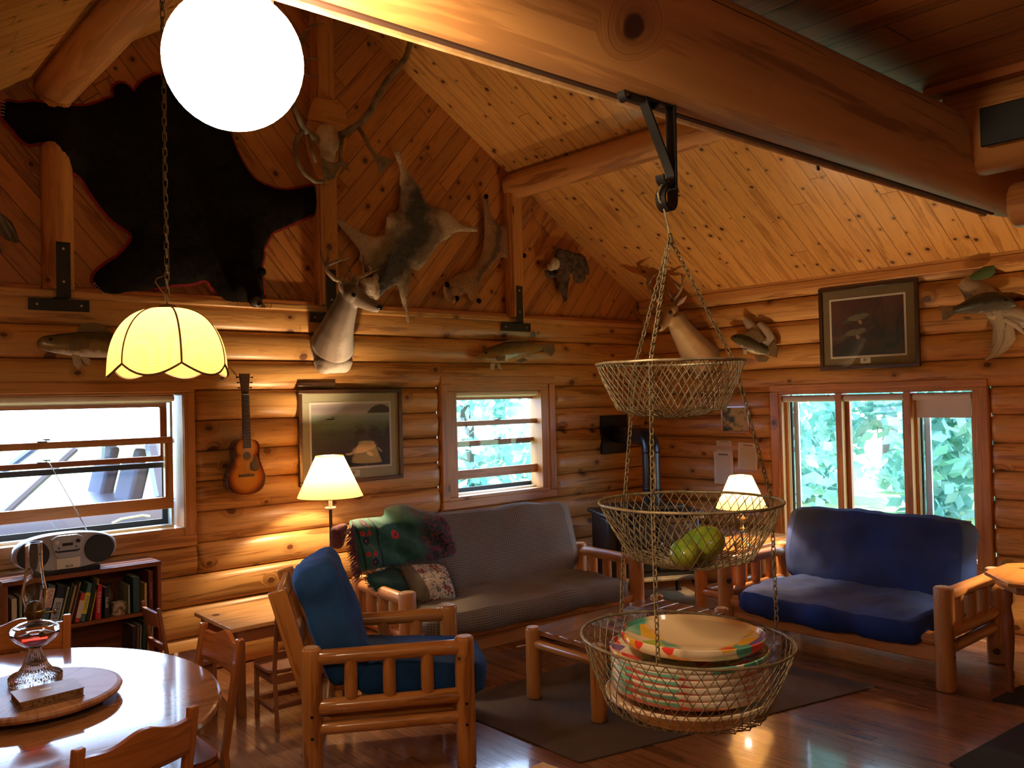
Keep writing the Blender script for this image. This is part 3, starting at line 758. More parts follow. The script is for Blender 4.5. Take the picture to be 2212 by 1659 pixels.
def armframe(root, x, yf, yb, h, pr, rr, zr, nb, pf=1.0, mat='furn', holes=False, out=1):
    """front post at (x,yf), back post at (x,yb); y grows to the back (local)"""
    M_ = MT[mat]
    for yy, nm in ((yf, 'front_post'), (yb, 'back_post')):
        mb = MB(); mb.T = pmat(root); mb.log((x, yy, 0), (x, yy, h), pr, 18, wob=.015); o = mb.build(nm, M_, root)
        mb = MB(); mb.T = pmat(root); mb.lathe([(0, h+.0008), (pr-.012, h+.0005)], 18, (x, yy, 0)); mb.build('end_grain', MT['endgrain'], o, smooth=False)
        if holes:
            for zz in zr[1:]:
                mb = MB(); mb.T = pmat(root); mb.tube([(x+out*pr*.9, yy, zz-.03), (x+out*(pr+.001), yy, zz-.03)], .0075, 10); mb.build('bolt_hole', MT['black'], o)
    for i, zz in enumerate(zr):
        mb = MB(); mb.T = pmat(root); mb.log((x, yf, zz), (x, yb, zz), rr*(1.0 if i < 2 else .85), 16, wob=.015, rnd=.02); mb.build('top_rail' if i == 0 else 'lower_rail', M_, root)
    for k_ in range(nb):
        yy = yf+(yb-yf)*(k_+1)/(nb+1); mb = MB(); mb.T = pmat(root)
        r_ = rr*.88; mb.tube([(x, yy, zr[1]+.005), (x, yy, zr[1]+rr*.9), (x, yy, zr[1]+rr*1.4), (x, yy, zr[0]-rr*.4)], [r_*.45, r_*.85, r_, r_], 16, uo=k_*2.3); mb.build('baluster', M_, root)

MT['bluef'] = fabric('blue_cotton', (.010, .085, .30), (.005, .045, .17), 420, bump=.3, wr=5)
MT['blue2'] = fabric('dark_blue_cotton', (.005, .032, .19), (.004, .018, .10), 420, bump=.3, wr=4)
MT['check'] = fabric('grey_tan_check', (.30, .265, .21), (.27, .235, .18), 500, check=(62, (.10, .075, .06)), bump=.2)
# log armchair
AC = (2.406, 3.805, 0)
t = thing('log_armchair', 'log-framed armchair with bright blue cushions turned side-on', 'armchair', AC, radians(59.9))
yf, yb = -.36, .36
for x, out in ((-.33, -1), (.33, 1)): armframe(t, x, yf, yb, .625, .047, .036, (.575, .345, .245), 3, holes=True, out=out)
P = pmat(t)
for zz, yy, nm in ((.30, -.33, 'front_rail'), (.26, .30, 'rear_rail')):
    mb = MB(); mb.T = P; mb.log((-.31, yy, zz), (.31, yy, zz), .034, 14); mb.build(nm, MT['furn'], t)
mb = MB(); mb.T = P
for x in (-.265, .265): mb.box((x, 0, .26), (.035, .66, .07))
for k in range(7): mb.box((0, -.27+.075*k, .295), (.5, .05, .015))
mb.build('seat_deck', MT['furn'], t, bevel=.004)
mb = MB(); mb.T = P
rk = Matrix.Rotation(radians(-16), 4, 'X')
for x in (-.275, .275): mb.box((x, .432, .60), (.04, .085, .60), rk)
for zz, yy in ((.38, .37), (.60, .432), (.84, .50)): mb.box((0, yy, zz), (.55, .03, .07), rk)
mb.build('back_frame', MT['furn'], t, bevel=.006)
mb = MB(); mb.T = P; cush(mb, (0, -.16, .41), (.56, .68, .19), Matrix.Rotation(radians(5), 4, 'X'), p=6, nz=.02, seed=3); mb.build('seat_cushion', MT['bluef'], t, ang=180)
mb = MB(); mb.T = P; cush(mb, (0, .265, .70), (.56, .23, .60), Matrix.Rotation(radians(-18), 4, 'X'), p=6, nz=.022, seed=9); mb.build('back_cushion', MT['bluef'], t, ang=180)

def futon(name, label, loc, rz, w, dep, h, fabm, woodm, mx0, mx1, ztop, backz, lean, nb=3, seed=0, pr=.055):
    t = thing(name, label, 'futon', loc, rz); P = pmat(t)
    for x, out in ((-w/2, -1), (w/2, 1)): armframe(t, x, 0, dep, h, pr, .04, (h-.055, .33, .235), nb, mat=woodm, holes=True, out=out)
    mb = MB(); mb.T = P; mb.log((-w/2, .02, .285), (w/2, .02, .285), .042, 16); mb.build('front_rail', MT[woodm], t)
    mb = MB(); mb.T = P; mb.box((0, .03, .20), (w-.06, .045, .10)); mb.build('front_board', MT[woodm], t, bevel=.01)
    mb = MB(); mb.T = P; mb.box((0, dep-.03, .25), (w-.06, .045, .12))
    for k_ in range(int(w/.14)): mb.box((-w/2+.12+k_*.14, dep/2, .31), (.05, dep-.1, .018))
    mb.build('slat_deck', MT[woodm], t, bevel=.003)
    th = .16; cx = (mx0+mx1)/2; mw = mx1-mx0
    mb = MB(); mb.T = P; cush(mb, (cx, dep/2-.07, ztop-th/2), (mw, dep+.02, th), Matrix.Rotation(radians(2), 4, 'X'), p=8, nz=.03, fs=4, n=24, seed=seed); mb.build('seat_mattress', fabm, t, ang=180)
    L_ = (backz-ztop+.04)/cos(lean); yy = dep-.10+sin(lean)*L_*.5
    mb = MB(); mb.T = P; cush(mb, (cx, yy, (backz+ztop-.04)/2), (mw, .15, L_), Matrix.Rotation(-lean, 4, 'X'), p=8, nz=.022, fs=4, n=24, seed=seed+5); mb.build('back_mattress', fabm, t, ang=180)
    mb = MB(); mb.T = P; rk = Matrix.Rotation(-lean, 4, 'X')
    for k_ in range(6): mb.box((cx-mw/2+.1+k_*(mw-.2)/5, yy+.10, (backz+ztop-.06)/2), (.05, .02, L_*.95), rk)
    mb.build('back_slats', MT[woodm], t)
    return t
futon('blue_futon', 'blue log-armed futon loveseat under the three-light window', (5.21, 2.96, 0), radians(-90), 1.52, .76, .605, MT['blue2'], 'furn2', -.67, .66, .395, .90, radians(12), seed=1)
futon('checked_futon', 'log-armed futon in grey checked cloth under the small window', (3.91, 4.34, 0), -.085, 1.92, .64, .605, MT['check'], 'furn2', -.86, .86, .455, .955, radians(16), seed=14)

# coffee table
t = thing('coffee_table', 'low log-legged coffee table on the rug before the futon', 'table', (3.96, 3.53, 0))
for x in (3.405, 4.53):
    for y in (3.27, 3.79):
        mb = MB(); mb.log((x, y, .0098), (x, y, .425), .045, 18, wob=.01); o = mb.build('leg', MT['furn'], t)
        mb = MB(); mb.lathe([(0, .4258), (.034, .4255)], 18, (x, y, 0)); mb.build('end_grain', MT['endgrain'], o, smooth=False)
mb = MB()
for k in range(5): mb.box((3.9675, 3.29+.12*k, .392), (1.10, .118, .03))
mb.build('table_top', MT['table'], t, bevel=.004)
for y in (3.27, 3.79): mb = MB(); mb.log((3.42, y, .33), (4.52, y, .33), .028, 14); mb.build('side_rail', MT['furn'], t)
for x in (3.405, 4.53): mb = MB(); mb.log((x, 3.28, .33), (x, 3.78, .33), .028, 14); mb.build('end_rail', MT['furn'], t)
# corner table
t = thing('corner_table', 'square log table in the corner by the stove, holding a brass lamp', 'table', (5.98, 4.05, 0))
mb = MB()
for k in range(4): mb.box((5.98, 3.90+.11*k, .565), (.96, .108, .03))
mb.build('table_top', MT['furn'], t, bevel=.004)
for x in (5.56, 6.38):
    for y in (3.90, 4.2): mb = MB(); mb.log((x, y, 0), (x, y, .55), .05, 16); mb.build('leg', MT['furn'], t)
for zz in (.50, .22):
    mb = MB(); mb.log((5.56, 3.90, zz), (6.38, 3.90, zz), .034, 14); mb.log((5.56, 4.2, zz), (6.38, 4.2, zz), .034, 14)
    mb.log((5.56, 3.9, zz), (5.56, 4.2, zz), .034, 14); mb.log((6.38, 3.9, zz), (6.38, 4.2, zz), .034, 14); mb.build('rail', MT['furn'], t)
for k in range(4):
    mb = MB(); mb.log((5.70+.18*k, 3.9, .22), (5.70+.18*k, 3.9, .50), .028, 12); mb.build('baluster', MT['furn'], t)
# octagonal table at the right
t = thing('octagonal_table', 'dark-legged octagonal side table at the right edge', 'table', (5.70, 1.72, 0))
oc = [(5.70+.46*cos(radians(22.5+45*k)), 1.72+.40*sin(radians(22.5+45*k))) for k in range(8)]
mb = MB(); mb.prism(oc, .022, lambda a, b, c: V((a, b, .64+c))); mb.build('table_top', MT['furn'], t, bevel=.004, smooth=False)
mb = MB(); mb.prism([(5.70+(a-5.70)*.86, 1.72+(b-1.72)*.86) for a, b in oc], .05, lambda a, b, c: V((a, b, .59+c))); mb.build('apron', MT['dwood'], t, smooth=False)
for (x, y) in ((5.42, 1.93), (5.98, 1.93), (5.42, 1.51), (5.98, 1.51)):
    mb = MB(); mb.lathe([(.0, 0), (.016, 0), (.022, .03), (.016, .06), (.026, .10), (.018, .14), (.024, .20), (.032, .33), (.030, .42), (.018, .50), (.03, .53), (.03, .59)], 14, (x, y, 0)); mb.build('leg', MT['dwood'], t)
# kitchen-side table whose corner pokes into view at the bottom
q = onZ(1172, 1645, .72)
t = thing('side_table', 'pale wooden table corner poking up at the bottom edge', 'table', (q.x-.25, q.y-.32, 0))
d1 = (onZ(1140, 1659, .72)-q).normalized(); d2 = (onZ(1212, 1659, .72)-q).normalized()
c4 = [q, q+d1*.5, q+d1*.5+d2*.7, q+d2*.7]
mb = MB(); mb.prism([(p.x, p.y) for p in c4], .03, lambda a, b, c: V((a, b, .69+c))); mb.build('table_top', MT['endgrain'], t, smooth=False, bevel=.003)
ce = (c4[0]+c4[2])/2
for p in c4: mb = MB(); pp = p+(ce-p)*.12; mb.box((pp.x, pp.y, .345), (.04, .04, .69)); mb.build('leg', MT['furn'], t, bevel=.003)

# rugs
def rug(name, label, corners, c1, c2, sc=90):
    g = G(name+'_weave'); x = g.sep(g.uv()); a = g.m('SINE', g.m('MULTIPLY', x[0], sc*6.28)); b = g.m('SINE', g.m('MULTIPLY', x[1], sc*6.28))
    k_ = g.m('MULTIPLY', g.m('ADD', g.m('MULTIPLY', a, b), 1.0), .5); n_ = g.noise(g.uv(), 5, 3)
    m_ = g.set(color=g.mix(g.m('MULTIPLY', g.m('ADD', k_, n_), .5), c1, c2), rough=.95, normal=g.bump(k_, .4, .003))
    mb = MB(); mb.prism([(p[0], p[1]) for p in corners], .009, lambda a, b, c: V((a, b, .0005+c))); o = mb.build(name, m_, smooth=False, bevel=.003); return tag(o, label, 'rug')
r1, r2, r3 = onZ(1895, 1485, 0), onZ(1220, 1656, 0), onZ(1032, 1570, 0)
rug('area_rug', 'large grey-brown woven rug under the coffee table', [(r1.x, r1.y), (2.96, 2.98), (2.95, 4.12), (r1.x-.05, 4.05)], (.075, .055, .042), (.13, .10, .082))
a = onZ(2050, 1652, 0); b = onZ(2212, 1562, 0)
rug('doormat', 'nearly black mat cut off at the bottom right corner', [(a.x, a.y), (b.x, b.y), (b.x+.25, b.y-.7), (3.85, 1.1)], (.012, .012, .014), (.03, .03, .032), 160)
a = onZ(2143, 1513, 0); b = onZ(2212, 1485, 0)
rug('floor_mat', 'small dark mat beside the octagonal table leg', [(a.x, a.y), (b.x, b.y+.02), (6.0, 1.5), (5.3, 1.5)], (.02, .016, .014), (.04, .03, .028), 120)
# ================================================================== HANGING BASKETS
MT['wire'] = mottled('tinned_wire', (.34, .27, .15), (.20, .155, .08), 60, .45, .1, .001, .35)
BY = YBM
HX = onY(1447, 500, BY).x
t = thing('bracket_hook', 'black scrolled iron bracket hook screwed under the tie beam', 'bracket', (HX, BY, 2.30))
def strap(mb, pts, w=.011, th=.0022, wd=(0, 1, 0)):
    pts = [V(p) for p in pts]; wd = V(wd); L = []
    for i, p in enumerate(pts):
        tg = (pts[min(i+1, len(pts)-1)]-pts[max(i-1, 0)]).normalized(); nn = tg.cross(wd).normalized()*th
        L += [p-wd*w-nn, p+wd*w-nn, p+wd*w+nn, p-wd*w+nn]
    fs = []
    for i in range(len(pts)-1):
        for k in range(4): fs.append((i*4+k, i*4+(k+1) % 4, i*4+4+(k+1) % 4, i*4+4+k))
    fs += [(0, 1, 2, 3), tuple(len(L)-4+k for k in range(4))]
    mb.add(L, fs)
pB = lambda x, y: onY(x, y, BY)
a = pB(1449, 236); b = pB(1452, 400)
mb = MB(); strap(mb, [a+V((0, 0, .03)), a, (a+b)/2, b] + [V((b.x-.018+.018*cos(q), BY, b.z-.03+.022*sin(q)-.0)) for q in [0, -.4, -.8, -1.2, -1.6, -2.0, -2.4, -2.8, -3.2, -3.6, -4.0, -4.3]], .0115); mb.build('scroll_bar', MT['black'], t)
c = pB(1392, 225); d = pB(1448, 375)
mb = MB(); strap(mb, [c+V((-.008, 0, .02)), c, (c+d)/2, d] + [V((d.x-.016+.016*cos(q), BY-.0, d.z-.010+.016*sin(q))) for q in [0, -.5, -1, -1.6, -2.1, -2.7, -3.3]], .010); mb.build('brace', MT['black'], t)
e = pB(1350, 208)
mb = MB(); strap(mb, [V((e.x+.010*cos(q), BY, e.z+.006+.014*sin(q))) for q in [2.9, 3.4, 3.9, 4.4, 4.9, 5.4, 5.9]]+[a+V((0, 0, .004))], .009); strap(mb, [pB(1408, 235), pB(1418, 222)], .010); mb.build('mounting_bar', MT['black'], t)
p = onY(1762, 330, 1.12); q = onY(1768, 368, 1.12)
mb = MB(); strap(mb, [p+V((0, 0, .03)), p, q], .004, .002, (1, 0, 0)); tag(mb.build('steel_hook', MT['black']), 'small black hook poking below the far side of the tie beam', 'hook')

t = thing('hanging_basket', 'three-tier wire basket set on chains below the bracket hook', 'hanging basket', (1.34, BY, 2.16))
tiers = []
for nm, cx, rimz, R, Rb, H, tilt in (('upper', 1.312, 1.823, .140, .102, .105, .0), ('middle', 1.362, 1.553, .176, .118, .125, .0), ('lower', 1.340, 1.295, .201, .150, .155, .045)):
    tl = Matrix.Translation((cx, BY, rimz)) @ Matrix.Rotation(tilt, 4, V((.655, -.755, 0)) if False else V((.655, .755, 0)))
    rim = MB(); N = 64
    rim.tube([tl @ V((R*cos(2*pi*k/N), R*sin(2*pi*k/N), .0004*sin(k*.9))) for k in range(N)], .0028, 7, closed=True)
    ro = rim.build('rim', MT['wire'], t)
    prof = [(R, 0)]
    for j in range(1, 8):
        f = j/7; prof.append((R-(R-Rb)*(f**1.15), -H*.84*f))
    for j in range(1, 6):
        f = j/5; prof.append((Rb*(1-f)+.012*f, -H*.84-H*.16*sin(f*pi/2)))
    M_ = 52
    m = MB()
    def P_(i, k): r_, z = prof[i]; an = 2*pi*(k+.5*(i % 2))/M_; return tl @ V((r_*cos(an), r_*sin(an), z+.0015*sin(k*3.1+i)))
    for i in range(len(prof)-1):
        for k in range(M_):
            A_ = P_(i, k)
            for k2 in ((k, k-1) if i % 2 == 0 else (k, k+1)):
                B_ = P_(i+1, k2); dd = B_-A_
                if dd.length < 1e-5: continue
                m.tube([A_-dd*.04, B_+dd*.04], .0009, 4, cap=False)
    m.build('wire_mesh', MT['wire'], ro, ang=180)
    tiers.append((tl, R))
wr = MB(); hk = pB(1447, 372)
pts = [(1466, 416), (1461, 402), (1452, 394), (1440, 393), (1428, 402), (1421, 418), (1424, 432), (1432, 443), (1437, 462), (1442, 485), (1446, 505)]
wr.tube([pB(*q_) for q_ in pts], .0022, 7)
apex = pB(1447, 506); wr.tube([apex+V((.006*cos(a_), 0, .006*sin(a_)-.004)) for a_ in [k*.63 for k in range(10)]], .0016, 6, closed=True)
wr.build('hook_wire', MT['wire'], t)
def anglepx(tier, px):      # point of the rim whose image column is px (front or back)
    tl, R = tier; best = []
    for k in range(360):
        w_ = tl @ V((R*cos(radians(k)), R*sin(radians(k)), 0)); v_ = w_-CAM; tz = v_.dot(FW); x = 1106+F_PX*v_.dot(RT)/tz; best.append((abs(x-px), tz, w_))
    return best
def rimpt(tier, px, front):
    b_ = [z for z in anglepx(tier, px) if z[0] < 4]; b_.sort(key=lambda z: z[1]); return (b_[0] if front else b_[-1])[2]
ch = [((1403, 1), (1408, 1), (1420, 1)), ((1370, 0), (1348, 0), (1340, 0)), ((1590, 0), (1668, 0), (1682, 0))]
for c_ in ch:
    mb = MB(); prev = apex+V((0, 0, -.008))
    for tr, (px, fr_) in zip(tiers, c_):
        w_ = rimpt(tr, px, fr_ == 1); chainlinks(mb, prev, w_, .0125, .00125, .0040, 5); prev = w_
    mb.build('chain', MT['wire'], t)

# mangoes in the middle basket
g = G('mango_skin'); f = g.noise(g.obj(), 14, 3); f2 = g.noise(g.obj(), 22, 2); MT['mango'] = g.set(color=g.mix(g.ramp(f2, .55, .72), g.mix(g.ramp(f, .35, .65), (.10, .21, .018), (.32, .33, .025)), (.30, .10, .02)), rough=.28, Coat_Weight=.3)
def mango(loc, rz, s, label):
    mb = MB(); R_ = Matrix.Rotation(rz, 4, 'Z'); mb.ell(loc, (.060*s, .045*s, .043*s), 28, 18, R_)
    mb.v = [tuple(V(v_)+V((0, 0, .008*s*sin((v_[0]-loc[0])*30)))) for v_ in mb.v]
    t_ = thing('mango', label, 'mango', loc, 0, 'mangoes in the middle basket'); mb.build('skin', MT['mango'], t_, ang=180)
    mb = MB(); e_ = V(loc)+R_ @ V((.058*s, 0, .01)); mb.ell(e_, .005, 8, 6); mb.build('stem_scar', MT['rib'], t_)
mc = pB(1500, 1195)
mm = lambda a, b: (mc.x+RT.x*a+FW.x*b, BY+RT.y*a+FW.y*b)
mango((*mm(-.026, -.034), 1.458), .9, .62, 'smaller yellow-green mango at the front left of the middle basket')
mango((*mm(.022, .026), 1.464), -.35, .80, 'larger green mango behind in the middle wire basket')

# plates in the lower basket
g = G('floral_glaze'); v_ = g.vor(g.obj(), 26); n_ = g.noise(g.obj(), 30, 2)
cc = g.cr(g.sep(v_[1])[0], [(0, (.75, .66, .48)), (.22, (.10, .38, .26)), (.36, (.80, .05, .03)), (.5, (.35, .50, .05)), (.62, (.14, .09, .28)), (.74, (.80, .42, .03)), (.84, (.75, .30, .26)), (.9, (.78, .70, .52))])
for e_ in (g.t.nodes[-1],): pass
[setattr(nn.color_ramp, 'interpolation', 'CONSTANT') for nn in g.t.nodes if nn.bl_idname == 'ShaderNodeValToRGB']
vd = g.vor(g.obj(), 26, 'DISTANCE_TO_EDGE')[0]
MT['floral'] = g.set(color=g.mix(g.ramp(vd, .02, .06), (.80, .72, .55), cc), rough=.15, Coat_Weight=.4)
g = G('faded_floral'); x_ = g.sep(g.obj()); st = g.noise(g.vec(g.m('MULTIPLY', x_[0], 9), g.m('MULTIPLY', x_[1], 9), g.m('MULTIPLY', x_[2], 170)), 1, 2)
v_ = g.vor(g.vec(x_[0], x_[1], g.m('MULTIPLY', x_[2], 6)), 15)
cc = g.cr(g.sep(v_[1])[0], [(0, (.70, .60, .45)), (.18, (.16, .45, .32)), (.42, (.85, .06, .03)), (.56, (.66, .16, .11)), (.74, (.70, .30, .24)), (.9, (.70, .60, .45))])
[setattr(nn.color_ramp, 'interpolation', 'CONSTANT') for nn in g.t.nodes if nn.bl_idname == 'ShaderNodeValToRGB']
MT['floral2'] = g.set(color=g.mix(g.ramp(st, .22, .42), (.76, .66, .5), cc), rough=.2, Coat_Weight=.3)
MT['cream'] = solid('cream_glaze', (.80, .62, .40), .18, Coat_Weight=.4)
g = G('platter_glaze'); x_ = g.sep(g.obj()); vv_ = g.vor(g.obj(), 24); cc = g.cr(g.sep(vv_[1])[0], [(0, (.80, .62, .38)), (.12, (.10, .38, .26)), (.3, (.80, .05, .03)), (.45, (.35, .50, .05)), (.6, (.14, .09, .28)), (.76, (.80, .42, .03)), (.9, (.78, .62, .40))])
[setattr(nn.color_ramp, 'interpolation', 'CONSTANT') for nn in g.t.nodes if nn.bl_idname == 'ShaderNodeValToRGB']
side = g.m('ADD', g.m('MULTIPLY', x_[0], -.75), g.m('MULTIPLY', x_[1], .25)); side = g.m('ADD', side, g.m('MULTIPLY', g.m('SUBTRACT', g.noise(g.obj(), 9, 2), .5), .06))
rim_ = g.ramp(x_[2], .0, .012); sd_ = g.ramp(g.m('SUBTRACT', g.m('MULTIPLY', x_[1], -1), g.m('MULTIPLY', x_[0], .0)), .045, .06)
MT['platter'] = g.set(color=g.mix(g.m('MAXIMUM', g.ramp(side, .015, .03), sd_), (.80, .58, .32), cc), rough=.12, Coat_Weight=.5)
LB = V((1.345, BY, 1.295-.155))
def plate(z, r, mat, label, group, nm='plate', h=.016, dx=0, dy=0, tilt=0, cat='plate'):
    mb = MB(); mb.T = Matrix.Translation((LB.x+dx, LB.y+dy, z)) @ Matrix.Rotation(tilt, 4, V((.3, .95, 0)))
    mb.lathe([(0, 0), (r*.60, 0), (r*.66, .002), (r*.93, h*.35), (r*.985, h*.6), (r, h*.85), (r*.995, h+.002), (r*.975, h+.003), (r*.95, h*.8), (r*.88, h*.5+.004), (r*.66, .006), (0, .005)], 48, cap=False)
    o = mb.build(nm, mat); o.location = (0, 0, 0); c_ = V((LB.x+dx, LB.y+dy, z)); o.data.transform(Matrix.Translation(-c_)); o.location = c_
    return tag(o, label, cat, group)
z = LB.z+.012
for i, lb in enumerate(('plain cream plate at the very bottom of the basket stack', 'plain cream plate second from the bottom of the stack', 'wide plain cream plate just under the floral plates')):
    plate(z, (.128, .142, .158)[i], MT['cream'], lb, 'cream plates in the lower basket', dx=(-.0, .0, -.006)[i]); z += .0135
names = ('lowest', 'second', 'third', 'fourth', 'topmost')
for i in range(5):
    plate(z, .150, MT['floral2'], '%s faded floral plate of the stack in the lower basket' % names[i], 'floral plates in the lower basket', h=.024); z += .0125
plate(z, .152, MT['floral'], 'bright floral plate directly under the platter', 'floral plates in the lower basket', h=.022); z += .016
plate(z+.003, .138, MT['platter'], 'top cream platter with a bright flower edge', 'floral plates in the lower basket', 'platter', h=.028, dx=.008, dy=-.004, tilt=.02, cat='platter')

# ================================================================== WALL THINGS
# T-shaped iron plates
def tplate(x, w_, h, lbl):
    mb = MB(); mb.box((x, D-.108 if x < 2 else D-.075, (2.352+h)/2+.0), (.075 if x < 2 else .07, .006, h-2.43)) if False else None
    yb = D-.006
    t = thing('iron_t_plate', lbl, 'bracket', (x, D, 2.35), 0, 'black iron T plates on the gable posts')
    yy = D-.125 if x < 2 else D-.073
    mb = MB(); mb.box((x, yy, (2.425+h)/2), (.078, .006, h-2.425)); mb.build('upright_strap', MT['black'], t, bevel=.002)
    mb = MB(); mb.box((x, D-.022, 2.392), (w_, .006, .072)); mb.box((x, (yy+D-.022)/2, 2.428), (.078, abs(yy-D+.022)+.006, .006)); mb.build('cross_strap', MT['black'], t, bevel=.002)
    for (bx, bz, by) in ((x, h-.04, yy), (x, 2.52, yy), (x-w_*.36, 2.392, D-.022), (x+w_*.36, 2.392, D-.022)):
        mb = MB(); mb.ell((bx, by-.003, bz), (.009, .005, .009), 10, 6); mb.build('bolt_head', MT['steel'], t)
tplate(1.35, .335, 2.755, 'black iron T plate below the left log post')
tplate(3.155, .31, 2.745, 'black iron T plate partly hidden by the antlered deer head')
tplate(4.992, .34, 2.748, 'black iron T plate below the slim right post')

def wa(x, y, off=0.0): d_ = ray(x, y); p_ = CAM+d_*((D-off)/d_.y); return (p_.x, p_.z)
def wb(x, y, off=0.0): d_ = ray(x, y); p_ = CAM+d_*((W-off)/d_.x); return (p_.y, p_.z)
def fur(mb, vv, top, nrm, n, L, seed=0, jit=.6, down=(0, 0, -.5)):
    rnd = random.Random(seed); vs = []; fs = []
    N = len(top)
    for _ in range(n):
        i = rnd.randrange(N); p_ = top[i]+V((rnd.uniform(-1, 1), 0, rnd.uniform(-1, 1)))*.012 if abs(nrm.y) > .5 else top[i]+V((0, rnd.uniform(-1, 1), rnd.uniform(-1, 1)))*.012
        d_ = (nrm*.7+V((rnd.uniform(-1, 1), rnd.uniform(-.3, .3), rnd.uniform(-1, 1)))*jit+V(down)).normalized()
        l = L*rnd.uniform(.5, 1.2); s_ = V((rnd.uniform(-1, 1), 0, rnd.uniform(-1, 1))).normalized()*.0014
        b_ = len(vs); vs += [p_-s_, p_+s_, p_+d_*l]; fs.append((b_, b_+1, b_+2))
    mb.add(vs, fs)
# bear hide
BO = .035
bear = [(7,223),(20,216),(45,222),(68,219),(95,226),(118,233),(150,232),(189,228),(215,220),(236,211),(250,207),(247,195),(248,185),(260,177),(272,178),(280,184),(288,194),(294,196),(300,184),(311,172),(338,159),(362,160),(390,166),(425,180),(462,205),(488,245),(503,294),(513,321),(525,345),(540,371),(556,388),(574,398),(600,407),(625,410),(650,405),(675,400),(688,402),(697,410),(705,420),(708,434),(704,449),(688,458),(668,466),(640,480),(615,490),(591,500),(583,515),(571,537),(573,550),(567,578),(570,600),(571,618),(574,640),(560,652),(540,650),(520,652),(503,657),(479,642),(462,620),(452,605),(440,604),(422,611),(400,613),(381,613),(360,618),(338,622),(310,628),(280,630),(260,635),(243,635),(225,632),(212,622),(203,605),(204,595),(216,581),(235,567),(257,554),(275,535),(290,512),(284,500),(262,487),(243,473),(224,450),(203,422),(190,402),(182,388),(172,380),(159,375),(148,355),(128,338),(115,320),(101,312),(85,308),(64,312),(45,298),(30,277),(15,262),(3,245)]
t = thing('bear_hide', 'black bear hide edged in red felt spread on the gable wall', 'bear hide', (2.2, D, 3.1))
ow = [wa(x, y, BO) for x, y in bear]
# the round post stands out from the boards: the hide drapes over it
def boff(x): d_ = abs(x-1.345); return .085*exp(-(d_/.11)**2)
frb = lambda a, b, c: V((a, D-.004-boff(a)-c, b))
mb = MB(); cx_, cz_ = sum(p[0] for p in ow)/len(ow), sum(p[1] for p in ow)/len(ow)
red = []
for i, p_ in enumerate(ow):
    a_, b_ = V(ow[i-1]), V(ow[(i+1) % len(ow)]); tg = (b_-a_).normalized(); nn = V((tg.y, -tg.x)); red.append((p_[0]-nn.x*.018, p_[1]-nn.y*.018))
relief(mb, dense(red, .03), frb, .008, .02, .05, 0); 
g = G('red_felt'); MT['redfelt'] = g.set(color=(.20, .008, .008), rough=.95); mb.build('felt_border', MT['redfelt'], t)
fr2 = lambda a, b, c: frb(a, b, c+.010)
mb = MB(); vv, top = relief(mb, dense(smoothpoly(ow, 1), .03), fr2, .030, .05, .03, .012)
rnd = random.Random(5)
fur(mb, vv, top, V((0, -1, 0)), 9000, .022, 2)
g = G('bear_fur'); f = g.noise(g.obj(), 7, 4); MT['bear'] = g.set(color=g.mix(g.ramp(f, .45, .7), (.0025, .002, .002), (.006, .005, .0045)), rough=.9, Specular_IOR_Level=.15)
mb.build('fur', MT['bear'], t, ang=180)
hp = V((*wa(547, 640, .12),)); mb = MB()
hx, hz = wa(545, 632, .12)
mb.ell((hx-.02, D-.085, hz+.06), (.11, .085, .12), 20, 14); mb.ell((hx+.01, D-.145, hz-.03), (.05, .06, .075), 18, 12); mb.ell((hx-.10, D-.10, hz+.15), (.035, .02, .035), 12, 8); mb.ell((hx+.08, D-.10, hz+.15), (.035, .02, .035), 12, 8)
mb.build('head', MT['bear'], t, remesh=.008, smo=3)
mb = MB(); nx, nz_ = wa(553, 652, .19); mb.ell((nx, D-.195, nz_), (.040, .03, .038), 16, 10); mb.build('muzzle', mottled('bear_muzzle', (.10, .075, .06), (.03, .022, .02), 30, .5), t)
mb = MB(); mb.ell((nx+.012, D-.222, nz_-.018), (.02, .014, .015), 12, 8); mb.build('nose', solid('nose_black', (.004, .004, .004), .2), t)
mb = MB()
for cxp, cyp, dx, dy in ((700, 415, 1, 0), (215, 622, -.7, -.7), (10, 235, -1, .1)):
    for k in range(5):
        x_, z_ = wa(cxp+dy*(-8)*(k-2)*.8, cyp+(k-2)*7*abs(dx), BO); mb.tube([(x_, D-.03-boff(x_), z_), (x_+dx*.012, D-.045-boff(x_), z_-.002), (x_+dx*.03, D-.035-boff(x_), z_+dy*.02-.006)], [.004, .003, .0006], 6)
mb.build('claws', solid('claw', (.30, .26, .2), .4), t)

def furmat(name, stops, sc=5, streak=60):
    g = G(name); f = g.noise(g.obj(), sc, 4, .6); s_ = g.noise(g.obj(), streak, 3); q_ = g.m('ADD', g.m('MULTIPLY', f, .75), g.m('MULTIPLY', s_, .25))
    return g.set(color=g.cr(g.ramp(q_, .32, .68), stops), rough=.85, normal=g.bump(s_, .5, .006), Sheen_Weight=.2)
def pelt(name, label, cat, out, off, mats, h, seed, nf, extra=(), step=.02):
    ow_ = [wa(x, y, off) for x, y in out]; cx = sum(p[0] for p in ow_)/len(ow_); cz = sum(p[1] for p in ow_)/len(ow_)
    t_ = thing(name, label, cat, (cx, D, cz)); fr_ = lambda a, b, c: V((a, D-off*.4-c, b))
    mb_ = MB(); vv_, tp = relief(mb_, dense(smoothpoly(ow_, 1), .02), fr_, h, .03, step, .012); fur(mb_, vv_, tp, V((0, -1, 0)), nf, .020, seed); mb_.build('fur', mats[0], t_, ang=180)
    return t_, fr_
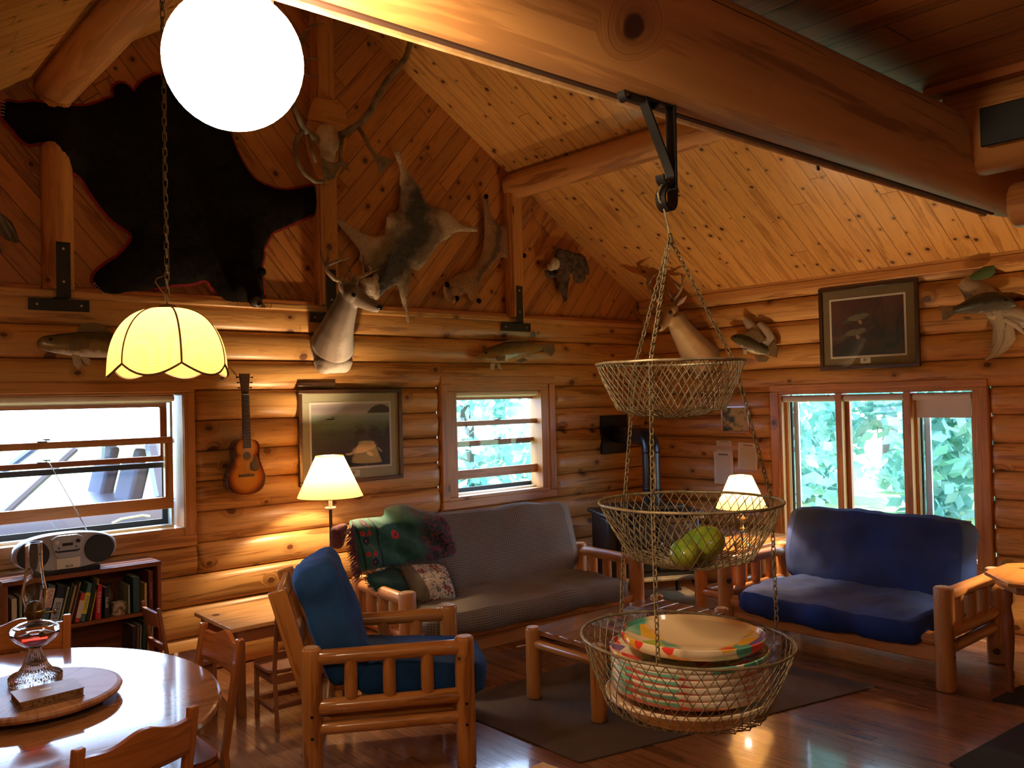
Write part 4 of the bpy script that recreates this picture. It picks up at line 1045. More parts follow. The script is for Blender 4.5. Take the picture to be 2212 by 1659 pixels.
# coyote pelt: colour by place (dark saddle, pale flanks and legs)
def coatmat(name, line, w0, w1, dark, mid, pale):
    """line: list of (x,z) wall points of the dark saddle; painted coat pattern of the animal itself"""
    g = G(name); x_ = g.sep(g.geo().outputs['Position']); px, pz = x_[0], x_[2]; dm = 9.0
    for (ax, az), (bx, bz) in zip(line[:-1], line[1:]):
        dx, dz = bx-ax, bz-az; L2 = dx*dx+dz*dz
        ux = g.m('SUBTRACT', px, ax); uz = g.m('SUBTRACT', pz, az)
        tt = g.m('DIVIDE', g.m('ADD', g.m('MULTIPLY', ux, dx), g.m('MULTIPLY', uz, dz)), L2, cl=True)
        ex = g.m('SUBTRACT', ux, g.m('MULTIPLY', tt, dx)); ez = g.m('SUBTRACT', uz, g.m('MULTIPLY', tt, dz))
        dm = g.m('MINIMUM', dm, g.m('SQRT', g.m('ADD', g.m('MULTIPLY', ex, ex), g.m('MULTIPLY', ez, ez))))
    pos = g.geo().outputs['Position']; n1 = g.noise(pos, 14, 4); n2 = g.noise(pos, 70, 3)
    dm = g.m('ADD', dm, g.m('MULTIPLY', g.m('SUBTRACT', n1, .5), .12)); dm = g.m('ADD', dm, g.m('MULTIPLY', g.m('SUBTRACT', n2, .5), .05))
    c = g.mix(g.ramp(dm, w0*.5, w0*1.2), dark, mid); c = g.mix(g.ramp(dm, w1*.8, w1*1.25), c, pale)
    c = g.mix(g.m('MULTIPLY', g.ramp(n2, .5, .7), .4), c, tuple(k*.4 for k in mid))
    return g.set(color=c, rough=.85, normal=g.bump(n2, .6, .006), Sheen_Weight=.2)
coy = [(853,325),(864,325),(869,335),(874,358),(884,372),(896,386),(909,401),(917,432),(931,449),(954,449),(977,462),(997,487),(1020,487),(1035,495),(1033,501),(1002,499),(982,502),(974,513),(952,523),(931,553),(919,573),(903,585),(891,578),(887,604),(881,634),(883,667),(890,695),(881,698),(877,674),(868,642),(862,616),(854,615),(845,621),(829,633),(824,643),(802,645),(785,630),(775,618),(785,606),(802,599),(785,569),(778,559),(782,545),(768,525),(750,503),(731,481),(724,473),(733,469),(758,488),(795,508),(829,511),(836,495),(839,461),(863,457),(866,434),(870,407),(865,396),(868,363),(857,338)]
cm = coatmat('coyote_coat', [wa(905, 430), wa(890, 470), wa(905, 500), wa(870, 540), wa(850, 575), wa(815, 620)], .11, .20, (.035, .027, .018), (.20, .14, .08), (.50, .37, .22))
t, fr_ = pelt('coyote_pelt', 'grey and cream coyote pelt spread to the left of the fox pelt', 'pelt', coy, .03, [cm], .030, 4, 8000)
hx, hz = wa(805, 618, .1); mb = MB(); mb.ell((hx, D-.07, hz), (.075, .05, .07), 18, 12); mb.ell((hx+.03, D-.10, hz-.05), (.03, .035, .055), 14, 10); mb.ell((hx-.075, D-.09, hz+.035), (.035, .015, .03), 12, 8); mb.ell((hx+.04, D-.08, hz+.07), (.03, .015, .035), 12, 8)
mb.build('face', furmat('coyote_face', [(0, (.10, .08, .06)), (.5, (.30, .23, .16)), (1, (.6, .5, .38))], 12), t, remesh=.007, smo=2)
fox = [(1046,421),(1055,421),(1060,452),(1070,475),(1088,490),(1092,482),(1103,470),(1124,467),(1141,470),(1134,487),(1121,507),(1103,513),(1106,535),(1119,550),(1136,549),(1134,556),(1121,561),(1103,561),(1086,553),(1060,576),(1040,604),(1033,629),(1041,647),(1038,655),(1027,654),(1015,644),(1012,631),(995,639),(987,649),(969,650),(962,636),(960,614),(972,609),(992,591),(1022,583),(1043,553),(1050,518),(1050,477),(1049,447)]
cm = coatmat('fox_coat', [wa(1052, 430), wa(1075, 500), wa(1065, 550), wa(1030, 600)], .03, .09, (.13, .07, .035), (.30, .15, .06), (.36, .19, .085))
t, fr_ = pelt('fox_pelt', 'brown fox pelt hanging head-down by the slim right post', 'pelt', fox, .035, [cm], .022, 8, 4500, step=.016)
hx, hz = wa(978, 632, .06); mb = MB(); mb.ell((hx, D-.05, hz), (.06, .03, .05), 16, 10); mb.ell((hx-.005, D-.07, hz-.06), (.025, .022, .035), 12, 8); mb.build('face', furmat('fox_face', [(0, (.09, .045, .02)), (.6, (.28, .14, .06)), (1, (.4, .25, .14))], 12), t, remesh=.007, smo=2)
for (px, py) in ((965, 615), (986, 645)):
    mb = MB(); x_, z_ = wa(px, py, .07); mb.ell((x_, D-.075, z_), (.024, .012, .024), 12, 8); mb.build('ear', MT['bear'], t)
for (px, py) in ((1051, 424), (1036, 650), (1133, 552)):
    mb = MB(); x_, z_ = wa(px, py, .05); mb.ell((x_, D-.045, z_), (.022, .016, .022), 12, 8); mb.build('paw', MT['bear'], t)
# left-edge bird wing
g = G('wing_feather'); x_ = g.sep(g.geo().outputs['Position']); q_ = g.noise(g.vec(g.m('MULTIPLY', g.m('ADD', x_[0], g.m('MULTIPLY', x_[2], .5)), 60), g.m('MULTIPLY', x_[2], 6)), 1, 3)
MT['feather'] = g.set(color=g.cr(g.ramp(q_, .3, .7), [(0, (.035, .03, .02)), (.6, (.12, .10, .07)), (1, (.26, .24, .19))]), rough=.8, normal=g.bump(q_, .4, .004))
wing = [(-40, 420), (-10, 440), (0, 457), (15, 468), (28, 480), (36, 497), (43, 520), (38, 524), (28, 520), (15, 517), (0, 500), (-30, 490)]
ow_ = [wa(x, y, .05) for x, y in wing]; mb = MB(); relief(mb, dense(ow_, .02), lambda a, b, c: V((a, D-.03-c, b)), .03, .04, .02, .01)
tag(mb.build('mounted_wing', MT['feather'], ang=180), 'grey feathered wing cut off by the left edge of the gable', 'wing')

# duck mount
t = thing('duck_mount', 'mounted flying duck with a pale breast on the right gable bay', 'duck mount', (*wa(1225, 590)[:1], D, wa(1225, 590)[1]))
pA = lambda x, y, off: V((wa(x, y, off)[0], D-off, wa(x, y, off)[1]))
mb = MB(); mb.ell(pA(1208, 548, .13), (.04, .045, .05), 14, 10); mb.tube([pA(1208, 540, .14), pA(1212, 560, .12), pA(1212, 585, .08), pA(1216, 605, .05)], [.032, .05, .085, .05], 14)
mb.build('body', mottled('duck_body', (.09, .05, .03), (.03, .02, .015), 30, .8), t, remesh=.007, smo=3)
mb = MB(); mb.tube([pA(1206, 541, .17), pA(1204, 535, .19), pA(1203, 532, .21)], [(.014, .009), (.014, .006), (.009, .003)], 10); mb.build('bill', solid('bill', (.02, .018, .012), .4), t)
mb = MB(); mb.ell(pA(1199, 570, .12), (.05, .04, .055), 16, 10); mb.ell(pA(1190, 577, .11), (.04, .03, .035), 12, 8); mb.build('breast', furmat('duck_breast', [(0, (.30, .24, .15)), (1, (.62, .54, .38))], 20), t, remesh=.007, smo=2)
def fan(nm, px, depth, mat=None):
    o_ = [wa(x, y, depth) for x, y in px]; mb_ = MB(); relief(mb_, dense(o_, .015), lambda a, b, c: V((a, D-depth-c, b)), .014, .02, .015, .006); mb_.build(nm, mat or MT['feather2'], t, ang=180)
g = G('dark_feather'); q_ = g.noise(g.geo().outputs['Position'], 22, 4); MT['feather2'] = g.set(color=g.cr(g.ramp(q_, .35, .65), [(0, (.012, .010, .009)), (1, (.085, .055, .035))]), rough=.7, normal=g.bump(q_, .5, .005))
fan('left_wing', [(1176,584),(1190,583),(1205,580),(1210,590),(1200,600),(1188,602),(1180,598),(1177,592)], .06)
fan('right_wing', [(1212,540),(1226,540),(1242,547),(1256,548),(1265,556),(1271,575),(1273,590),(1268,596),(1264,592),(1264,604),(1256,612),(1245,611),(1238,606),(1237,593),(1228,590),(1218,580),(1214,560)], .09)
fan('tail', [(1207,592),(1216,590),(1229,592),(1228,612),(1226,630),(1224,650),(1218,652),(1214,640),(1208,622),(1206,605)], .04)

# deer heads ---------------------------------------------------------------
def deerfur(name, brown, grey, pale, ctr, axis):
    g = G(name); pos = g.geo().outputs['Position']; n1 = g.noise(pos, 9, 4); n2 = g.noise(pos, 90, 2)
    dt = g.n('ShaderNodeVectorMath', operation='DOT_PRODUCT'); g.put(dt.inputs[0], g.geo().outputs['Normal']); g.put(dt.inputs[1], axis.normalized())
    f = g.m('ADD', dt.outputs[1], g.m('MULTIPLY', g.m('SUBTRACT', n1, .5), .5))
    c = g.mix(g.ramp(f, -.15, .45), brown, grey); c = g.mix(g.ramp(f, .5, .85), c, pale); c = g.mix(g.m('MULTIPLY', n2, .25), c, tuple(k*.5 for k in brown))
    return g.set(color=c, rough=.8, normal=g.bump(n2, .4, .004), Sheen_Weight=.2)
MT['antler'] = mottled('antler', (.32, .22, .12), (.14, .085, .045), 18, .5)
MT['eye'] = solid('glass_eye', (.006, .004, .003), .04)
def deer(name, label, Pf, neck, head, ears, eyes, nose, antl, mats, loc, inner):
    t_ = thing(name, label, 'deer head', loc); mb_ = MB()
    mb_.tube([Pf(*p[:3]) for p in neck], [p[3] for p in neck], 24)
    for p in neck[:3]: mb_.ell(Pf(*p[:3]), tuple((p[3] if not hasattr(p[3], '__len__') else max(p[3])) for _ in range(3)), 18, 12) if False else None
    mb_.tube([Pf(*p[:3]) for p in head], [p[3] for p in head], 20)
    mb_.ell(Pf(*head[1][:3]), head[1][3] if not hasattr(head[1][3], '__len__') else head[1][3][0], 18, 12)
    for (p, q, r_) in ears: mb_.tube([Pf(*p), (Pf(*p)+Pf(*q))/2, Pf(*q)], [(r_*.6, r_*.3), (r_, r_*.3), (r_*.15, r_*.15)], 12)
    mb_.build('head_and_neck', mats, t_, remesh=.009, smo=5)
    for e_ in inner: mb_ = MB(); mb_.tube([Pf(*e_[0]), (Pf(*e_[0])+Pf(*e_[1]))/2, Pf(*e_[1])], [(e_[2]*.4, e_[2]*.2), (e_[2]*.8, e_[2]*.25), (e_[2]*.1, e_[2]*.1)], 10); mb_.build('inner_ear', MT['innerear'], t_)
    for e_ in eyes: mb_ = MB(); mb_.ell(Pf(*e_), .0165, 14, 10); mb_.build('eye', MT['eye'], t_)
    mb_ = MB(); mb_.ell(Pf(*nose), (.026, .028, .019), 14, 10); mb_.build('nose', MT['eye'], t_)
    for a_ in antl:
        mb_ = MB()
        for br in a_:
            pts_ = [Pf(*p[:3]) for p in br]; n_ = len(pts_); r0 = br[0][3]; mb_.tube(pts_, [r0*(1-.85*(i/(n_-1))**1.3) for i in range(n_)], 10)
        mb_.build('antler', MT['antler'], t_, ang=180)
    return t_
MT['innerear'] = solid('inner_ear', (.42, .30, .24), .8)
m = deerfur('deer_coat', (.085, .05, .027), (.24, .185, .14), (.52, .46, .40), pA(722, 740, .42), V((.55, -.45, -.70)))
deer('deer_head', 'antlered deer head mounted left of the middle wall fish, facing right', pA,
     [(718, 752, .01, (.19, .16)), (718, 748, .10, (.185, .155)), (721, 740, .20, (.165, .15)), (728, 712, .30, (.13, .12)), (737, 684, .38, (.105, .10)), (746, 660, .44, (.085, .085)), (752, 640, .48, (.07, .07))],
     [(742, 628, .46, (.05, .045)), (757, 634, .50, (.075, .065)), (775, 645, .53, (.062, .05)), (795, 657, .56, (.045, .038)), (810, 664, .575, (.038, .033)), (819, 668, .58, (.026, .026))],
     [((742, 632, .50), (731, 607, .55), .032), ((765, 616, .40), (776, 602, .34), .03)], [(764, 637, .572), (768, 633, .44)], (820, 664, .60),
     [[[(753,618,.50,.022),(740,608,.50),(722,602,.50),(708,588,.50),(702,574,.49),(697,560,.48),(691,537,.46)], [(704,577,.49,.016),(718,568,.52),(735,562,.55),(760,555,.58)], [(707,572,.49,.011),(708,550,.50),(711,531,.50)], [(731,563,.54,.010),(738,541,.55)], [(745,610,.50,.010),(738,596,.53),(736,584,.54)]],
      [[(762,618,.44,.022),(767,602,.43),(778,597,.42),(790,593,.40),(803,587,.36),(817,581,.30)], [(762,600,.43,.011),(755,580,.42),(749,567,.41)], [(784,594,.41,.011),(784,570,.40),(785,550,.39)], [(803,588,.36,.009),(801,578,.35),(795,574,.34)], [(759,612,.45,.010),(753,598,.47),(751,589,.48)]]],
     m, (wa(718, 745)[0], D, wa(718, 745)[1]), [((736, 629, .535), (732, 611, .575), .026)])
mb = MB(); mb.ell(pA(702, 792, .17), (.07, .06, .055), 14, 8); mb.ell(pA(740, 790, .17), (.065, .06, .055), 14, 8); mb.ell(pA(720, 780, .16), (.15, .11, .09), 18, 10)
o = mb.build('brisket', m, bpy.data.objects['deer_head'], remesh=.01, smo=6)
pBW = lambda x, y, off: V((W-off, wb(x, y, off)[0], wb(x, y, off)[1]))
m2 = deerfur('deer_coat_tan', (.22, .12, .045), (.50, .33, .15), (.74, .56, .33), pBW(1470, 740, .4), V((-.5, .1, -.75)))
deer('deer_head', 'tan deer head in the corner above the stove, seen behind the top basket', pBW,
     [(1512, 768, .02, (.15, .20)), (1510, 765, .12, (.145, .18)), (1500, 752, .22, (.13, .155)), (1483, 728, .32, (.11, .125)), (1467, 703, .40, (.095, .10)), (1456, 682, .44, (.08, .085))],
     [(1455, 660, .40, (.05, .05)), (1448, 672, .46, (.078, .07)), (1440, 688, .52, (.062, .055)), (1433, 700, .57, (.046, .042)), (1427, 708, .61, (.036, .034)), (1424, 712, .63, (.025, .025))],
     [((1462, 660, .42), (1486, 636, .36), .03), ((1428, 655, .52), (1416, 643, .56), .03)], [(1449, 675, .535), (1428, 678, .53)], (1422, 709, .64),
     [[[(1452,655,.42,.022),(1461,640,.42),(1470,627,.42),(1475,610,.42),(1473,592,.42)], [(1470,627,.42,.012),(1458,612,.44),(1445,603,.46)], [(1474,612,.42,.010),(1482,590,.40)], [(1453,650,.43,.010),(1446,635,.46),(1442,619,.48)]],
      [[(1432,652,.50,.022),(1418,640,.52),(1404,628,.54),(1398,610,.55),(1403,590,.56)], [(1400,618,.54,.011),(1408,600,.56),(1420,590,.58)], [(1426,648,.51,.010),(1424,630,.53)]]],
     m2, (W, wb(1512, 765)[0], wb(1512, 765)[1]), [((1463, 659, .445), (1484, 639, .385), .025)])
mb = MB(); mb.ell(pBW(1512, 790, .10), (.10, .13, .06), 16, 10); mb.ell(pBW(1508, 806, .07), (.04, .05, .05), 12, 8); mb.build('brisket', m2, bpy.data.objects['deer_head.001'], remesh=.01, smo=5)

# caribou skull plaque
t = thing('caribou_skull', 'caribou skull with sweeping antlers on a wooden plaque beside the globe lamp', 'skull mount', (3.15, D, 3.6))
pl = [(705,208),(722,222),(740,238),(746,262),(747,300),(738,345),(728,380),(718,398),(700,400),(685,392),(672,360),(662,320),(658,290),(662,250),(672,215),(688,210)]
pl = [wa(x, y, .08) for x, y in pl]; mb = MB(); mb.prism(smoothpoly(pl, 2), .022, lambda a, b, c: V((a, D-.085-c, b))); mb.build('plaque', MT['post'], t, smooth=False)
MT['bone'] = mottled('bone', (.62, .50, .30), (.40, .31, .18), 16, .55)
mb = MB(); mb.ell(pA(708, 300, .15), (.10, .06, .11), 20, 12); mb.ell(pA(708, 330, .14), (.06, .05, .09), 16, 10); mb.tube([pA(709, 340, .15), pA(711, 365, .15), pA(712, 388, .14)], [(.05, .045), (.04, .035), (.02, .02)], 12); mb.build('skull', MT['bone'], t, remesh=.008, smo=3)
for ex in (683, 733): mb = MB(); mb.ell(pA(ex, 303, .17), (.028, .03, .03), 12, 8); mb.build('eye_socket', MT['rib'], t)
MT['antler2'] = mottled('caribou_antler', (.22, .17, .10), (.10, .075, .04), 12, .55)
def ant(brs, nm='antler'):
    mb_ = MB()
    for br in brs:
        pts_ = [pA(*p[:3]) for p in br]; n_ = len(pts_); r0, r1 = br[0][3], br[0][4] if len(br[0]) > 4 else br[0][3]*.3
        mb_.tube(pts_, [r0+(r1-r0)*i/(n_-1) for i in range(n_)], 12)
    return mb_
mb = ant([[(732,292,.17,.026,.022),(745,288,.22),(762,277,.26),(778,268,.30),(800,240,.34),(818,205,.37),(840,168,.38),(862,145,.38),(878,122,.38),(886,95,.37),(884,80,.36),(892,40,.34),(900,0,.32)],
          [(740,290,.2,.016,.014),(736,320,.24),(735,345,.28)], [(772,272,.28,.016,.014),(785,292,.32),(798,318,.35),(812,338,.38)]])
mb.build('antler', MT['antler2'], t, ang=180)
pal = [(806,330),(818,336),(830,338),(845,346),(852,351),(842,352),(836,358),(832,366),(822,372),(813,378),(818,368),(814,352),(806,342)]
def palm(px, dep, nm):
    o_ = [wa(x, y, dep) for x, y in px]; mb_ = MB(); relief(mb_, dense(o_, .012), lambda a, b, c: V((a, D-dep-c, b)), .010, .01, .012, 0); mb_.build(nm, MT['antler2'], t, ang=180)
palm(pal, .38, 'antler_palm')
mb = ant([[(684,300,.17,.026,.020),(668,290,.22),(650,270,.27),(636,235,.30),(628,190,.32),(632,140,.33),(645,100,.33),(660,70,.32)], [(640,160,.32,.012,.005),(655,140,.30),(668,124,.28),(690,128,.26)] , [(648,95,.33,.012,.004),(662,66,.31),(676,54,.30),(700,51,.28)], [(632,165,.33,.011,.004),(650,160,.31),(688,166,.28)],
          [(655,280,.25,.018,.015),(641,300,.28),(637,325,.31),(645,355,.33),(660,378,.34),(680,392,.34),(700,392,.33)], [(664,288,.23,.014,.012),(672,320,.26),(683,350,.29)]])
mb.build('antler', MT['antler2'], t, ang=180)
palm([(695,340),(708,350),(722,352),(738,345),(748,352),(756,372),(747,366),(735,358),(728,372),(722,385),(712,392),(700,384),(696,370)], .30, 'antler_palm')

# fish ----------------------------------------------------------------------
def fishmat(name, top, mid, belly, up, c0, h):
    g = G(name); pos = g.geo().outputs['Position']; q = g.n('ShaderNodeVectorMath', operation='SUBTRACT'); g.put(q.inputs[0], pos); g.put(q.inputs[1], c0); dt = g.n('ShaderNodeVectorMath', operation='DOT_PRODUCT'); g.put(dt.inputs[0], q.outputs[0]); g.put(dt.inputs[1], up)
    n1 = g.noise(pos, 30, 3); v_ = g.vor(pos, 130)[0]; f = g.m('ADD', g.m('DIVIDE', dt.outputs[1], h), g.m('MULTIPLY', g.m('SUBTRACT', n1, .5), .7))
    c = g.mix(g.ramp(f, -.75, -.3), belly, mid); c = g.mix(g.ramp(f, -.1, .7), c, top)
    return g.set(color=c, rough=.3, normal=g.bump(v_, .25, .002), Coat_Weight=.3)
def fish(name, label, Pf, spine, cols, fins, eye, depth, flat=.45, seed=0, mouth=None, wallp=None):
    """spine: (px,py,half height px) from snout to tail root"""
    pts_ = [Pf(x, y, depth) for x, y, h_ in spine]; sc = [(CAM-p_).dot(-FW)/F_PX for p_ in pts_]
    hs = [spine[i][2]*sc[i] for i in range(len(spine))]
    t_ = thing(name, label, 'mounted fish', tuple(pts_[len(pts_)//2])); up = V((0, 0, 1)); ax = (pts_[-1]-pts_[0]).normalized(); out_ = V((0, -1, 0)) if Pf is pA else V((-1, 0, 0)); upv = out_.cross(ax); upv = upv if upv.z > 0 else -upv
    m_ = fishmat(name+'_skin', *cols, upv, (pts_[0]+pts_[-1])/2, max(hs))
    mb_ = MB(); rings = []; n_ = 20
    for p_, h_ in zip(pts_, hs): rings.append([p_+upv*h_*cos(2*pi*k/n_)+out_*h_*flat*sin(2*pi*k/n_) for k in range(n_)])
    vs_ = [q_ for r_ in rings for q_ in r_]; fs_ = [(i*n_+k, i*n_+(k+1) % n_, (i+1)*n_+(k+1) % n_, (i+1)*n_+k) for i in range(len(rings)-1) for k in range(n_)]; fs_ += [tuple(range(n_)), tuple((len(rings)-1)*n_+k for k in range(n_))]
    mb_.add(vs_, fs_); mb_.build('body', m_, t_, ang=180, sub=1)
    fm = bpy.data.materials.get('fin_'+cols[3]) if len(cols) > 3 else MT['fin']
    for nm, poly, dd in fins:
        P3 = [Pf(x, y, depth+dd) for x, y in poly]; c_ = sum(P3, V())/len(P3); mb_ = MB(); n2 = len(P3)
        a_ = [p_-out_*.003 for p_ in P3]; b_ = [p_+out_*.003 for p_ in P3]
        mb_.add(a_+b_+[c_+out_*.008, c_-out_*.006], [(k, (k+1) % n2, n2+(k+1) % n2, n2+k) for k in range(n2)]+[(n2+k, n2+(k+1) % n2, 2*n2) for k in range(n2)]+[((k+1) % n2, k, 2*n2+1) for k in range(n2)]); mb_.build(nm, MT['fin'] if 'pale' not in nm else MT['finp'], t_)
    ep = Pf(eye[0], eye[1], depth)+out_*hs[2]*flat*.95; mb_ = MB(); mb_.ell(ep, .011, 12, 8); mb_.build('eye', MT['eye'], t_)
    return t_
g = G('fin_brown'); q_ = g.noise(g.geo().outputs['Position'], 50, 3); MT['fin'] = g.set(color=g.mix(q_, (.06, .04, .018), (.22, .15, .07)), rough=.4)
g = G('fin_pale'); q_ = g.noise(g.geo().outputs['Position'], 50, 3); MT['finp'] = g.set(color=g.mix(q_, (.30, .24, .15), (.6, .5, .36)), rough=.4)
pAf = lambda x, y, off: pA(x, y, off)
fish('mounted_walleye', 'large mounted walleye half hidden by the cane lampshade', pA, [(79,742,5),(88,741,14),(105,742,19),(130,743,22),(165,744,27),(200,744,29),(250,746,28),(300,749,24),(340,751,17),(375,752,10),(395,752,8)],
     ((.045, .035, .012), (.24, .17, .05), (.72, .66, .56)), [('dorsal_fin', [(165,716),(175,700),(200,696),(225,702),(240,718)], 0), ('pectoral_fin', [(152,742),(170,735),(197,737),(190,752),(165,757),(150,753)], .07), ('pelvic_fin_pale', [(155,765),(172,768),(178,790),(168,798),(158,785)], .03), ('pelvic_fin_pale', [(172,768),(186,770),(196,778),(192,790),(182,784)], .0), ('tail_fin', [(390,745),(425,730),(418,752),(425,775),(390,760)], 0)], (108, 733), .09)
fish('mounted_walleye', 'mounted walleye above the small window, curved with its tail at the right', pA, [(1031,772,3),(1038,771,9),(1050,768,15),(1065,766,18),(1085,762,22),(1105,759,22),(1125,756,19),(1145,753,14),(1162,751,9),(1172,751,7)],
     ((.05, .035, .010), (.30, .20, .05), (.55, .42, .22)), [('dorsal_fin', [(1080,742),(1095,735),(1118,731),(1135,737),(1145,742),(1110,742)], 0), ('pectoral_fin', [(1072,770),(1092,768),(1090,780),(1074,779)], .07), ('pelvic_fin_pale', [(1060,785),(1070,785),(1066,800),(1058,797)], .03), ('pelvic_fin_pale', [(1072,785),(1080,786),(1084,800),(1076,796)], .0), ('anal_fin', [(1110,776),(1130,772),(1140,778),(1125,784)], 0), ('tail_fin', [(1170,744),(1196,743),(1199,757),(1192,770),(1172,758)], 0)], (1046, 762), .08)
# bass with driftwood on the right wall
MT['drift'] = wood('driftwood', (.42, .34, .24), (.13, .10, .07), ks=1, kp=0, gs=(3, 60), rough=.85, bd=.008)
def drift(Pf, label, pieces, loc, dep):
    t_ = thing('driftwood', label, 'driftwood', loc)
    for pc in pieces:
        mb_ = MB(); mb_.tube([Pf(x, y, dep+dd) for x, y, r_, dd in pc], [(r_, r_*.6) for x, y, r_, dd in pc], 12)
        mb_.v = [tuple(V(q_)+V((0, 1, 1))*.012*noise.noise(V(q_)*28)) for q_ in mb_.v]; mb_.build('branch', MT['drift'], t_)
    return t_
fish('mounted_bass', 'small dark bass on driftwood right of the corner deer head', pBW, [(1578,729,2),(1583,729,7),(1592,731,11),(1603,736,14),(1617,743,16),(1632,750,15),(1645,757,10),(1656,760,6),(1663,761,5)],
     ((.018, .02, .012), (.09, .08, .045), (.66, .58, .40)), [('dorsal_fin', [(1608,722),(1625,712),(1642,718),(1655,735),(1640,742),(1622,735)], 0), ('tail_fin', [(1660,752),(1673,738),(1680,752),(1678,772),(1662,768)], 0), ('pelvic_fin_pale', [(1605,754),(1614,756),(1612,766),(1606,764)], .03), ('anal_fin', [(1630,768),(1645,766),(1662,772),(1655,782),(1638,782)], 0)], (1591, 727), .09)
drift(pBW, 'dark driftwood piece behind the small bass', [[(1610,690,.03,0),(1620,702,.045,0),(1635,720,.06,0),(1655,738,.05,0),(1668,755,.03,0)], [(1640,700,.03,0),(1655,715,.05,0),(1668,735,.045,0),(1672,760,.02,0)]], (W, wb(1640, 720)[0], wb(1640, 720)[1]), .045)
fish('mounted_bass', 'larger mounted bass by the right edge facing right on driftwood', pBW, [(2196,658,3),(2188,655,9),(2172,652,16),(2155,651,20),(2138,653,22),(2115,656,21),(2095,661,17),(2078,666,12),(2065,670,9),(2058,672,8)],
     ((.02, .018, .014), (.07, .065, .05), (.72, .55, .33)), [('dorsal_fin', [(2085,650),(2083,642),(2100,640),(2125,632),(2150,630),(2160,636),(2120,642)], 0), ('tail_fin', [(2062,662),(2045,662),(2030,660),(2034,675),(2036,692),(2046,690),(2060,680)], 0), ('anal_fin', [(2080,684),(2092,684),(2100,686),(2092,691),(2082,688)], 0), ('pelvic_fin_pale', [(2130,684),(2152,682),(2150,690),(2140,690)], .03)], (2176, 648), .12)
drift(pBW, 'large weathered driftwood behind the bass by the right edge', [[(2078,608,.05,0),(2098,622,.08,0),(2125,640,.09,0),(2150,668,.08,0),(2165,700,.07,0),(2160,735,.05,0),(2145,765,.03,0),(2128,778,.015,0)], [(2150,690,.05,0),(2172,705,.06,0),(2180,730,.045,0),(2165,752,.03,0),(2148,772,.012,0)], [(2165,672,.06,0),(2190,680,.07,0),(2215,690,.07,0),(2250,700,.03,0)], [(2170,690,.02,.03),(2195,703,.02,.03),(2214,722,.008,.02)]], (W, wb(2150, 700)[0], wb(2150, 700)[1]), .055)
mb = MB(); lf = [wb(x, y, .1) for x, y in ((2093,598),(2105,588),(2125,576),(2148,573),(2150,590),(2138,600),(2118,605),(2100,605))]; relief(mb, dense(lf, .02), lambda a, b, c: V((W-.10-c, a, b)), .012, .02, .02, .004); mb.build('leaf', solid('green_leaf', (.05, .085, .02), .7), bpy.data.objects['driftwood.001'])

# framed prints -------------------------------------------------------------
MT['glassm'] = None
MT['glassm'] = thin_glass('picture_glass', .05, .012)
MT['dframe'] = wood('dark_frame', (.06, .028, .015), (.03, .012, .007), ks=1, kp=0, rough=.3)
MT['matw'] = solid('white_mat', (.72, .70, .62), .8)
def print_mat(name, fn):
    g_ = G(name); x_ = g_.sep(g_.uv()); c = fn(g_, x_[0], x_[1]); return g_.set(color=c, rough=.6)
def lake(g, u, v):
    uv_ = g.vec(u, v); n1 = g.noise(uv_, 6, 4); n2 = g.noise(g.vec(g.m('MULTIPLY', u, 3), g.m('MULTIPLY', v, 22)), 1, 3)
    c = g.cr(g.m('ADD', v, g.m('MULTIPLY', g.m('SUBTRACT', n2, .5), .05)), [(0, (.022, .018, .013)), (.3, (.05, .042, .028)), (.55, (.075, .085, .045)), (.68, (.14, .20, .11)), (.80, (.30, .38, .30)), (.845, (.45, .48, .42)), (.85, (.55, .50, .48)), (.93, (.38, .34, .36)), (1, (.50, .44, .42))])
    rock = g.ramp(g.m('ADD', n1, g.m('MULTIPLY', g.m('SUBTRACT', u, .5), .35)), .5, .6); c = g.mix(g.m('MULTIPLY', rock, g.ramp(v, .72, .55)), c, (.035, .028, .02))
    dx = g.m('DIVIDE', g.m('SUBTRACT', u, .88), .17); hill = g.m('SUBTRACT', .965, g.m('MULTIPLY', g.m('MULTIPLY', dx, dx), .12)); hm = g.m('MULTIPLY', g.m('LESS_THAN', v, g.m('ADD', hill, g.m('MULTIPLY', n1, .03))), g.m('GREATER_THAN', v, .845)); hm = g.m('MULTIPLY', hm, g.m('GREATER_THAN', u, .58)); c = g.mix(hm, c, (.045, .045, .03))
    def blob(cu, cv, ru, rv, an):
        a = g.m('SUBTRACT', u, cu); b = g.m('SUBTRACT', v, cv); ca, sa = cos(an), sin(an); p = g.m('DIVIDE', g.m('ADD', g.m('MULTIPLY', a, ca), g.m('MULTIPLY', b, sa)), ru); q = g.m('DIVIDE', g.m('SUBTRACT', g.m('MULTIPLY', b, ca), g.m('MULTIPLY', a, sa)), rv)
        return g.m('ADD', g.m('MULTIPLY', p, p), g.m('MULTIPLY', q, q))
    body = g.ramp(blob(.67, .30, .185, .075, .35), .8, 1.0, 1, 0); c = g.mix(body, c, g.mix(g.ramp(v, .27, .36), (.62, .40, .22), (.10, .06, .035)))
    for bl in (blob(.73, .19, .055, .03, -.7), blob(.46, .205, .055, .02, 0), blob(.86, .25, .06, .015, -.9), blob(.52, .23, .05, .022, .6)): c = g.mix(g.ramp(bl, .7, 1.0, 1, 0), c, (.58, .42, .26))
    boat = g.ramp(blob(.235, .765, .062, .012, .03), .7, 1.0, 1, 0); c = g.mix(boat, c, (.01, .02, .01)); c = g.mix(g.ramp(blob(.265, .79, .008, .018, 0), .6, 1, 1, 0), c, (.01, .02, .01)); return c
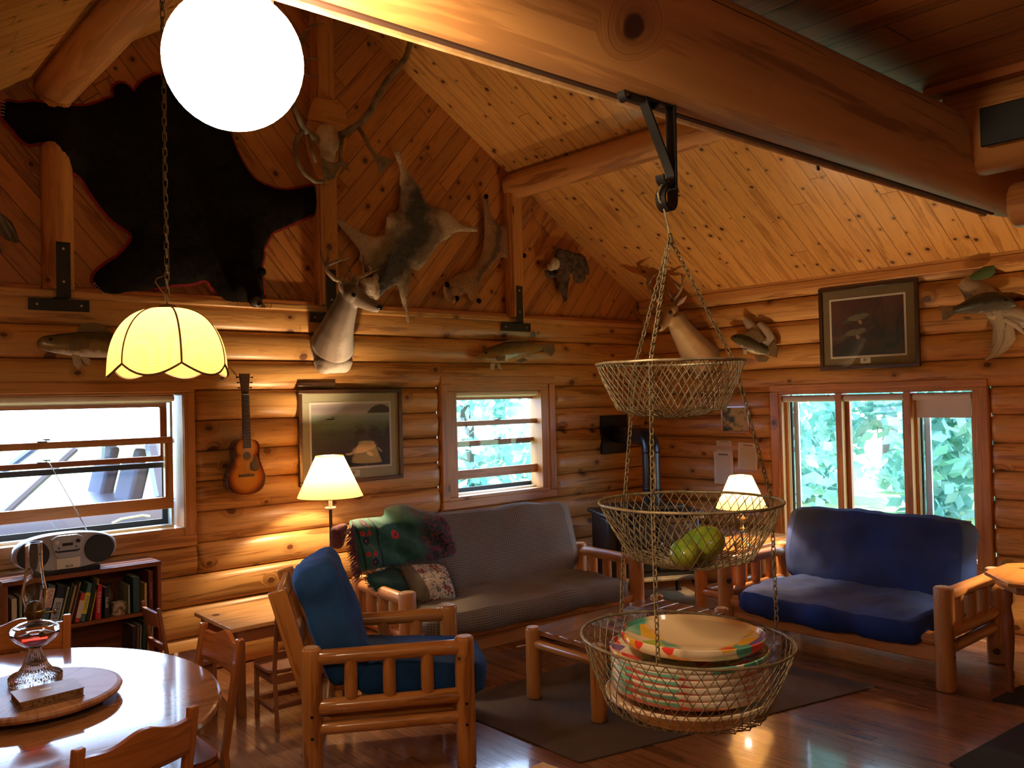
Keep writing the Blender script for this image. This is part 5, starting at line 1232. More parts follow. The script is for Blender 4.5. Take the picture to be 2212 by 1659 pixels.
def bassp(g, u, v):
    uv_ = g.vec(u, v); n1 = g.noise(uv_, 5, 4); c = g.mix(g.ramp(g.m('ADD', v, g.m('MULTIPLY', u, -.35)), -.2, .9), (.035, .040, .045), (.10, .045, .035)); c = g.mix(g.m('MULTIPLY', g.ramp(u, .4, 1), g.ramp(v, .7, 0)), c, (.06, .085, .10)); c = g.mix(g.m('MULTIPLY', g.ramp(n1, .5, .7), .3), c, (.02, .02, .016))
    def blob(cu, cv, ru, rv, an):
        a = g.m('SUBTRACT', u, cu); b = g.m('SUBTRACT', v, cv); ca, sa = cos(an), sin(an); p = g.m('DIVIDE', g.m('ADD', g.m('MULTIPLY', a, ca), g.m('MULTIPLY', b, sa)), ru); q = g.m('DIVIDE', g.m('SUBTRACT', g.m('MULTIPLY', b, ca), g.m('MULTIPLY', a, sa)), rv)
        return g.m('ADD', g.m('MULTIPLY', p, p), g.m('MULTIPLY', q, q))
    nn = g.noise(uv_, 40, 2)
    for cu, cv in ((.38, .68), (.34, .42)):
        c = g.mix(g.ramp(blob(cu, cv, .17, .062, .22), .7, 1.0, 1, 0), c, g.mix(nn, (.07, .07, .05), (.26, .23, .16))); c = g.mix(g.ramp(blob(cu-.18, cv-.07, .05, .04, .9), .6, 1.0, 1, 0), c, (.09, .085, .06))
        c = g.mix(g.ramp(blob(cu+.03, cv-.09, .03, .045, .3), .6, 1.0, 1, 0), c, (.34, .24, .16)); c = g.mix(g.ramp(blob(cu+.02, cv+.075, .06, .03, .1), .6, 1, 1, 0), c, (.06, .06, .045))
    return c
def framed(name, label, wall, a0, a1, z0, z1, fw, mw, matm, pm, framem, dep=.03, plaque=None, flip=False):
    f_ = (lambda mb_, a, z, c, da, dz, t_: mb_.box((a, D-c, z), (da, t_, dz))) if wall == 'A' else (lambda mb_, a, z, c, da, dz, t_: mb_.box((W-c, a, z), (t_, da, dz)))
    loc = ((a0+a1)/2, D-.01, z0) if wall == 'A' else (W-.01, (a0+a1)/2, z0)
    t_ = thing(name, label, 'framed picture', loc)
    mb_ = MB()
    for (p, q, r_, s_) in ((a0, a1, z1-fw, z1), (a0, a1, z0, z0+fw), (a0, a0+fw, z0+fw, z1-fw), (a1-fw, a1, z0+fw, z1-fw)): f_(mb_, (p+q)/2, (r_+s_)/2, dep/2+.002, q-p, s_-r_, dep)
    mb_.build('frame', framem, t_, bevel=.004)
    mb_ = MB(); f_(mb_, (a0+a1)/2, (z0+z1)/2, .008, a1-a0-fw, z1-z0-fw, .010); mb_.build('mat_board', matm, t_)
    i0, i1, j0, j1 = mw
    if i0:
        mb_ = MB(); f_(mb_, (i0+i1)/2, (j0+j1)/2, .0145, i1-i0, j1-j0, .003); mb_.build('mat_bevel', MT['matw'], t_)
        e = .016; i0 += e; i1 -= e; j0 += e; j1 -= e
    else: i0, i1, j0, j1 = a0+fw, a1-fw, z0+fw, z1-fw
    c = .0165; P4 = [(i0, j0), (i1, j0), (i1, j1), (i0, j1)]; mk = (lambda a, z, k: V((a, D-k, z))) if wall == 'A' else (lambda a, z, k: V((W-k, a, z)))
    q4 = [(0, 0), (1, 0), (1, 1), (0, 1)] if not flip else [(1, 0), (0, 0), (0, 1), (1, 1)]
    mb_ = MB(); mb_.add([mk(a, z, c-.004) for a, z in P4]+[mk(a, z, c) for a, z in P4], [(0, 1, 2, 3), (4, 5, 6, 7), (0, 1, 5, 4), (1, 2, 6, 5), (2, 3, 7, 6), (3, 0, 4, 7)], [q4]*6); mb_.build('print', pm, t_, smooth=False)
    if plaque:
        mb_ = MB(); f_(mb_, plaque[0], plaque[1], .0165, plaque[2], plaque[3], .003); pq = mb_.build('caption_card', MT['matw'], t_)
        mb_ = MB(); cc_ = mk(plaque[0]+.005, plaque[1]+.006, .0185); rotm = Matrix.Rotation(radians(90), 4, 'X') if wall == 'A' else Matrix.Rotation(radians(90), 4, 'Y'); mb_.lathe([(0, 0), (.014, 0), (.014, .0006), (0, .0006)], 18, cc_, rotm); mb_.build('seal', solid('seal_grey', (.35, .31, .24), .7), pq)
    mb_ = MB(); f_(mb_, (a0+a1)/2, (z0+z1)/2, dep-.008, a1-a0-fw*1.6, z1-z0-fw*1.6, .002); mb_.build('glass', MT['glassm'], t_)
    return t_
MT['mat_g'] = solid('sage_mat', (.42, .40, .26), .85); MT['mat_o'] = solid('olive_mat', (.21, .165, .08), .85)
framed('framed_print', 'framed walleye lake print with boat behind the floor lamp', 'A', 2.895, 3.778, 1.168, 1.865, .03, (2.985, 3.682, 1.268, 1.772), MT['mat_g'], print_mat('walleye_print', lake), MT['dframe'], plaque=(3.335, 1.235, .12, .05))
framed('framed_print', 'framed dark bass print on the right wall above the casement window', 'B', 2.935, 3.758, 1.938, 2.617, .03, (3.035, 3.668, 2.03, 2.52), MT['mat_o'], print_mat('bass_print', bassp), MT['dframe'], plaque=(3.37, 2.005, .085, .045), flip=True)
def goldp(g, u, v):
    n1 = g.noise(g.vec(u, v), 3, 4); return g.mix(g.ramp(g.m('ADD', n1, g.m('MULTIPLY', u, .2)), .45, .65), (.05, .065, .03), (.50, .38, .12))
framed('small_picture', 'small gold-framed landscape picture left of the casement window', 'B', 4.465, 4.77, 1.403, 1.655, .022, (None,)*4, MT['mat_o'], print_mat('small_landscape', goldp), MT['furn'], dep=.02, flip=True)
# shelf bits above the walleye print
mb = MB(); mb.box((3.05, D-.012, 1.905), (.30, .02, .03)); tag(mb.build('bark_strip', MT['dframe'], bevel=.004), 'thin dark bark strip tucked above the walleye print', 'wood strip')
# papers
MT['paper'] = solid('paper', (.82, .76, .62), .85)
g = G('paper_text'); x_ = g.sep(g.uv()); ln = g.m('GREATER_THAN', g.m('FRACT', g.m('MULTIPLY', x_[1], 22)), .6); nn = g.m('GREATER_THAN', g.noise(g.vec(g.m('MULTIPLY', x_[0], 30), g.m('FLOOR', g.m('MULTIPLY', x_[1], 22))), 1, 1), .42)
mk_ = g.m('MULTIPLY', g.m('MULTIPLY', ln, nn), g.m('MULTIPLY', g.ramp(x_[0], .12, .14), g.ramp(x_[0], .86, .88, 1, 0))); mk_ = g.m('MULTIPLY', mk_, g.m('LESS_THAN', x_[1], .86)); hd = g.m('MULTIPLY', g.m('GREATER_THAN', x_[1], .88), g.m('LESS_THAN', x_[1], .93)); hd = g.m('MULTIPLY', hd, g.m('MULTIPLY', g.m('GREATER_THAN', x_[0], .25), g.m('LESS_THAN', x_[0], .75)))
MT['note'] = g.set(color=g.mix(g.m('MULTIPLY', mk_, .5), g.mix(g.m('MULTIPLY', hd, .8), (.80, .73, .58), (.06, .05, .04)), (.25, .2, .15)), rough=.85)
def sheet(label, y0_, y1_, z0_, z1_, off, rot=0, curl=.01):
    mb_ = MB(); cy, cz = (y0_+y1_)/2, (z0_+z1_)/2
    def fn(a, b, k=0):
        yy = (y1_-y0_)*(a-.5); zz = (z1_-z0_)*(b-.5); return V((W-off-curl*(b-.5)**2*(1 if b > .5 else .6)*2, cy+yy*cos(rot)-zz*sin(rot), cz+yy*sin(rot)+zz*cos(rot)))
    mb_.grid(lambda a, b: fn(a, b), 6, 10, lambda a, b: (1-a, b)); mb_.grid(lambda a, b: fn(a, b)+V((.0012, 0, 0)), 6, 10, lambda a, b: (1-a, b), flip=True)
    return tag(mb_.build('paper_notice', MT['note'], ang=180), label, 'notice', 'paper notices by the stove')
sheet('tall paper notice at the left, lower of the three by the stove', 4.655, 4.865, .935, 1.235, .012)
sheet('small paper notice pinned above the tall one', 4.665, 4.835, 1.235, 1.335, .010)
sheet('paper notice at the right, beside the window casing', 4.395, 4.60, 1.085, 1.32, .012, .06)
# ================================================================== DINING AREA
TC = V((.69, 3.38, 0)); AX, AY = .60, .76
t = thing('dining_table', 'glossy oval oak dining table at the lower left', 'dining table', tuple(TC))
mb = MB(); N = 72
g = G('table_top_oak')
def ovl(k, s_=1.0, e=0.0): a_ = 2*pi*k/N; return (TC.x+(AX*s_+e)*cos(a_), TC.y+(AY*s_+e)*sin(a_))
prof = [(-.012, .716), (0, .722), (.004, .735), (0, .747), (-.008, .75)]
vs = [V((*ovl(k, 1, e), z)) for e, z in prof for k in range(N)]; fs = [(i*N+k, i*N+(k+1) % N, (i+1)*N+(k+1) % N, (i+1)*N+k) for i in range(len(prof)-1) for k in range(N)]; fs += [tuple(range(N)), tuple(4*N+k for k in range(N))]
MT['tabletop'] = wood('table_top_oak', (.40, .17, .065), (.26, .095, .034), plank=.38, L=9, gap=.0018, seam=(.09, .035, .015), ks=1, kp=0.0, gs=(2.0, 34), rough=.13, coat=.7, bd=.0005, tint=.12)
mb.add(vs, fs, lambda k: (vs[k].x, vs[k].y+.13)); mb.build('table_top', MT['tabletop'], t, ang=11)
mb = MB(); N2 = 60; vs = [V((TC.x+(AX-.09)*cos(2*pi*k/N2), TC.y+(AY-.09)*sin(2*pi*k/N2), z)) for z in (.655, .716) for k in range(N2)]; mb.add(vs, [(k, (k+1) % N2, N2+(k+1) % N2, N2+k) for k in range(N2)]); mb.build('apron', MT['chair'], t)
mb = MB(); mb.lathe([(.05, .06), (.06, .12), (.09, .25), (.06, .35), (.05, .5), (.07, .60), (.10, .655)], 24, tuple(TC)); mb.build('pedestal', MT['chair'], t)
for k in range(4):
    a_ = pi/4+pi/2*k; mb = MB(); mb.tube([(TC.x, TC.y, .16), (TC.x+.2*cos(a_), TC.y+.2*sin(a_), .11), (TC.x+.36*cos(a_), TC.y+.36*sin(a_), .03)], [.04, .035, .028], 10); mb.build('foot', MT['chair'], t)

def chair(name, label, loc, rz, H=.86, sw=.40, sd=.38, sh=.44, mat='chair', cushion=False, slats=2, group=None):
    """local -y is the front"""
    t_ = thing(name, label, 'chair', loc, rz, group); P_ = pmat(t_); w2 = sw/2-.02; M_ = MT[mat]; k_ = H/.86
    lean = .07*k_
    def bk(z): return sd/2 + lean*max(0, (z-sh)/(H-sh)) + .03*max(0, (sh-z)/sh)
    for sx in (-1, 1):
        mb_ = MB(); mb_.T = P_; zs = [0, sh*.5, sh, sh+(H-sh)*.35, sh+(H-sh)*.7, H-.02, H]; pts_ = [V((sx*w2, bk(z), z)) for z in zs]
        mb_.tube(pts_, [(.013, .018), (.016, .021), (.018, .023), (.017, .021), (.016, .020), (.014, .020), (.008, .014)], 4, tw=pi/4) if False else strapbox(mb_, pts_, .032*k_, .026*k_); mb_.build('back_post', M_, t_, bevel=.005)
        mb_ = MB(); mb_.T = P_; strapbox(mb_, [V((sx*w2, -sd/2+.03, 0)), V((sx*w2, -sd/2+.03, sh-.02))], .032*k_, .032*k_); mb_.build('front_leg', M_, t_, bevel=.004)
        mb_ = MB(); mb_.T = P_; mb_.box((sx*w2, 0, sh*.32), (.018, sd-.05, .026)); mb_.box((sx*w2, 0, sh-.05), (.018, sd-.05, .05)); mb_.build('side_rail', M_, t_, bevel=.003)
    for yy, z in ((-sd/2+.03, sh-.05), (sd/2, sh-.05), (sd/2+.01, sh*.40), (-sd/2+.03, sh*.32)):
        mb_ = MB(); mb_.T = P_; mb_.box((0, yy, z), (sw-.06, .018, .045 if z > sh*.5 else .028)); mb_.build('cross_rail', M_, t_, bevel=.003)
    mb_ = MB(); mb_.T = P_; o_ = []
    for k in range(40):
        a_ = 2*pi*k/40; c_, s_ = cos(a_), sin(a_); p_ = 5; r_ = (abs(c_)**p_+abs(s_)**p_)**(-1/p_); o_.append((c_*r_*(sw/2+.005), s_*r_*sd/2-.005))
    mb_.prism(o_, .022, lambda a, b, c: V((a, b, sh-.022+c))); mb_.build('seat', M_, t_, bevel=.005, ang=50)
    tops = []
    for si in range(slats):
        z0 = H-.14*k_ if si == 0 else sh+(H-sh)*(.30 if slats == 2 else (.55-.3*(si-1))); hh = .105*k_ if si == 0 else .045*k_
        mb_ = MB(); mb_.T = P_; n_ = 24; o_ = []
        for i in range(n_+1):
            a = i/n_; x_ = (a-.5)*(sw-.06); wv = .028*k_*(sin(a*pi)**2*.9+.22*cos(a*4*pi)) if si == 0 and mat == 'chair' else (.008*sin(a*pi) if si == 0 else .012*sin(a*pi)); o_.append((x_, z0+hh+wv))
        o_ = [(x_, z0+(.012*sin((x_/(sw-.06)+.5)*pi) if si else 0)) for x_, _ in o_][::-1]+o_
        cv = lambda x_: .022*(1-(2*x_/sw)**2)
        vs_ = []; 
        for side in (0, 1):
            for (x_, z_) in o_: vs_.append(V((x_, bk(z_)+cv(x_)+(-.009 if side == 0 else .009), z_)))
        m_ = len(o_); hf = n_+1; fs_ = []
        for i in range(n_):
            a0, a1, b0, b1 = n_-i, n_-i-1, hf+i, hf+i+1
            fs_.append((a0, a1, b1, b0)); fs_.append((b0+m_, b1+m_, a1+m_, a0+m_))
        for i in range(m_): j = (i+1) % m_; fs_.append((i, j, j+m_, i+m_))
        mb_.add(vs_, fs_, lambda k: (vs_[k].x, vs_[k].z)); mb_.build('back_slat', M_, t_, ang=40)
    if cushion:
        mb_ = MB(); mb_.T = P_; cush(mb_, (0, -.02, sh+.032), (sw+.01, sd+.02, .075), p=3.2, nz=.008, n=12); mb_.build('seat_cushion', MT['blackc'], t_, ang=180)
    return t_
def strapbox(mb_, pts_, w_, d_):
    L = []; U = []; l = 0
    for i, p_ in enumerate(pts_):
        if i: l += (p_-pts_[i-1]).length
        for sx, sy in ((-1, -1), (1, -1), (1, 1), (-1, 1)): L.append(p_+V((sx*w_/2, sy*d_/2, 0))); U.append(l)
    fs = []; uv = []
    for i in range(len(pts_)-1):
        for k in range(4):
            fs.append((i*4+k, i*4+(k+1) % 4, i*4+4+(k+1) % 4, i*4+4+k)); uv.append([(U[i*4], k*.03), (U[i*4], k*.03+.03), (U[i*4+4], k*.03+.03), (U[i*4+4], k*.03)])
    fs += [(3, 2, 1, 0), tuple(len(L)-4+k for k in range(4))]; uv += [[(0, 0), (.03, 0), (.03, .03), (0, .03)]]*2
    mb_.add(L, fs, uv)
MT['blackc'] = fabric('black_cushion', (.016, .018, .024), (.010, .011, .015), 300)
chair('dining_chair', 'nearest dining chair, wavy back to the camera, black cushion on its seat', (.725, 2.82, 0), radians(180+17), cushion=True, group='dining chairs round the oval table')
chair('dining_chair', 'dining chair tucked in at the right end of the oval table', (1.13, 3.42, 0), radians(-90), group='dining chairs round the oval table')
chair('dining_chair', 'dining chair on the far side of the oval table before the bookcase', (.745, 4.02, 0), radians(-22), group='dining chairs round the oval table')
MT['small'] = MT['dwood']
# children's table
t = thing('small_table', 'low pale pine children\'s table behind the armchair', 'table', (2.38, 5.0, 0))
mb = MB()
for k in range(4): mb.box((2.38, 4.80+.14*k, .498), (.80, .139, .024))
mb.build('table_top', wood('pale_pine', (.80, .44, .15), (.60, .28, .075), ks=2.5, kp=.4, kr=.05, rough=.35), t, bevel=.004)
mb = MB(); frame = [(2.38, 4.76, .70, .02), (2.38, 5.26, .70, .02), (2.04, 5.01, .02, .5), (2.72, 5.01, .02, .5)]
for cx, cy, dx, dy in frame: mb.box((cx, cy, .45), (dx, dy, .07))
mb.build('apron', MT['dwood'], t)
for x in (2.04, 2.72):
    for y in (4.76, 5.26): mb = MB(); mb.box((x, y, .243), (.045, .045, .486)); mb.build('leg', MT['dwood'], t, bevel=.004)
chair('child_chair', 'small slatted brown chair before the children\'s table, beside the armchair', (2.235, 4.56, 0), radians(180-4), H=.62, sw=.32, sd=.30, sh=.32, mat='dwood', slats=3, group='small chairs at the children\'s table')
chair('child_chair', 'small brown chair at the left end of the children\'s table by the bookcase', (1.83, 5.02, 0), radians(90), H=.66, sw=.30, sd=.28, sh=.32, mat='dwood', slats=2, group='small chairs at the children\'s table')
tag(MB().lathe([(0, 0), (.03, 0), (.028, .008), (.018, .010), (.017, .004), (0, .004)], 20, (2.60, 5.18, .5105)).build('small_dish', MT['matw']), 'tiny white dish on the children\'s table', 'dish')

# lazy susan, lamp, book
SC_ = V((.70, 3.36, .75))
t = thing('lazy_susan', 'round wooden lazy susan on the dining table', 'lazy susan', tuple(SC_))
mb = MB(); mb.lathe([(0, .768), (.26, .768), (.275, .775), (.28, .785), (.275, .793), (.262, .796), (0, .796)], 64, (SC_.x, SC_.y, 0)); mb.v and None; mb.build('turning_board', wood('susan_wood', (.42, .20, .085), (.28, .11, .045), ks=1, kp=0.0, gs=(2, 30), rough=.42, bd=.0004), t, ang=8)
mb = MB(); mb.lathe([(0, .7505), (.12, .7505), (.12, .768), (0, .768)], 32, (SC_.x, SC_.y, 0)); mb.build('base', MT['chair'], t)
g = G('pressed_glass'); x_ = g.sep(g.uv()); st = g.m('SINE', g.m('MULTIPLY', x_[1], 360)); MT['pglass'] = g.set(color=(1, 1, 1), rough=.02, Transmission_Weight=1.0, IOR=1.46, normal=g.bump(st, .5, .003))
g = G('clear_glass'); g.set(color=(1, 1, 1), rough=0.0, Transmission_Weight=1.0, IOR=1.46); MT['cglass'] = g.mat
LX, LY, z = .728, 3.463, .7965
t = thing('oil_lamp', 'clear glass oil lamp with red oil and tall chimney on the lazy susan', 'oil lamp', (LX, LY, z))
mb = MB(); mb.lathe([(0, z), (.084, z), (.087, z+.006), (.087, z+.024), (.080, z+.032), (.058, z+.040), (.042, z+.062), (.030, z+.095), (.020, z+.118), (.018, z+.125), (.0, z+.125)], 48, (LX, LY, 0)); mb.build('foot', MT['pglass'], t)
mb = MB(); mb.lathe([(.0, z+.118), (.018, z+.122), (.040, z+.132), (.066, z+.152), (.080, z+.170), (.082, z+.180), (.074, z+.196), (.050, z+.210), (.024, z+.216), (.022, z+.226),
                     (.019, z+.226), (.021, z+.213), (.046, z+.206), (.071, z+.193), (.078, z+.180), (.076, z+.171), (.062, z+.155), (.038, z+.136), (.016, z+.127), (.0, z+.126)], 48, (LX, LY, 0)); mb.build('font', MT['cglass'], t)
g = G('red_oil'); g.set(color=(.85, .03, .01), rough=.0, Transmission_Weight=.9, IOR=1.3); MT['oil'] = g.mat
mb = MB(); mb.lathe([(.0, z+.1275), (.016, z+.1285), (.037, z+.1375), (.061, z+.1565), (.0745, z+.171), (0, z+.171)], 40, (LX, LY, 0)); mb.build('red_oil', MT['oil'], t)
mb = MB(); mb.lathe([(.0, z+.222), (.024, z+.224), (.027, z+.232), (.033, z+.240), (.034, z+.252), (.030, z+.256), (.028, z+.262), (.024, z+.275), (.013, z+.285), (0, z+.288)], 28, (LX, LY, 0)); mb.lathe([(0, 0), (.004, 0), (.004, .03), (.011, .03), (.011, .036), (0, .036)], 10, (LX+.03, LY-.01, z+.24), Matrix.Rotation(radians(90), 4, 'Y')); mb.build('burner', solid('aged_brass', (.16, .11, .045), .4, .8), t)
mb = MB(); pr = [(.030, z+.256), (.034, z+.275), (.040, z+.300), (.041, z+.320), (.036, z+.350), (.030, z+.385), (.0275, z+.42), (.0275, z+.495)]
mb.lathe(pr+[(r_-.0018, zz) for r_, zz in pr[::-1]], 36, (LX, LY, 0), cap=False); mb.build('chimney', MT['cglass'], t)
c4 = [V((.610, 3.309, 0)), V((.825, 3.317, 0)), V((.823, 3.167, 0)), V((.610, 3.149, 0))]
c4 = [V((.71, 3.235, 0))+(p_-V((.71, 3.235, 0)))*.92 for p_ in c4]
t = thing('old_book', 'worn tan hardback book lying on the lazy susan beside the oil lamp', 'book', (.717, 3.235, .7965))
for zz, nm in ((.797, 'bottom_cover'), (.823, 'top_cover')): mb = MB(); mb.prism([(p_.x, p_.y) for p_ in c4], .003, lambda a, b, c: V((a, b, zz+c))); mb.build(nm, mottled('tan_cover', (.36, .20, .085), (.26, .14, .055), 14, .45) if zz < .8 else bpy.data.materials['tan_cover'], t, smooth=False)
ce = sum(c4, V())/4; mb = MB(); mb.prism([((p_-ce)*.97+ce).to_tuple()[:2] for p_ in c4], .0225, lambda a, b, c: V((a, b, .8002+c))); mb.build('pages', mottled('old_pages', (.30, .17, .07), (.12, .06, .025), 90, .9, .6), t, smooth=False)
mb = MB(); mb.box((.712, 3.245, .8265), (.035, .022, .0006)); mb.build('cover_label', solid('pale_label', (.7, .75, .68), .5), t)

# ================================================================== BOOKCASE
BX0, BX1, BYF, BYB, BH = .975, 1.815, 5.36, 5.625, .835
t = thing('bookcase', 'low dark red-brown bookcase under the left window', 'bookcase', ((BX0+BX1)/2, 5.49, 0))
mb = MB(); mb.box(((BX0+BX1)/2, (BYF+BYB)/2, BH-.0125), (BX1-BX0, BYB-BYF, .025)); mb.build('top_board', MT['cherry'], t, bevel=.002)
for x in (BX0+.0125, BX1-.0125): mb = MB(); mb.box((x, (BYF+BYB)/2, (BH-.025)/2), (.022, BYB-BYF-.004, BH-.025)); mb.build('side_panel', MT['cherry'], t, bevel=.002)
for zz in (.535, .255, .05): mb = MB(); mb.box(((BX0+BX1)/2, (BYF+BYB)/2, zz), (BX1-BX0-.05, BYB-BYF-.02, .022)); mb.build('shelf', MT['cherry'], t, bevel=.002)
mb = MB(); mb.box(((BX0+BX1)/2, BYB-.006, BH/2), (BX1-BX0-.04, .006, BH-.04)); mb.build('back_panel', MT['cherry'], t)
def text_mesh(name, s, size, M_, mat, parent, ext=.0006):
    cu = bpy.data.curves.new('t', 'FONT'); cu.body = s; cu.size = size; cu.extrude = ext; cu.align_x = 'CENTER'; cu.align_y = 'CENTER'; cu.resolution_u = 3
    to = bpy.data.objects.new('t', cu); COL.objects.link(to); dg = bpy.context.evaluated_depsgraph_get(); me = bpy.data.meshes.new_from_object(to.evaluated_get(dg)); bpy.data.objects.remove(to)
    me.materials.clear(); me.materials.append(mat); me.transform(pmat(parent).inverted() @ M_); o_ = bpy.data.objects.new(name, me); COL.objects.link(o_); o_.parent = parent; return o_
MT['pages'] = solid('book_pages', (.62, .54, .40), .9)
def bmat(c): 
    n_ = 'cover_%d_%d_%d' % tuple(int(k*255) for k in c); return bpy.data.materials.get(n_) or solid(n_, c, .5)
def book(label, x, zb_, th, h, col, lean=0, dep=.17, yf=5.375, title=None, tcol=(.8, .75, .6), tsz=None, band=None, grp='books on the upper shelf'):
    t_ = thing('book', label, 'book', (x, yf+dep/2, zb_), 0, grp); R_ = Matrix.Translation((x, yf, zb_+.001+th*sin(radians(lean)))) @ Matrix.Rotation(radians(lean), 4, 'Y'); M_ = bmat(col)
    mb_ = MB(); mb_.T = R_; mb_.box((th/2, .0015, h/2), (th, .003, h)); mb_.box((.0012, dep/2, h/2), (.0024, dep, h)); mb_.box((th-.0012, dep/2, h/2), (.0024, dep, h)); mb_.build('cover', M_, t_)
    mb_ = MB(); mb_.T = R_; mb_.box((th/2, dep/2-.001, h/2), (max(.002, th-.005), dep-.008, h-.008)); mb_.build('pages', MT['pages'], t_)
    if band: 
        mb_ = MB(); mb_.T = R_; mb_.box((th/2, -.0004, h*band[0]), (th*.98, .0008, h*band[1])); mb_.build('spine_band', bmat(band[2]), t_)
    if title:
        pz = h*(band[0] if band else .5); m_ = R_ @ Matrix.Translation((th/2, -.0012, pz)) @ Matrix.Rotation(radians(90), 4, 'X') @ Matrix.Rotation(radians(-90), 4, 'Z'); text_mesh('title', title, tsz or th*.8, m_, bmat(tcol), t_)
    return t_
S1 = .547; px2x = lambda x: onY(x, 1320, 5.375).x
U = [('plain cream book at the left end of the upper shelf', 24, .030, .19, (.50, .42, .26), 0, None, None, None),
     ('grey-green book behind the oil lamp chimney', 41, .024, .195, (.20, .21, .13), 0, None, None, None),
     ('pale grey book behind the oil lamp chimney', 48, .020, .175, (.42, .42, .38), 0, None, None, None),
     ('tall dark blue book third of the pale group', 57, .020, .18, (.04, .06, .08), 0, None, None, None),
     ('wide book with an orange-red title block, leaning right', 84, .040, .235, (.05, .12, .16), 12, 'HUNTER', (.55, .08, .03), (.70, .45, (.60, .50, .42))),
     ('thick black book with a grey BIRDS title block, leaning right', 104, .046, .225, (.012, .014, .02), 13, 'BIRDS', (.05, .06, .08), (.38, .62, (.36, .38, .40))),
     ('thin olive book leaning right of the bird book', 125, .014, .215, (.28, .26, .13), 14, None, None, None),
     ('thin dark green book leaning, second of the thin ones', 132, .013, .235, (.02, .05, .03), 14, None, None, None),
     ('thin tan book leaning, third of the thin ones', 140, .016, .215, (.34, .22, .09), 14, None, None, None),
     ('thin brown book leaning, last of the thin ones', 149, .012, .235, (.20, .12, .07), 14, None, None, None),
     ('short red and white book leaning left of the yellow-labelled one', 161, .026, .165, (.50, .06, .03), 13, None, None, (.45, .6, (.6, .5, .4))),
     ('dark green book with a bright yellow label', 172, .028, .215, (.05, .13, .11), 12, 'FISHING', (.03, .10, .12), (.48, .55, (.62, .52, .03))),
     ('black book beside the thin yellow one', 184, .018, .225, (.015, .02, .02), 12, None, None, None),
     ('thin bright yellow book leaning', 193, .009, .235, (.60, .45, .05), 12, None, None, None),
     ('thick bright red hardback with a pale title', 205, .034, .195, (.42, .012, .015), 3, 'THE REMAINS', (.7, .55, .45), None),
     ('black book with white lettering right of the red hardback', 225, .026, .175, (.02, .015, .014), 1, 'KILLER', (.7, .65, .6), None),
     ('narrow grey-green book right of the bark cup', 276, .016, .17, (.22, .24, .13), 0, None, None, None),
     ('tall dark teal book at the right of the upper shelf', 287, .042, .212, (.015, .05, .06), 0, None, None, None),
     ('small yellow book between teal and dark red books', 312, .018, .165, (.50, .32, .07), 0, None, None, None),
     ('tall dark red book at the right end of the upper shelf', 321, .030, .235, (.12, .018, .012), 0, 'THE NAMES', (.35, .2, .14), None)]
for (lb, px, th, h, col, ln, ti, tc, bd) in U: book(lb, px2x(px)+.0, S1, th, h, col, ln, title=ti, tcol=tc or (.8, .7, .6), band=bd, tsz=.020 if ti and len(ti) > 7 else None)
Lw = [('dark book at the left of the lower shelf group', 281, .03, .20, (.03, .02, .03)), ('brown book on the lower shelf', 291, .018, .195, (.14, .09, .06)), ('grey book on the lower shelf', 298, .014, .20, (.30, .28, .24)), ('dark teal book on the lower shelf', 304, .026, .22, (.02, .07, .07)), ('yellow-tan book on the lower shelf', 315, .018, .225, (.45, .36, .12)), ('cream book at the right of the lower shelf', 323, .014, .225, (.5, .45, .32))]
for (lb, px, th, h, col) in Lw: book(lb, px2x(px), .267, th, h, col, 3, grp='books on the lower shelf')
for i, px in enumerate((42, 50, 60)): book(('white', 'grey', 'black')[i]+' book on the lower shelf at the left, under the far dining chair', px2x(px), .267, .025, .21, ((.5, .5, .48), (.2, .2, .2), (.02, .02, .02))[i], 0, grp='books on the lower shelf')
cx = onY(258, 1325, 5.42).x
g = G('birch_bark'); n1 = g.noise(g.obj(), 40, 3); MT['bark'] = g.set(color=g.mix(g.ramp(n1, .45, .6), (.50, .38, .26), (.16, .07, .03)), rough=.8)
t = thing('bark_cup', 'birch-bark cup holding a dark round-topped jar between the books', 'cup', (cx, 5.43, S1))
mb = MB(); mb.lathe([(0, S1), (.040, S1), (.041, S1+.07), (.036, S1+.07), (.035, S1+.006), (0, S1+.006)], 24, (cx, 5.43, 0)); mb.build('cup', MT['bark'], t)
cx = onY(240, 1310, 5.50).x
mb = MB(); mb.lathe([(0, S1), (.035, S1), (.045, S1+.05), (.035, S1+.11), (.018, S1+.14), (.018, S1+.165), (.0, S1+.165)], 20, (cx, 5.545, 0)); tag(mb.build('jug', mottled('brown_jug', (.10, .05, .02), (.04, .02, .01), 20, .3)), 'dark brown jug behind the bark cup on the shelf', 'jug')

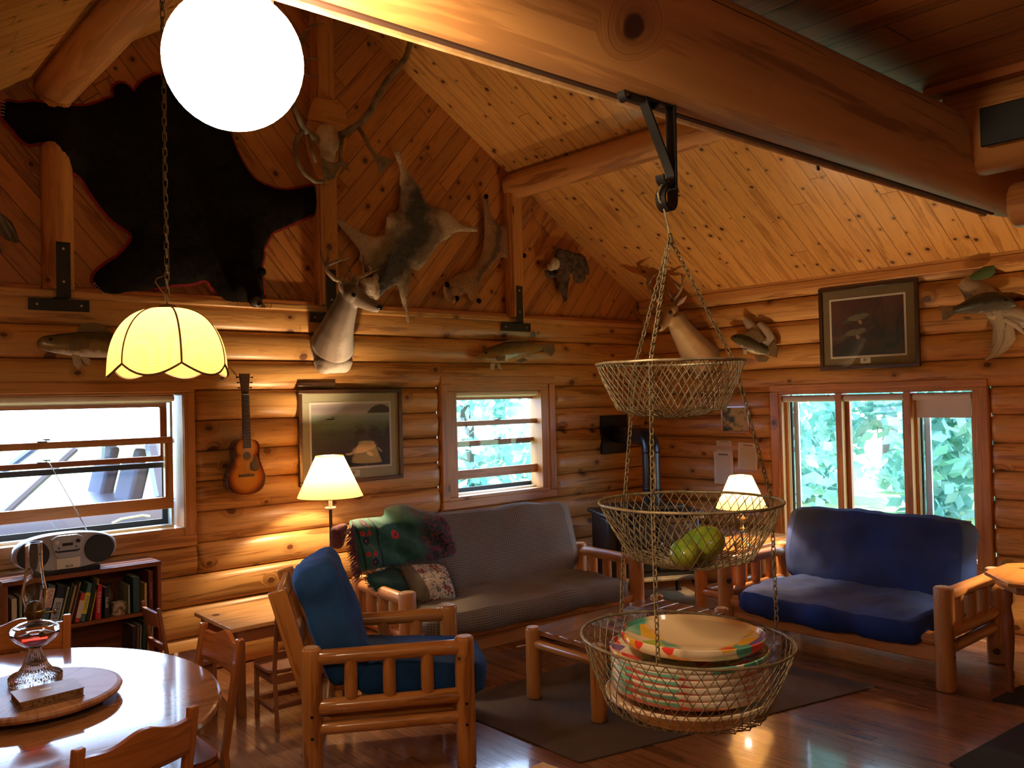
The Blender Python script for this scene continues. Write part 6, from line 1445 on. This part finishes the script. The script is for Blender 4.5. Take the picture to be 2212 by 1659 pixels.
# boombox
bx, by, bz = 1.30, 5.475, BH+.018
t = thing('boombox', 'silver oval boombox with black speakers on the bookcase', 'boombox', (bx, by, BH)); zc = bz+.108
MT['silver'] = solid('silver_plastic', (.48, .50, .54), .25, .3); MT['white_p'] = solid('cream_plastic', (.66, .60, .48), .35); MT['spk'] = mottled('speaker_cloth', (.022, .024, .03), (.012, .013, .016), 200, .7); MT['ip'] = solid('dark_plastic', (.02, .02, .024), .3)
mb = MB(); n_ = 48
def bring(y, s_, k): a_ = 2*pi*k/n_; p_ = 2.5; r_ = (abs(cos(a_))**p_+abs(sin(a_))**p_)**(-1/p_); return V((bx+.272*s_*cos(a_)*r_, y, zc+.105*s_*sin(a_)*r_))
lv = [(by+.09, .70), (by+.06, .86), (by+.0, .96), (by-.05, 1.0), (by-.075, .99), (by-.09, .95)]
vs = [bring(y, s_, k) for y, s_ in lv for k in range(n_)]; fs = [(i*n_+k, i*n_+(k+1) % n_, (i+1)*n_+(k+1) % n_, (i+1)*n_+k) for i in range(len(lv)-1) for k in range(n_)]+[tuple(range(n_)), tuple(5*n_+k for k in range(n_))]
mb.add(vs, fs); mb.build('body', MT['silver'], t, ang=40)
for sx in (-1, 1):
    o_ = []
    for k in range(32): a_ = 2*pi*k/32; o_.append((bx+sx*.165+.088*cos(a_)*(1 if cos(a_)*sx > 0 else .85), zc-.004+.080*sin(a_)))
    mb = MB(); mb.prism(o_, .010, lambda a, b, c: V((a, by-.0885-c, b))); mb.build('speaker', MT['spk'], t, bevel=.003)
o_ = [(bx-.085, zc+.075), (bx-.07, zc-.005), (bx-.045, zc-.035), (bx+.045, zc-.035), (bx+.07, zc-.005), (bx+.085, zc+.075), (bx+.05, zc+.092), (bx-.05, zc+.092)]
mb = MB(); mb.prism(o_, .020, lambda a, b, c: V((a, by-.087-c, b))); pn = mb.build('control_panel', MT['silver'], t, bevel=.004, smooth=False)
mb = MB(); mb.box((bx, by-.108, zc+.040), (.055, .003, .016)); mb.build('display', MT['ip'], pn)
mb = MB(); mb.box((bx, by-.108, zc+.002), (.11, .003, .010)); mb.build('slot', MT['ip'], pn)
for sx in (-1, 1):
    mb = MB(); mb.lathe([(0, 0), (.012, 0), (.011, .008), (0, .009)], 18, (bx+sx*.055, by-.107, zc+.055), Matrix.Rotation(radians(90), 4, 'X')); mb.build('knob', MT['white_p'] if sx < 0 else MT['ip'], pn)
    for k in range(2): mb = MB(); mb.ell((bx+sx*(.045+.015*k), by-.108, zc+.022-.016*k), (.006, .004, .005), 8, 6); mb.build('button', MT['ip'], pn)
mb = MB(); mb.box((bx+.005, by-.092, zc-.068), (.125, .012, .062)); cs = mb.build('cassette_door', MT['white_p'], t, bevel=.004)
text_mesh('lettering', 'RCA', .020, Matrix.Translation((bx+.01, by-.0995, zc-.085)) @ Matrix.Rotation(radians(90), 4, 'X'), MT['ip'], cs)
mb = MB(); mb.box((bx, by-.02, bz-.005), (.36, .13, .03)); mb.build('base', MT['ip'], t, bevel=.006)
for sx in (-1, 1): mb = MB(); mb.lathe([(0, BH), (.012, BH), (.012, BH+.01), (0, BH+.01)], 12, (bx+sx*.15, by-.06, 0)); mb.build('foot', MT['steel'], t)
a_ = onY(190, 1146, by+.03); b_ = onY(98, 985, by+.06)
mb = MB(); mb.tube([a_-V((0, 0, .01)), (a_+b_)/2, b_], [.0032, .0024, .0016], 8); mb.build('antenna', MT['steel'], t)

# ================================================================== GUITAR
gf = [(540.5,948),(555,951),(561,962),(561,974),(559.5,985),(564,1001.6),(573,1023),(574,1039.5),(566,1057.6),(548,1066.7),(529.7,1069.4),(510,1067.5),(494,1057),(490,1039.5),(497,1016),(509,998),(506,981.7),(505,963.6),(511.6,952.7),(522,947)]
GO = .125
go = smoothpoly([wa(x, y, GO) for x, y in gf], 2); yg = D-GO
gx, gz = wa(532, 1010, GO)
t = thing('guitar', 'small sunburst acoustic guitar hanging between window and framed print', 'guitar', (gx, D, gz))
g = G('sunburst_top'); n_ = g.sep(g.geo().outputs['Position']); dm = 9.0
# sunburst finish: distance to the waist line of the body
ax_, az_ = wa(533, 968, GO); bx_, bz_ = wa(532, 1030, GO)
def cd_(cxx, czz, r_): 
    a = g.m('SUBTRACT', n_[0], cxx); b = g.m('SUBTRACT', n_[2], czz); return g.m('DIVIDE', g.m('SQRT', g.m('ADD', g.m('MULTIPLY', a, a), g.m('MULTIPLY', b, b))), r_)
dm = g.m('MINIMUM', g.m('MINIMUM', cd_(ax_, az_, .085), cd_(bx_, bz_, .125)), cd_((ax_+bx_)/2, (az_+bz_)/2-.01, .092))
MT['burst'] = g.set(color=g.cr(dm, [(0, (.80, .42, .09)), (.62, (.70, .30, .05)), (.88, (.22, .05, .012)), (1, (.04, .01, .005))]), rough=.15, Coat_Weight=.6)
mb = MB(); mb.prism(go, .006, lambda a, b, c: V((a, yg-.003+c, b))); mb.build('top', MT['burst'], t, ang=30, bevel=.002)
mb = MB(); mb.prism(go, .074, lambda a, b, c: V((a, yg+.003+c, b))); mb.build('sides', solid('mahogany_sides', (.07, .02, .010), .2, Coat_Weight=.5), t, ang=50)
MT['ebony'] = solid('fingerboard', (.035, .022, .016), .4)
hc = V((*wa(533, 985, GO),)); mb = MB(); mb.lathe([(0, 0), (.036, 0)], 30, (hc.x, yg-.0035, hc.y), Matrix.Rotation(radians(90), 4, 'X'), cap=False); mb.build('rosette', solid('rosette', (.50, .26, .08), .3), t)
mb = MB(); mb.lathe([(0, 0), (.027, 0)], 30, (hc.x, yg-.0042, hc.y), Matrix.Rotation(radians(90), 4, 'X'), cap=False); mb.build('sound_hole', solid('sound_hole', (.03, .018, .010), .8), t)
nb_, nt_ = V(wa(533, 968, GO)), V(wa(530, 852, GO)); ht = V(wa(528.5, 807, GO))
q3 = lambda p_, o_: V((p_.x, yg-o_, p_.y))
def taper(mb_, a, b, wa_, wb_, o0, o1):
    P_ = []
    for p_, w_ in ((a, wa_), (b, wb_)):
        for sx in (-1, 1):
            for o_ in (o0, o1): P_.append(V((p_.x+sx*w_/2, yg-o_, p_.y)))
    mb_.add(P_, [(0, 1, 3, 2), (4, 6, 7, 5), (0, 4, 5, 1), (2, 3, 7, 6), (0, 2, 6, 4), (1, 5, 7, 3)])
mb = MB(); taper(mb, nb_, nt_, .052, .044, .004, .012); mb.build('fingerboard', MT['ebony'], t)
mb = MB(); taper(mb, V((nb_.x, nb_.y+.03)), nt_, .046, .040, -.022, .004); mb.build('neck', solid('neck_wood', (.10, .035, .015), .3), t, bevel=.004)
mb = MB(); taper(mb, nt_+V((0, .002)), ht, .046, .074, -.014, .004); mb.build('headstock', MT['dframe'], t, bevel=.002)
mb = MB(); mb.box(q3(nt_, .013), (.044, .004, .004)); mb.build('nut', MT['matw'], t)
mb = MB()
for k in range(1, 15): p_ = nt_+(nb_-nt_)*(1-2**(-k/12))*1.72; mb.box(q3(p_, .0125), (.044+.008*k/14, .001, .0016))
mb.build('frets', MT['steel'], t)
br = V(wa(532, 1027, GO)); mb = MB(); mb.box(q3(br, .006), (.108, .010, .018)); mb.build('bridge', MT['ebony'], t, bevel=.002)
mb = MB()
for k in range(6): x_ = (k-2.5); mb.tube([q3(br+V((x_*.0088, 0)), .013), q3(nt_+V((x_*.0066, 0)), .0155)], .0005, 4)
mb.build('strings', MT['steel'], t)
pg = [wa(x, y, GO) for x, y in ((549,982),(554,988),(557,1000),(559,1010),(556,1017),(547,1018),(540,1015),(539,1000),(545,996))]; mb = MB(); mb.prism(smoothpoly(pg, 2), .0012, lambda a, b, c: V((a, yg-.0035-c, b))); mb.build('pickguard', MT['ip'], t, smooth=False)
for sx in (-1, 1):
    for k in range(3):
        p_ = ht+(nt_-ht)*(.18+.25*k)+V((sx*(.040-.006*k), 0)); mb = MB(); mb.tube([q3(p_-V((sx*.012, 0)), -.004), q3(p_+V((sx*.008, 0)), -.004)], .003, 8); mb.ell(q3(p_+V((sx*.014, 0)), -.004), (.008, .004, .006), 10, 8); mb.build('tuning_peg', MT['blackm'], t)
mb = MB(); mb.tube([(ht.x, D+.0, ht.y-.02), (ht.x, yg+.0, ht.y-.02)], .004, 8); tag(mb.build('wall_peg', MT['steel']), 'short metal peg that holds the guitar by its head', 'hook')

# ================================================================== STOVE
SX, SY = 5.72, 4.90
t = thing('wood_stove', 'black cast-iron wood stove in the corner with its pipe bending into the wall', 'wood stove', (SX, SY, .024), radians(-30)); P = pmat(t)
mb = MB(); mb.T = P; mb.box((0, 0, .47), (.80, .50, .52)); mb.build('body', MT['black'], t, bevel=.02)
mb = MB(); mb.T = P; mb.box((0, 0, .75), (.86, .56, .035)); mb.box((0, .02, .79), (.60, .36, .04)); mb.build('top_plate', MT['black'], t, bevel=.01)
mb = MB(); mb.T = P; mb.box((0, -.27, .225), (.74, .14, .025)); mb.build('ash_lip', mottled('worn_lip', (.34, .27, .15), (.18, .14, .08), 20, .5), t, bevel=.006)
for sx in (-1, 1):
    mb = MB(); mb.T = P; mb.box((sx*.17, -.26, .48), (.30, .03, .38)); d_ = mb.build('door', MT['black'], t, bevel=.012)
    mb = MB(); mb.T = P; mb.ell((sx*.04, -.29, .50), (.014, .02, .03), 10, 8); mb.build('door_handle', MT['steel'], d_)
    mb = MB(); mb.T = P; mb.box((sx*.37, -.27, .72), (.10, .06, .03)); mb.build('corner_cap', mottled('grey_iron', (.16, .15, .10), (.09, .085, .06), 20, .5) if sx < 0 else bpy.data.materials['grey_iron'], t, bevel=.006)
    for sy in (-1, 1): mb = MB(); mb.T = P; mb.tube([(sx*.35, sy*.20, .22), (sx*.38, sy*.23, .10), (sx*.37, sy*.22, .03), (sx*.39, sy*.24, .002)], [.035, .025, .018, .028], 10); mb.build('leg', MT['black'], t)
pc = P @ V((.12, .12, 0)); th = V((6.22, D-.04, 1.40)); mb = MB(); zE = 1.40; pts = [V((pc.x, pc.y, .80)), V((pc.x, pc.y, 1.28))]
hd = (V((th.x, th.y, 0))-V((pc.x, pc.y, 0))).normalized()
for k in range(1, 6): a_ = k/5*pi/2; pts.append(V((pc.x, pc.y, 1.28))+hd*.12*(1-cos(a_))+V((0, 0, .12*sin(a_))))
pts.append(V((th.x, th.y, 1.40))); mb.tube(pts, .078, 24); mb.build('stove_pipe', solid('pipe_black', (.014, .015, .018), .3, .5), t, ang=60)
mb = MB()
for zz in (.95, 1.27): mb.lathe([(.080, zz-.008), (.083, zz), (.080, zz+.008)], 24, (pc.x, pc.y, 0), cap=False)
mb.build('pipe_band', MT['blackm'], t)
mb = MB(); mb.box((6.23, D-.012, 1.40), (.37, .03, .37)); mb.build('wall_collar', MT['black'], t, bevel=.004)
mb = MB(); mb.box((SX-.02, SY-.02, .012), (1.0, .74, .022), Matrix.Rotation(radians(-30), 4, 'Z')); tag(mb.build('hearth_pad', mottled('hearth_tan', (.52, .38, .20), (.38, .26, .13), 8, .5), bevel=.004), 'tan hearth pad under the wood stove', 'hearth pad')

# ================================================================== THROW, PILLOWS, MAGAZINES
def bp(x_, z_): return 4.875+.287*(z_-.685)-.085*(x_-3.91)
def onback(px, py, o_=0.0):
    Y = 4.93
    for _ in range(4): p_ = onY(px, py, Y); Y = bp(p_.x, p_.z)-o_
    return (p_.x, p_.z)
thr = [(761,1127),(778,1123),(795,1121),(820,1119),(840,1117),(849,1101),(870,1095),(899,1092),(912,1098),(925,1104),(950,1107),(967,1124),(975,1140),(982,1165),(990,1195),(967,1205),(950,1210),(933,1213),(896,1217),(870,1220),(849,1224),(818,1228),(795,1234),(778,1238),(771,1215),(764,1181),(758,1148)]
ow = [onback(x, y, .02) for x, y in thr]
g = G('throw_weave'); n_ = g.sep(g.geo().outputs['Position']); px_, pz_ = n_[0], n_[2]; n1 = g.noise(g.geo().outputs['Position'], 9, 3); n2 = g.noise(g.geo().outputs['Position'], 45, 3)
def rad_(c_, r_, rz_=None): 
    a = g.m('DIVIDE', g.m('SUBTRACT', px_, c_[0]), r_); b = g.m('DIVIDE', g.m('SUBTRACT', pz_, c_[1]), rz_ or r_); return g.m('SQRT', g.m('ADD', g.m('MULTIPLY', a, a), g.m('MULTIPLY', b, b)))
xr = onback(905, 1160)[0]
col = g.mix(g.ramp(n1, .3, .7), (.02, .13, .10), (.012, .08, .06))
patt = g.m('MULTIPLY', g.ramp(n2, .50, .58), g.ramp(px_, xr-.06, xr+.06)); col = g.mix(g.ramp(px_, xr-.08, xr+.10), col, (.012, .022, .020)); col = g.mix(patt, col, (.16, .022, .02))
xe = onback(975, 1190)[0]; col = g.mix(g.m('MULTIPLY', g.ramp(px_, xe-.05, xe-.02), g.ramp(n2, .45, .5)), col, (.16, .02, .022))
# border band: slanted stripes parallel to the left edge
e0, e1 = onback(758, 1135), onback(779, 1237); sl = (e1[0]-e0[0])/(e1[1]-e0[1]); dist = g.m('SUBTRACT', g.m('SUBTRACT', px_, e0[0]), g.m('MULTIPLY', g.m('SUBTRACT', pz_, e0[1]), sl))
for d0, d1 in ((.020, .032), (.145, .158)): col = g.mix(g.m('MULTIPLY', g.m('GREATER_THAN', dist, d0), g.m('LESS_THAN', dist, d1)), col, (.006, .018, .03))
vine = g.m('ABSOLUTE', g.m('SUBTRACT', g.m('SUBTRACT', dist, .09), g.m('MULTIPLY', g.m('SINE', g.m('MULTIPLY', pz_, 42)), .018))); col = g.mix(g.m('MULTIPLY', g.m('LESS_THAN', vine, .0035), 1.0), col, (.40, .045, .02))
for c_, r_, cc in (((778, 1152), .016, (.50, .03, .015)), ((793, 1151), .016, (.50, .03, .015)), ((788, 1195), .017, (.50, .03, .015)), ((804, 1194), .017, (.50, .03, .015)), ((784, 1131), .024, (.010, .012, .035)), ((786, 1168), .026, (.010, .012, .035)), ((803, 1212), .026, (.010, .012, .035)), ((846, 1153), .030, (.50, .03, .03))):
    w_ = onback(*c_); rr = g.m('ADD', rad_(w_, r_), g.m('MULTIPLY', g.m('SUBTRACT', n2, .5), .5)); col = g.mix(g.m('LESS_THAN', rr, 1.0), col, cc); col = g.mix(g.m('LESS_THAN', rad_(w_, r_*.28), 1.0), col, (.35, .05, .03) if cc[0] < .1 else (.02, .02, .05))
MT['throw'] = g.set(color=col, rough=.95, normal=g.bump(n2, .3, .004), Sheen_Weight=.2)
t = thing('throw_blanket', 'dark green fringed throw with red flowers over the checked futon back', 'blanket', (3.3, 4.95, .65))
frt = lambda a, b, c: V((a, bp(a, b)-.012-c+ (max(0, b-.94)*1.2), b))
mb = MB(); relief(mb, dense(smoothpoly(ow, 1), .025), frt, .028, .03, .025, .015, extra=lambda x, y, d: .022*noise.noise(V((x*7+y*5, y*4, 3)))+.014*sin((x*.6+y)*30)*min(1, d*8)); mb.build('cloth', MT['throw'], t, ang=180)
mb = MB(); rnd = random.Random(4); m_fr = mottled('fringe_maroon', (.16, .045, .06), (.07, .03, .04), 60, .9)
for k in range(150):
    a_ = k/149; e_ = V(onback(760+19*a_, 1130+107*a_, .02)); s_ = rnd.uniform(.06, .10); q_ = V((e_.x-s_*.75, e_.y-s_*.55)); 
    p0, p1 = V((e_.x, bp(e_.x, e_.y)-.03, e_.y)), V((q_.x, bp(q_.x, q_.y)-.03+rnd.uniform(-.015, .01), q_.y)); mb.tube([p0, (p0+p1)/2+V((rnd.uniform(-.01, .01), rnd.uniform(-.02, 0), rnd.uniform(-.01, .012))), p1], [.0025, .0028, .0015], 5)
mb.build('fringe', m_fr, t, ang=180)
lw = [onback(x, y, .01) for x, y in ((716,1143),(740,1132),(757,1132),(752,1160),(745,1185),(728,1188),(717,1180))]; mb = MB(); relief(mb, dense(smoothpoly(lw, 1), .02), lambda a, b, c: V((a, bp(a, b)+.02-c, b)), .03, .03, .02, .012); mb.build('hanging_corner', m_fr, t, ang=180)
def pillow(name, label, pts_, off, h, mat, ns=.01, fringe=None):
    pp_ = lambda z: 4.70-off+(z-.47)*.9
    def onp(px, py):
        Y = 4.8
        for _ in range(6): p_ = onY(px, py, Y); Y = pp_(p_.z)
        return (p_.x, p_.z)
    ow_ = [onp(x, y) for x, y in pts_]; t_ = thing(name, label, 'pillow', (sum(p[0] for p in ow_)/len(ow_), 4.8, .47))
    mb_ = MB(); fr_ = lambda a, b, c: V((a, pp_(b)-c, b)); relief(mb_, dense(smoothpoly(ow_, 1), .02), fr_, h, .05, .02, ns); mb_.build('case', mat, t_, ang=180)
    if fringe:
        mb_ = MB(); 
        for i, (x, z) in enumerate(dense(ow_, .006)): 
            c_ = (sum(p[0] for p in ow_)/len(ow_), sum(p[1] for p in ow_)/len(ow_)); d_ = V((x-c_[0], z-c_[1])).normalized(); p0 = fr_(x, z, .01); l_ = rnd.uniform(.018, .035); p1 = fr_(x+d_.x*l_, z+d_.y*l_+rnd.uniform(-.01, .01), .01+rnd.uniform(-.01, .01)); mb_.tube([p0, p1], [.0022, .0012], 4)
        mb_.build('fringe', fringe, t_, ang=180)
    return t_
MT['dgreen'] = fabric('dark_green_cloth', (.006, .055, .050), (.004, .03, .028), 300)
pillow('throw_pillow', 'plain dark green fringed pillow below the throw', [(791,1243),(815,1235),(859,1222),(876,1245),(892,1285),(870,1290),(849,1290),(825,1285),(795,1262)], .03, .07, MT['dgreen'], .015, solid('fringe_green', (.004, .03, .03), .9))
def onp6(px, py):
    Y = 4.8
    for _ in range(6): p_ = onY(px, py, Y); Y = 4.64+(p_.z-.47)*.9
    return (p_.x, p_.z)
g = G('tapestry'); n_ = g.sep(g.geo().outputs['Position']); a0_, a1_ = onp6(866, 1224), onp6(904, 1301); sl = (a1_[0]-a0_[0])/(a1_[1]-a0_[1]); di = g.m('SUBTRACT', g.m('SUBTRACT', n_[0], a0_[0]), g.m('MULTIPLY', g.m('SUBTRACT', n_[2], a0_[1]), sl))
n1 = g.noise(g.geo().outputs['Position'], 34, 4, .7, 1.5); n2 = g.noise(g.geo().outputs['Position'], 16, 2); c = g.mix(g.ramp(n1, .53, .57), (.60, .50, .36), (.035, .06, .05)); c = g.mix(g.m('MULTIPLY', g.ramp(n2, .58, .62), g.ramp(n1, .4, .45)), c, (.22, .03, .02)); c = g.mix(g.m('LESS_THAN', di, .075), c, (.14, .12, .09))
MT['tapes'] = g.set(color=c, rough=.95)
pillow('throw_pillow', 'tapestry pillow with white, dark green and red wildlife pattern', [(866,1224),(889,1219),(925,1217),(958,1217),(970,1242),(980,1270),(985,1296),(960,1300),(930,1302),(904,1301),(889,1280),(874,1249)], .06, .09, MT['tapes'], .012, solid('fringe_grey', (.10, .08, .06), .9))
g = G('magazine_cover'); v_ = g.vor(g.obj(), 18); cc = g.cr(g.sep(v_[1])[0], [(0, (.10, .03, .08)), (.25, (.30, .22, .12)), (.5, (.55, .50, .42)), (.7, (.06, .09, .04)), (.85, (.50, .18, .12))]); MT['mag'] = g.set(color=cc, rough=.3)
def flat(name, label, cat, pts_, z_, th, mat, col2=None):
    c_ = sum(pts_, V())/len(pts_); t_ = thing(name, label, cat, (c_.x, c_.y, z_)); mb_ = MB(); mb_.prism([(p_.x, p_.y) for p_ in pts_], th-.001, lambda a, b, c: V((a, b, z_+c))); mb_.build('pages', MT['pages'], t_, smooth=False)
    mb_ = MB(); mb_.prism([(c_.x+(p_.x-c_.x)*1.01, c_.y+(p_.y-c_.y)*1.01) for p_ in pts_], .001, lambda a, b, c: V((a, b, z_+th-.001+c))); mb_.build('cover', mat, t_, smooth=False); return t_
zt_ = .4075
flat('magazine', 'open colourful magazine at the left of the coffee table', 'magazine', [onZ(x, y, zt_) for x, y in ((1268, 1344), (1338, 1366), (1386, 1348), (1318, 1326))], zt_, .006, MT['mag'])
flat('magazine', 'pale crumpled magazine behind the colourful one on the coffee table', 'magazine', [onZ(x, y, zt_) for x, y in ((1345, 1324), (1385, 1336), (1398, 1322), (1360, 1314))], zt_, .018, mottled('pale_print', (.55, .48, .40), (.14, .16, .17), 26, .5))
# ================================================================== OUTDOORS
g = G('leaf_green'); n1 = g.noise(g.geo().outputs['Position'], 1.2, 3); q = g.mix(g.ramp(n1, .4, .6), (.20, .44, .38), (.38, .60, .52)); g.set(color=q, rough=.6); tr = g.n('ShaderNodeBsdfTranslucent'); g.put(tr.inputs[0], q); mx = g.n('ShaderNodeMixShader'); mx.inputs[0].default_value = .4; g.t.links.new(g.b.outputs[0], mx.inputs[1]); g.t.links.new(tr.outputs[0], mx.inputs[2]); g.t.links.new(mx.outputs[0], g.out.inputs[0]); MT['leaf'] = g.mat
MT['barkt'] = solid('tree_bark', (.12, .10, .08), .9)
def tree(label, x, y, h, r, n, seed, base=-.15):
    rnd = random.Random(seed); t_ = thing('tree', label, 'tree', (x, y, base), 0, 'trees outside the cabin')
    mb_ = MB(); mb_.tube([(x, y, base), (x+.1, y, base+h*.4), (x-.05, y+.1, base+h*.8)], [.16, .12, .05], 10); mb_.build('trunk', MT['barkt'], t_)
    cl = [(V((x+rnd.gauss(0, r*.6), y+rnd.gauss(0, r*.6), base+h*rnd.uniform(.02, 1))), rnd.uniform(.35, .9)) for _ in range(40)]
    vs_ = []; fs_ = []
    for _ in range(n):
        c_, s_ = cl[rnd.randrange(40)]; d_ = V((rnd.gauss(0, 1), rnd.gauss(0, 1), rnd.gauss(0, .8))).normalized()*s_*rnd.uniform(.5, 1.1); p_ = c_+d_
        a_ = V((rnd.uniform(-1, 1), rnd.uniform(-1, 1), rnd.uniform(-1, 1))).normalized()*.13; b_ = a_.cross(V((rnd.uniform(-1, 1), rnd.uniform(-1, 1), rnd.uniform(-1, 1)))).normalized()*.08
        k_ = len(vs_); vs_ += [p_-a_, p_+b_, p_+a_, p_-b_]; fs_.append((k_, k_+1, k_+2, k_+3))
    mb_ = MB(); mb_.keep = True; mb_.add(vs_, fs_); mb_.build('foliage', MT['leaf'], t_, smooth=False)
tree('leafy tree filling the right light of the casement window', 12.2, 4.3, 5.0, 1.7, 6500, 1)
tree('leafy tree seen in the left light of the casement window', 12.5, 7.6, 6.5, 1.7, 4600, 2)
tree('sparser tree seen in the middle light of the casement window', 16.5, 7.9, 6.0, 1.8, 2600, 3)
tree('leafy tree seen through the small back window', 10.2, 13.2, 3.4, 1.7, 3000, 4)
tree('leafy tree at the right edge of the small back window', 14.0, 13.4, 5.0, 1.6, 4500, 5)
# parked car outside the left window
CY = 7.25; MT['carp'] = solid('silver_blue_paint', (.10, .12, .19), .3, .0, Coat_Weight=.5); MT['cgl'] = MT['pane']
t = thing('car', 'silver-blue car parked close outside the left window', 'car', (2.2, CY+.9, 0))
mb = MB(); o_ = [(0, .15), (0, .55), (.03, .85), (.10, 1.00), (1.70, 1.00), (1.77, .85), (1.80, .55), (1.80, .15)]
mb.prism(o_, 4.3, lambda a, b, c: V((.0+c, CY+a, b))); mb.build('body', MT['carp'], t, bevel=.03, ang=50)
for x0, x1, y_ in ((.05, .75, .03),): pass
mb = MB()
for sy in (.12, 1.68): 
    for (xa, xb, rr) in ((1.35, 1.90, .035), (2.52, 2.50, .07), (4.0, 3.7, .04)): mb.tube([(xa, CY+sy, 1.0), (xb, CY+(.30 if sy < 1 else 1.5), 1.46)], rr, 8)
mb.box((2.85, CY+.9, 1.48), (1.95, 1.22, .05)); mb.build('roof_and_pillars', MT['carp'], t, bevel=.02)
for sy, sy2 in ((.115, .29), (1.685, 1.51)):
    mb = MB(); mb.add([V((1.40, CY+sy, 1.0)), V((3.98, CY+sy, 1.0)), V((3.70, CY+sy2, 1.46)), V((1.92, CY+sy2, 1.46))], [(0, 1, 2, 3)]); mb.build('side_glass', MT['cgl'], t, smooth=False)
for k, x_ in enumerate((2.2, 3.2)):
    for yy in (.5, 1.3): mb = MB(); mb.box((x_+.16, CY+yy, 1.03), (.12, .42, .55), Matrix.Rotation(radians(14), 4, 'Y')); mb.box((x_+.26, CY+yy, 1.35), (.08, .20, .13), Matrix.Rotation(radians(14), 4, 'Y')); mb.build('seat', bpy.data.materials.get('car_seat') or solid('car_seat', (.035, .05, .09), .8), t, bevel=.03)
mb = MB(); mb.tube([(2.08, CY+.0, .86), (2.14, CY-.03, .89), (2.30, CY-.03, .90), (2.36, CY-.01, .885)], .012, 8); mb.build('door_handle', MT['steel'], t)
for x_ in (.75, 3.5):
    for yy in (.1, 1.7): mb = MB(); mb.lathe([(0, -.09), (.30, -.09), (.31, -.05), (.31, .05), (.30, .09), (0, .09)], 24, (x_, CY+yy, .31), Matrix.Rotation(radians(90), 4, 'X')); mb.build('wheel', MT['ip'], t)
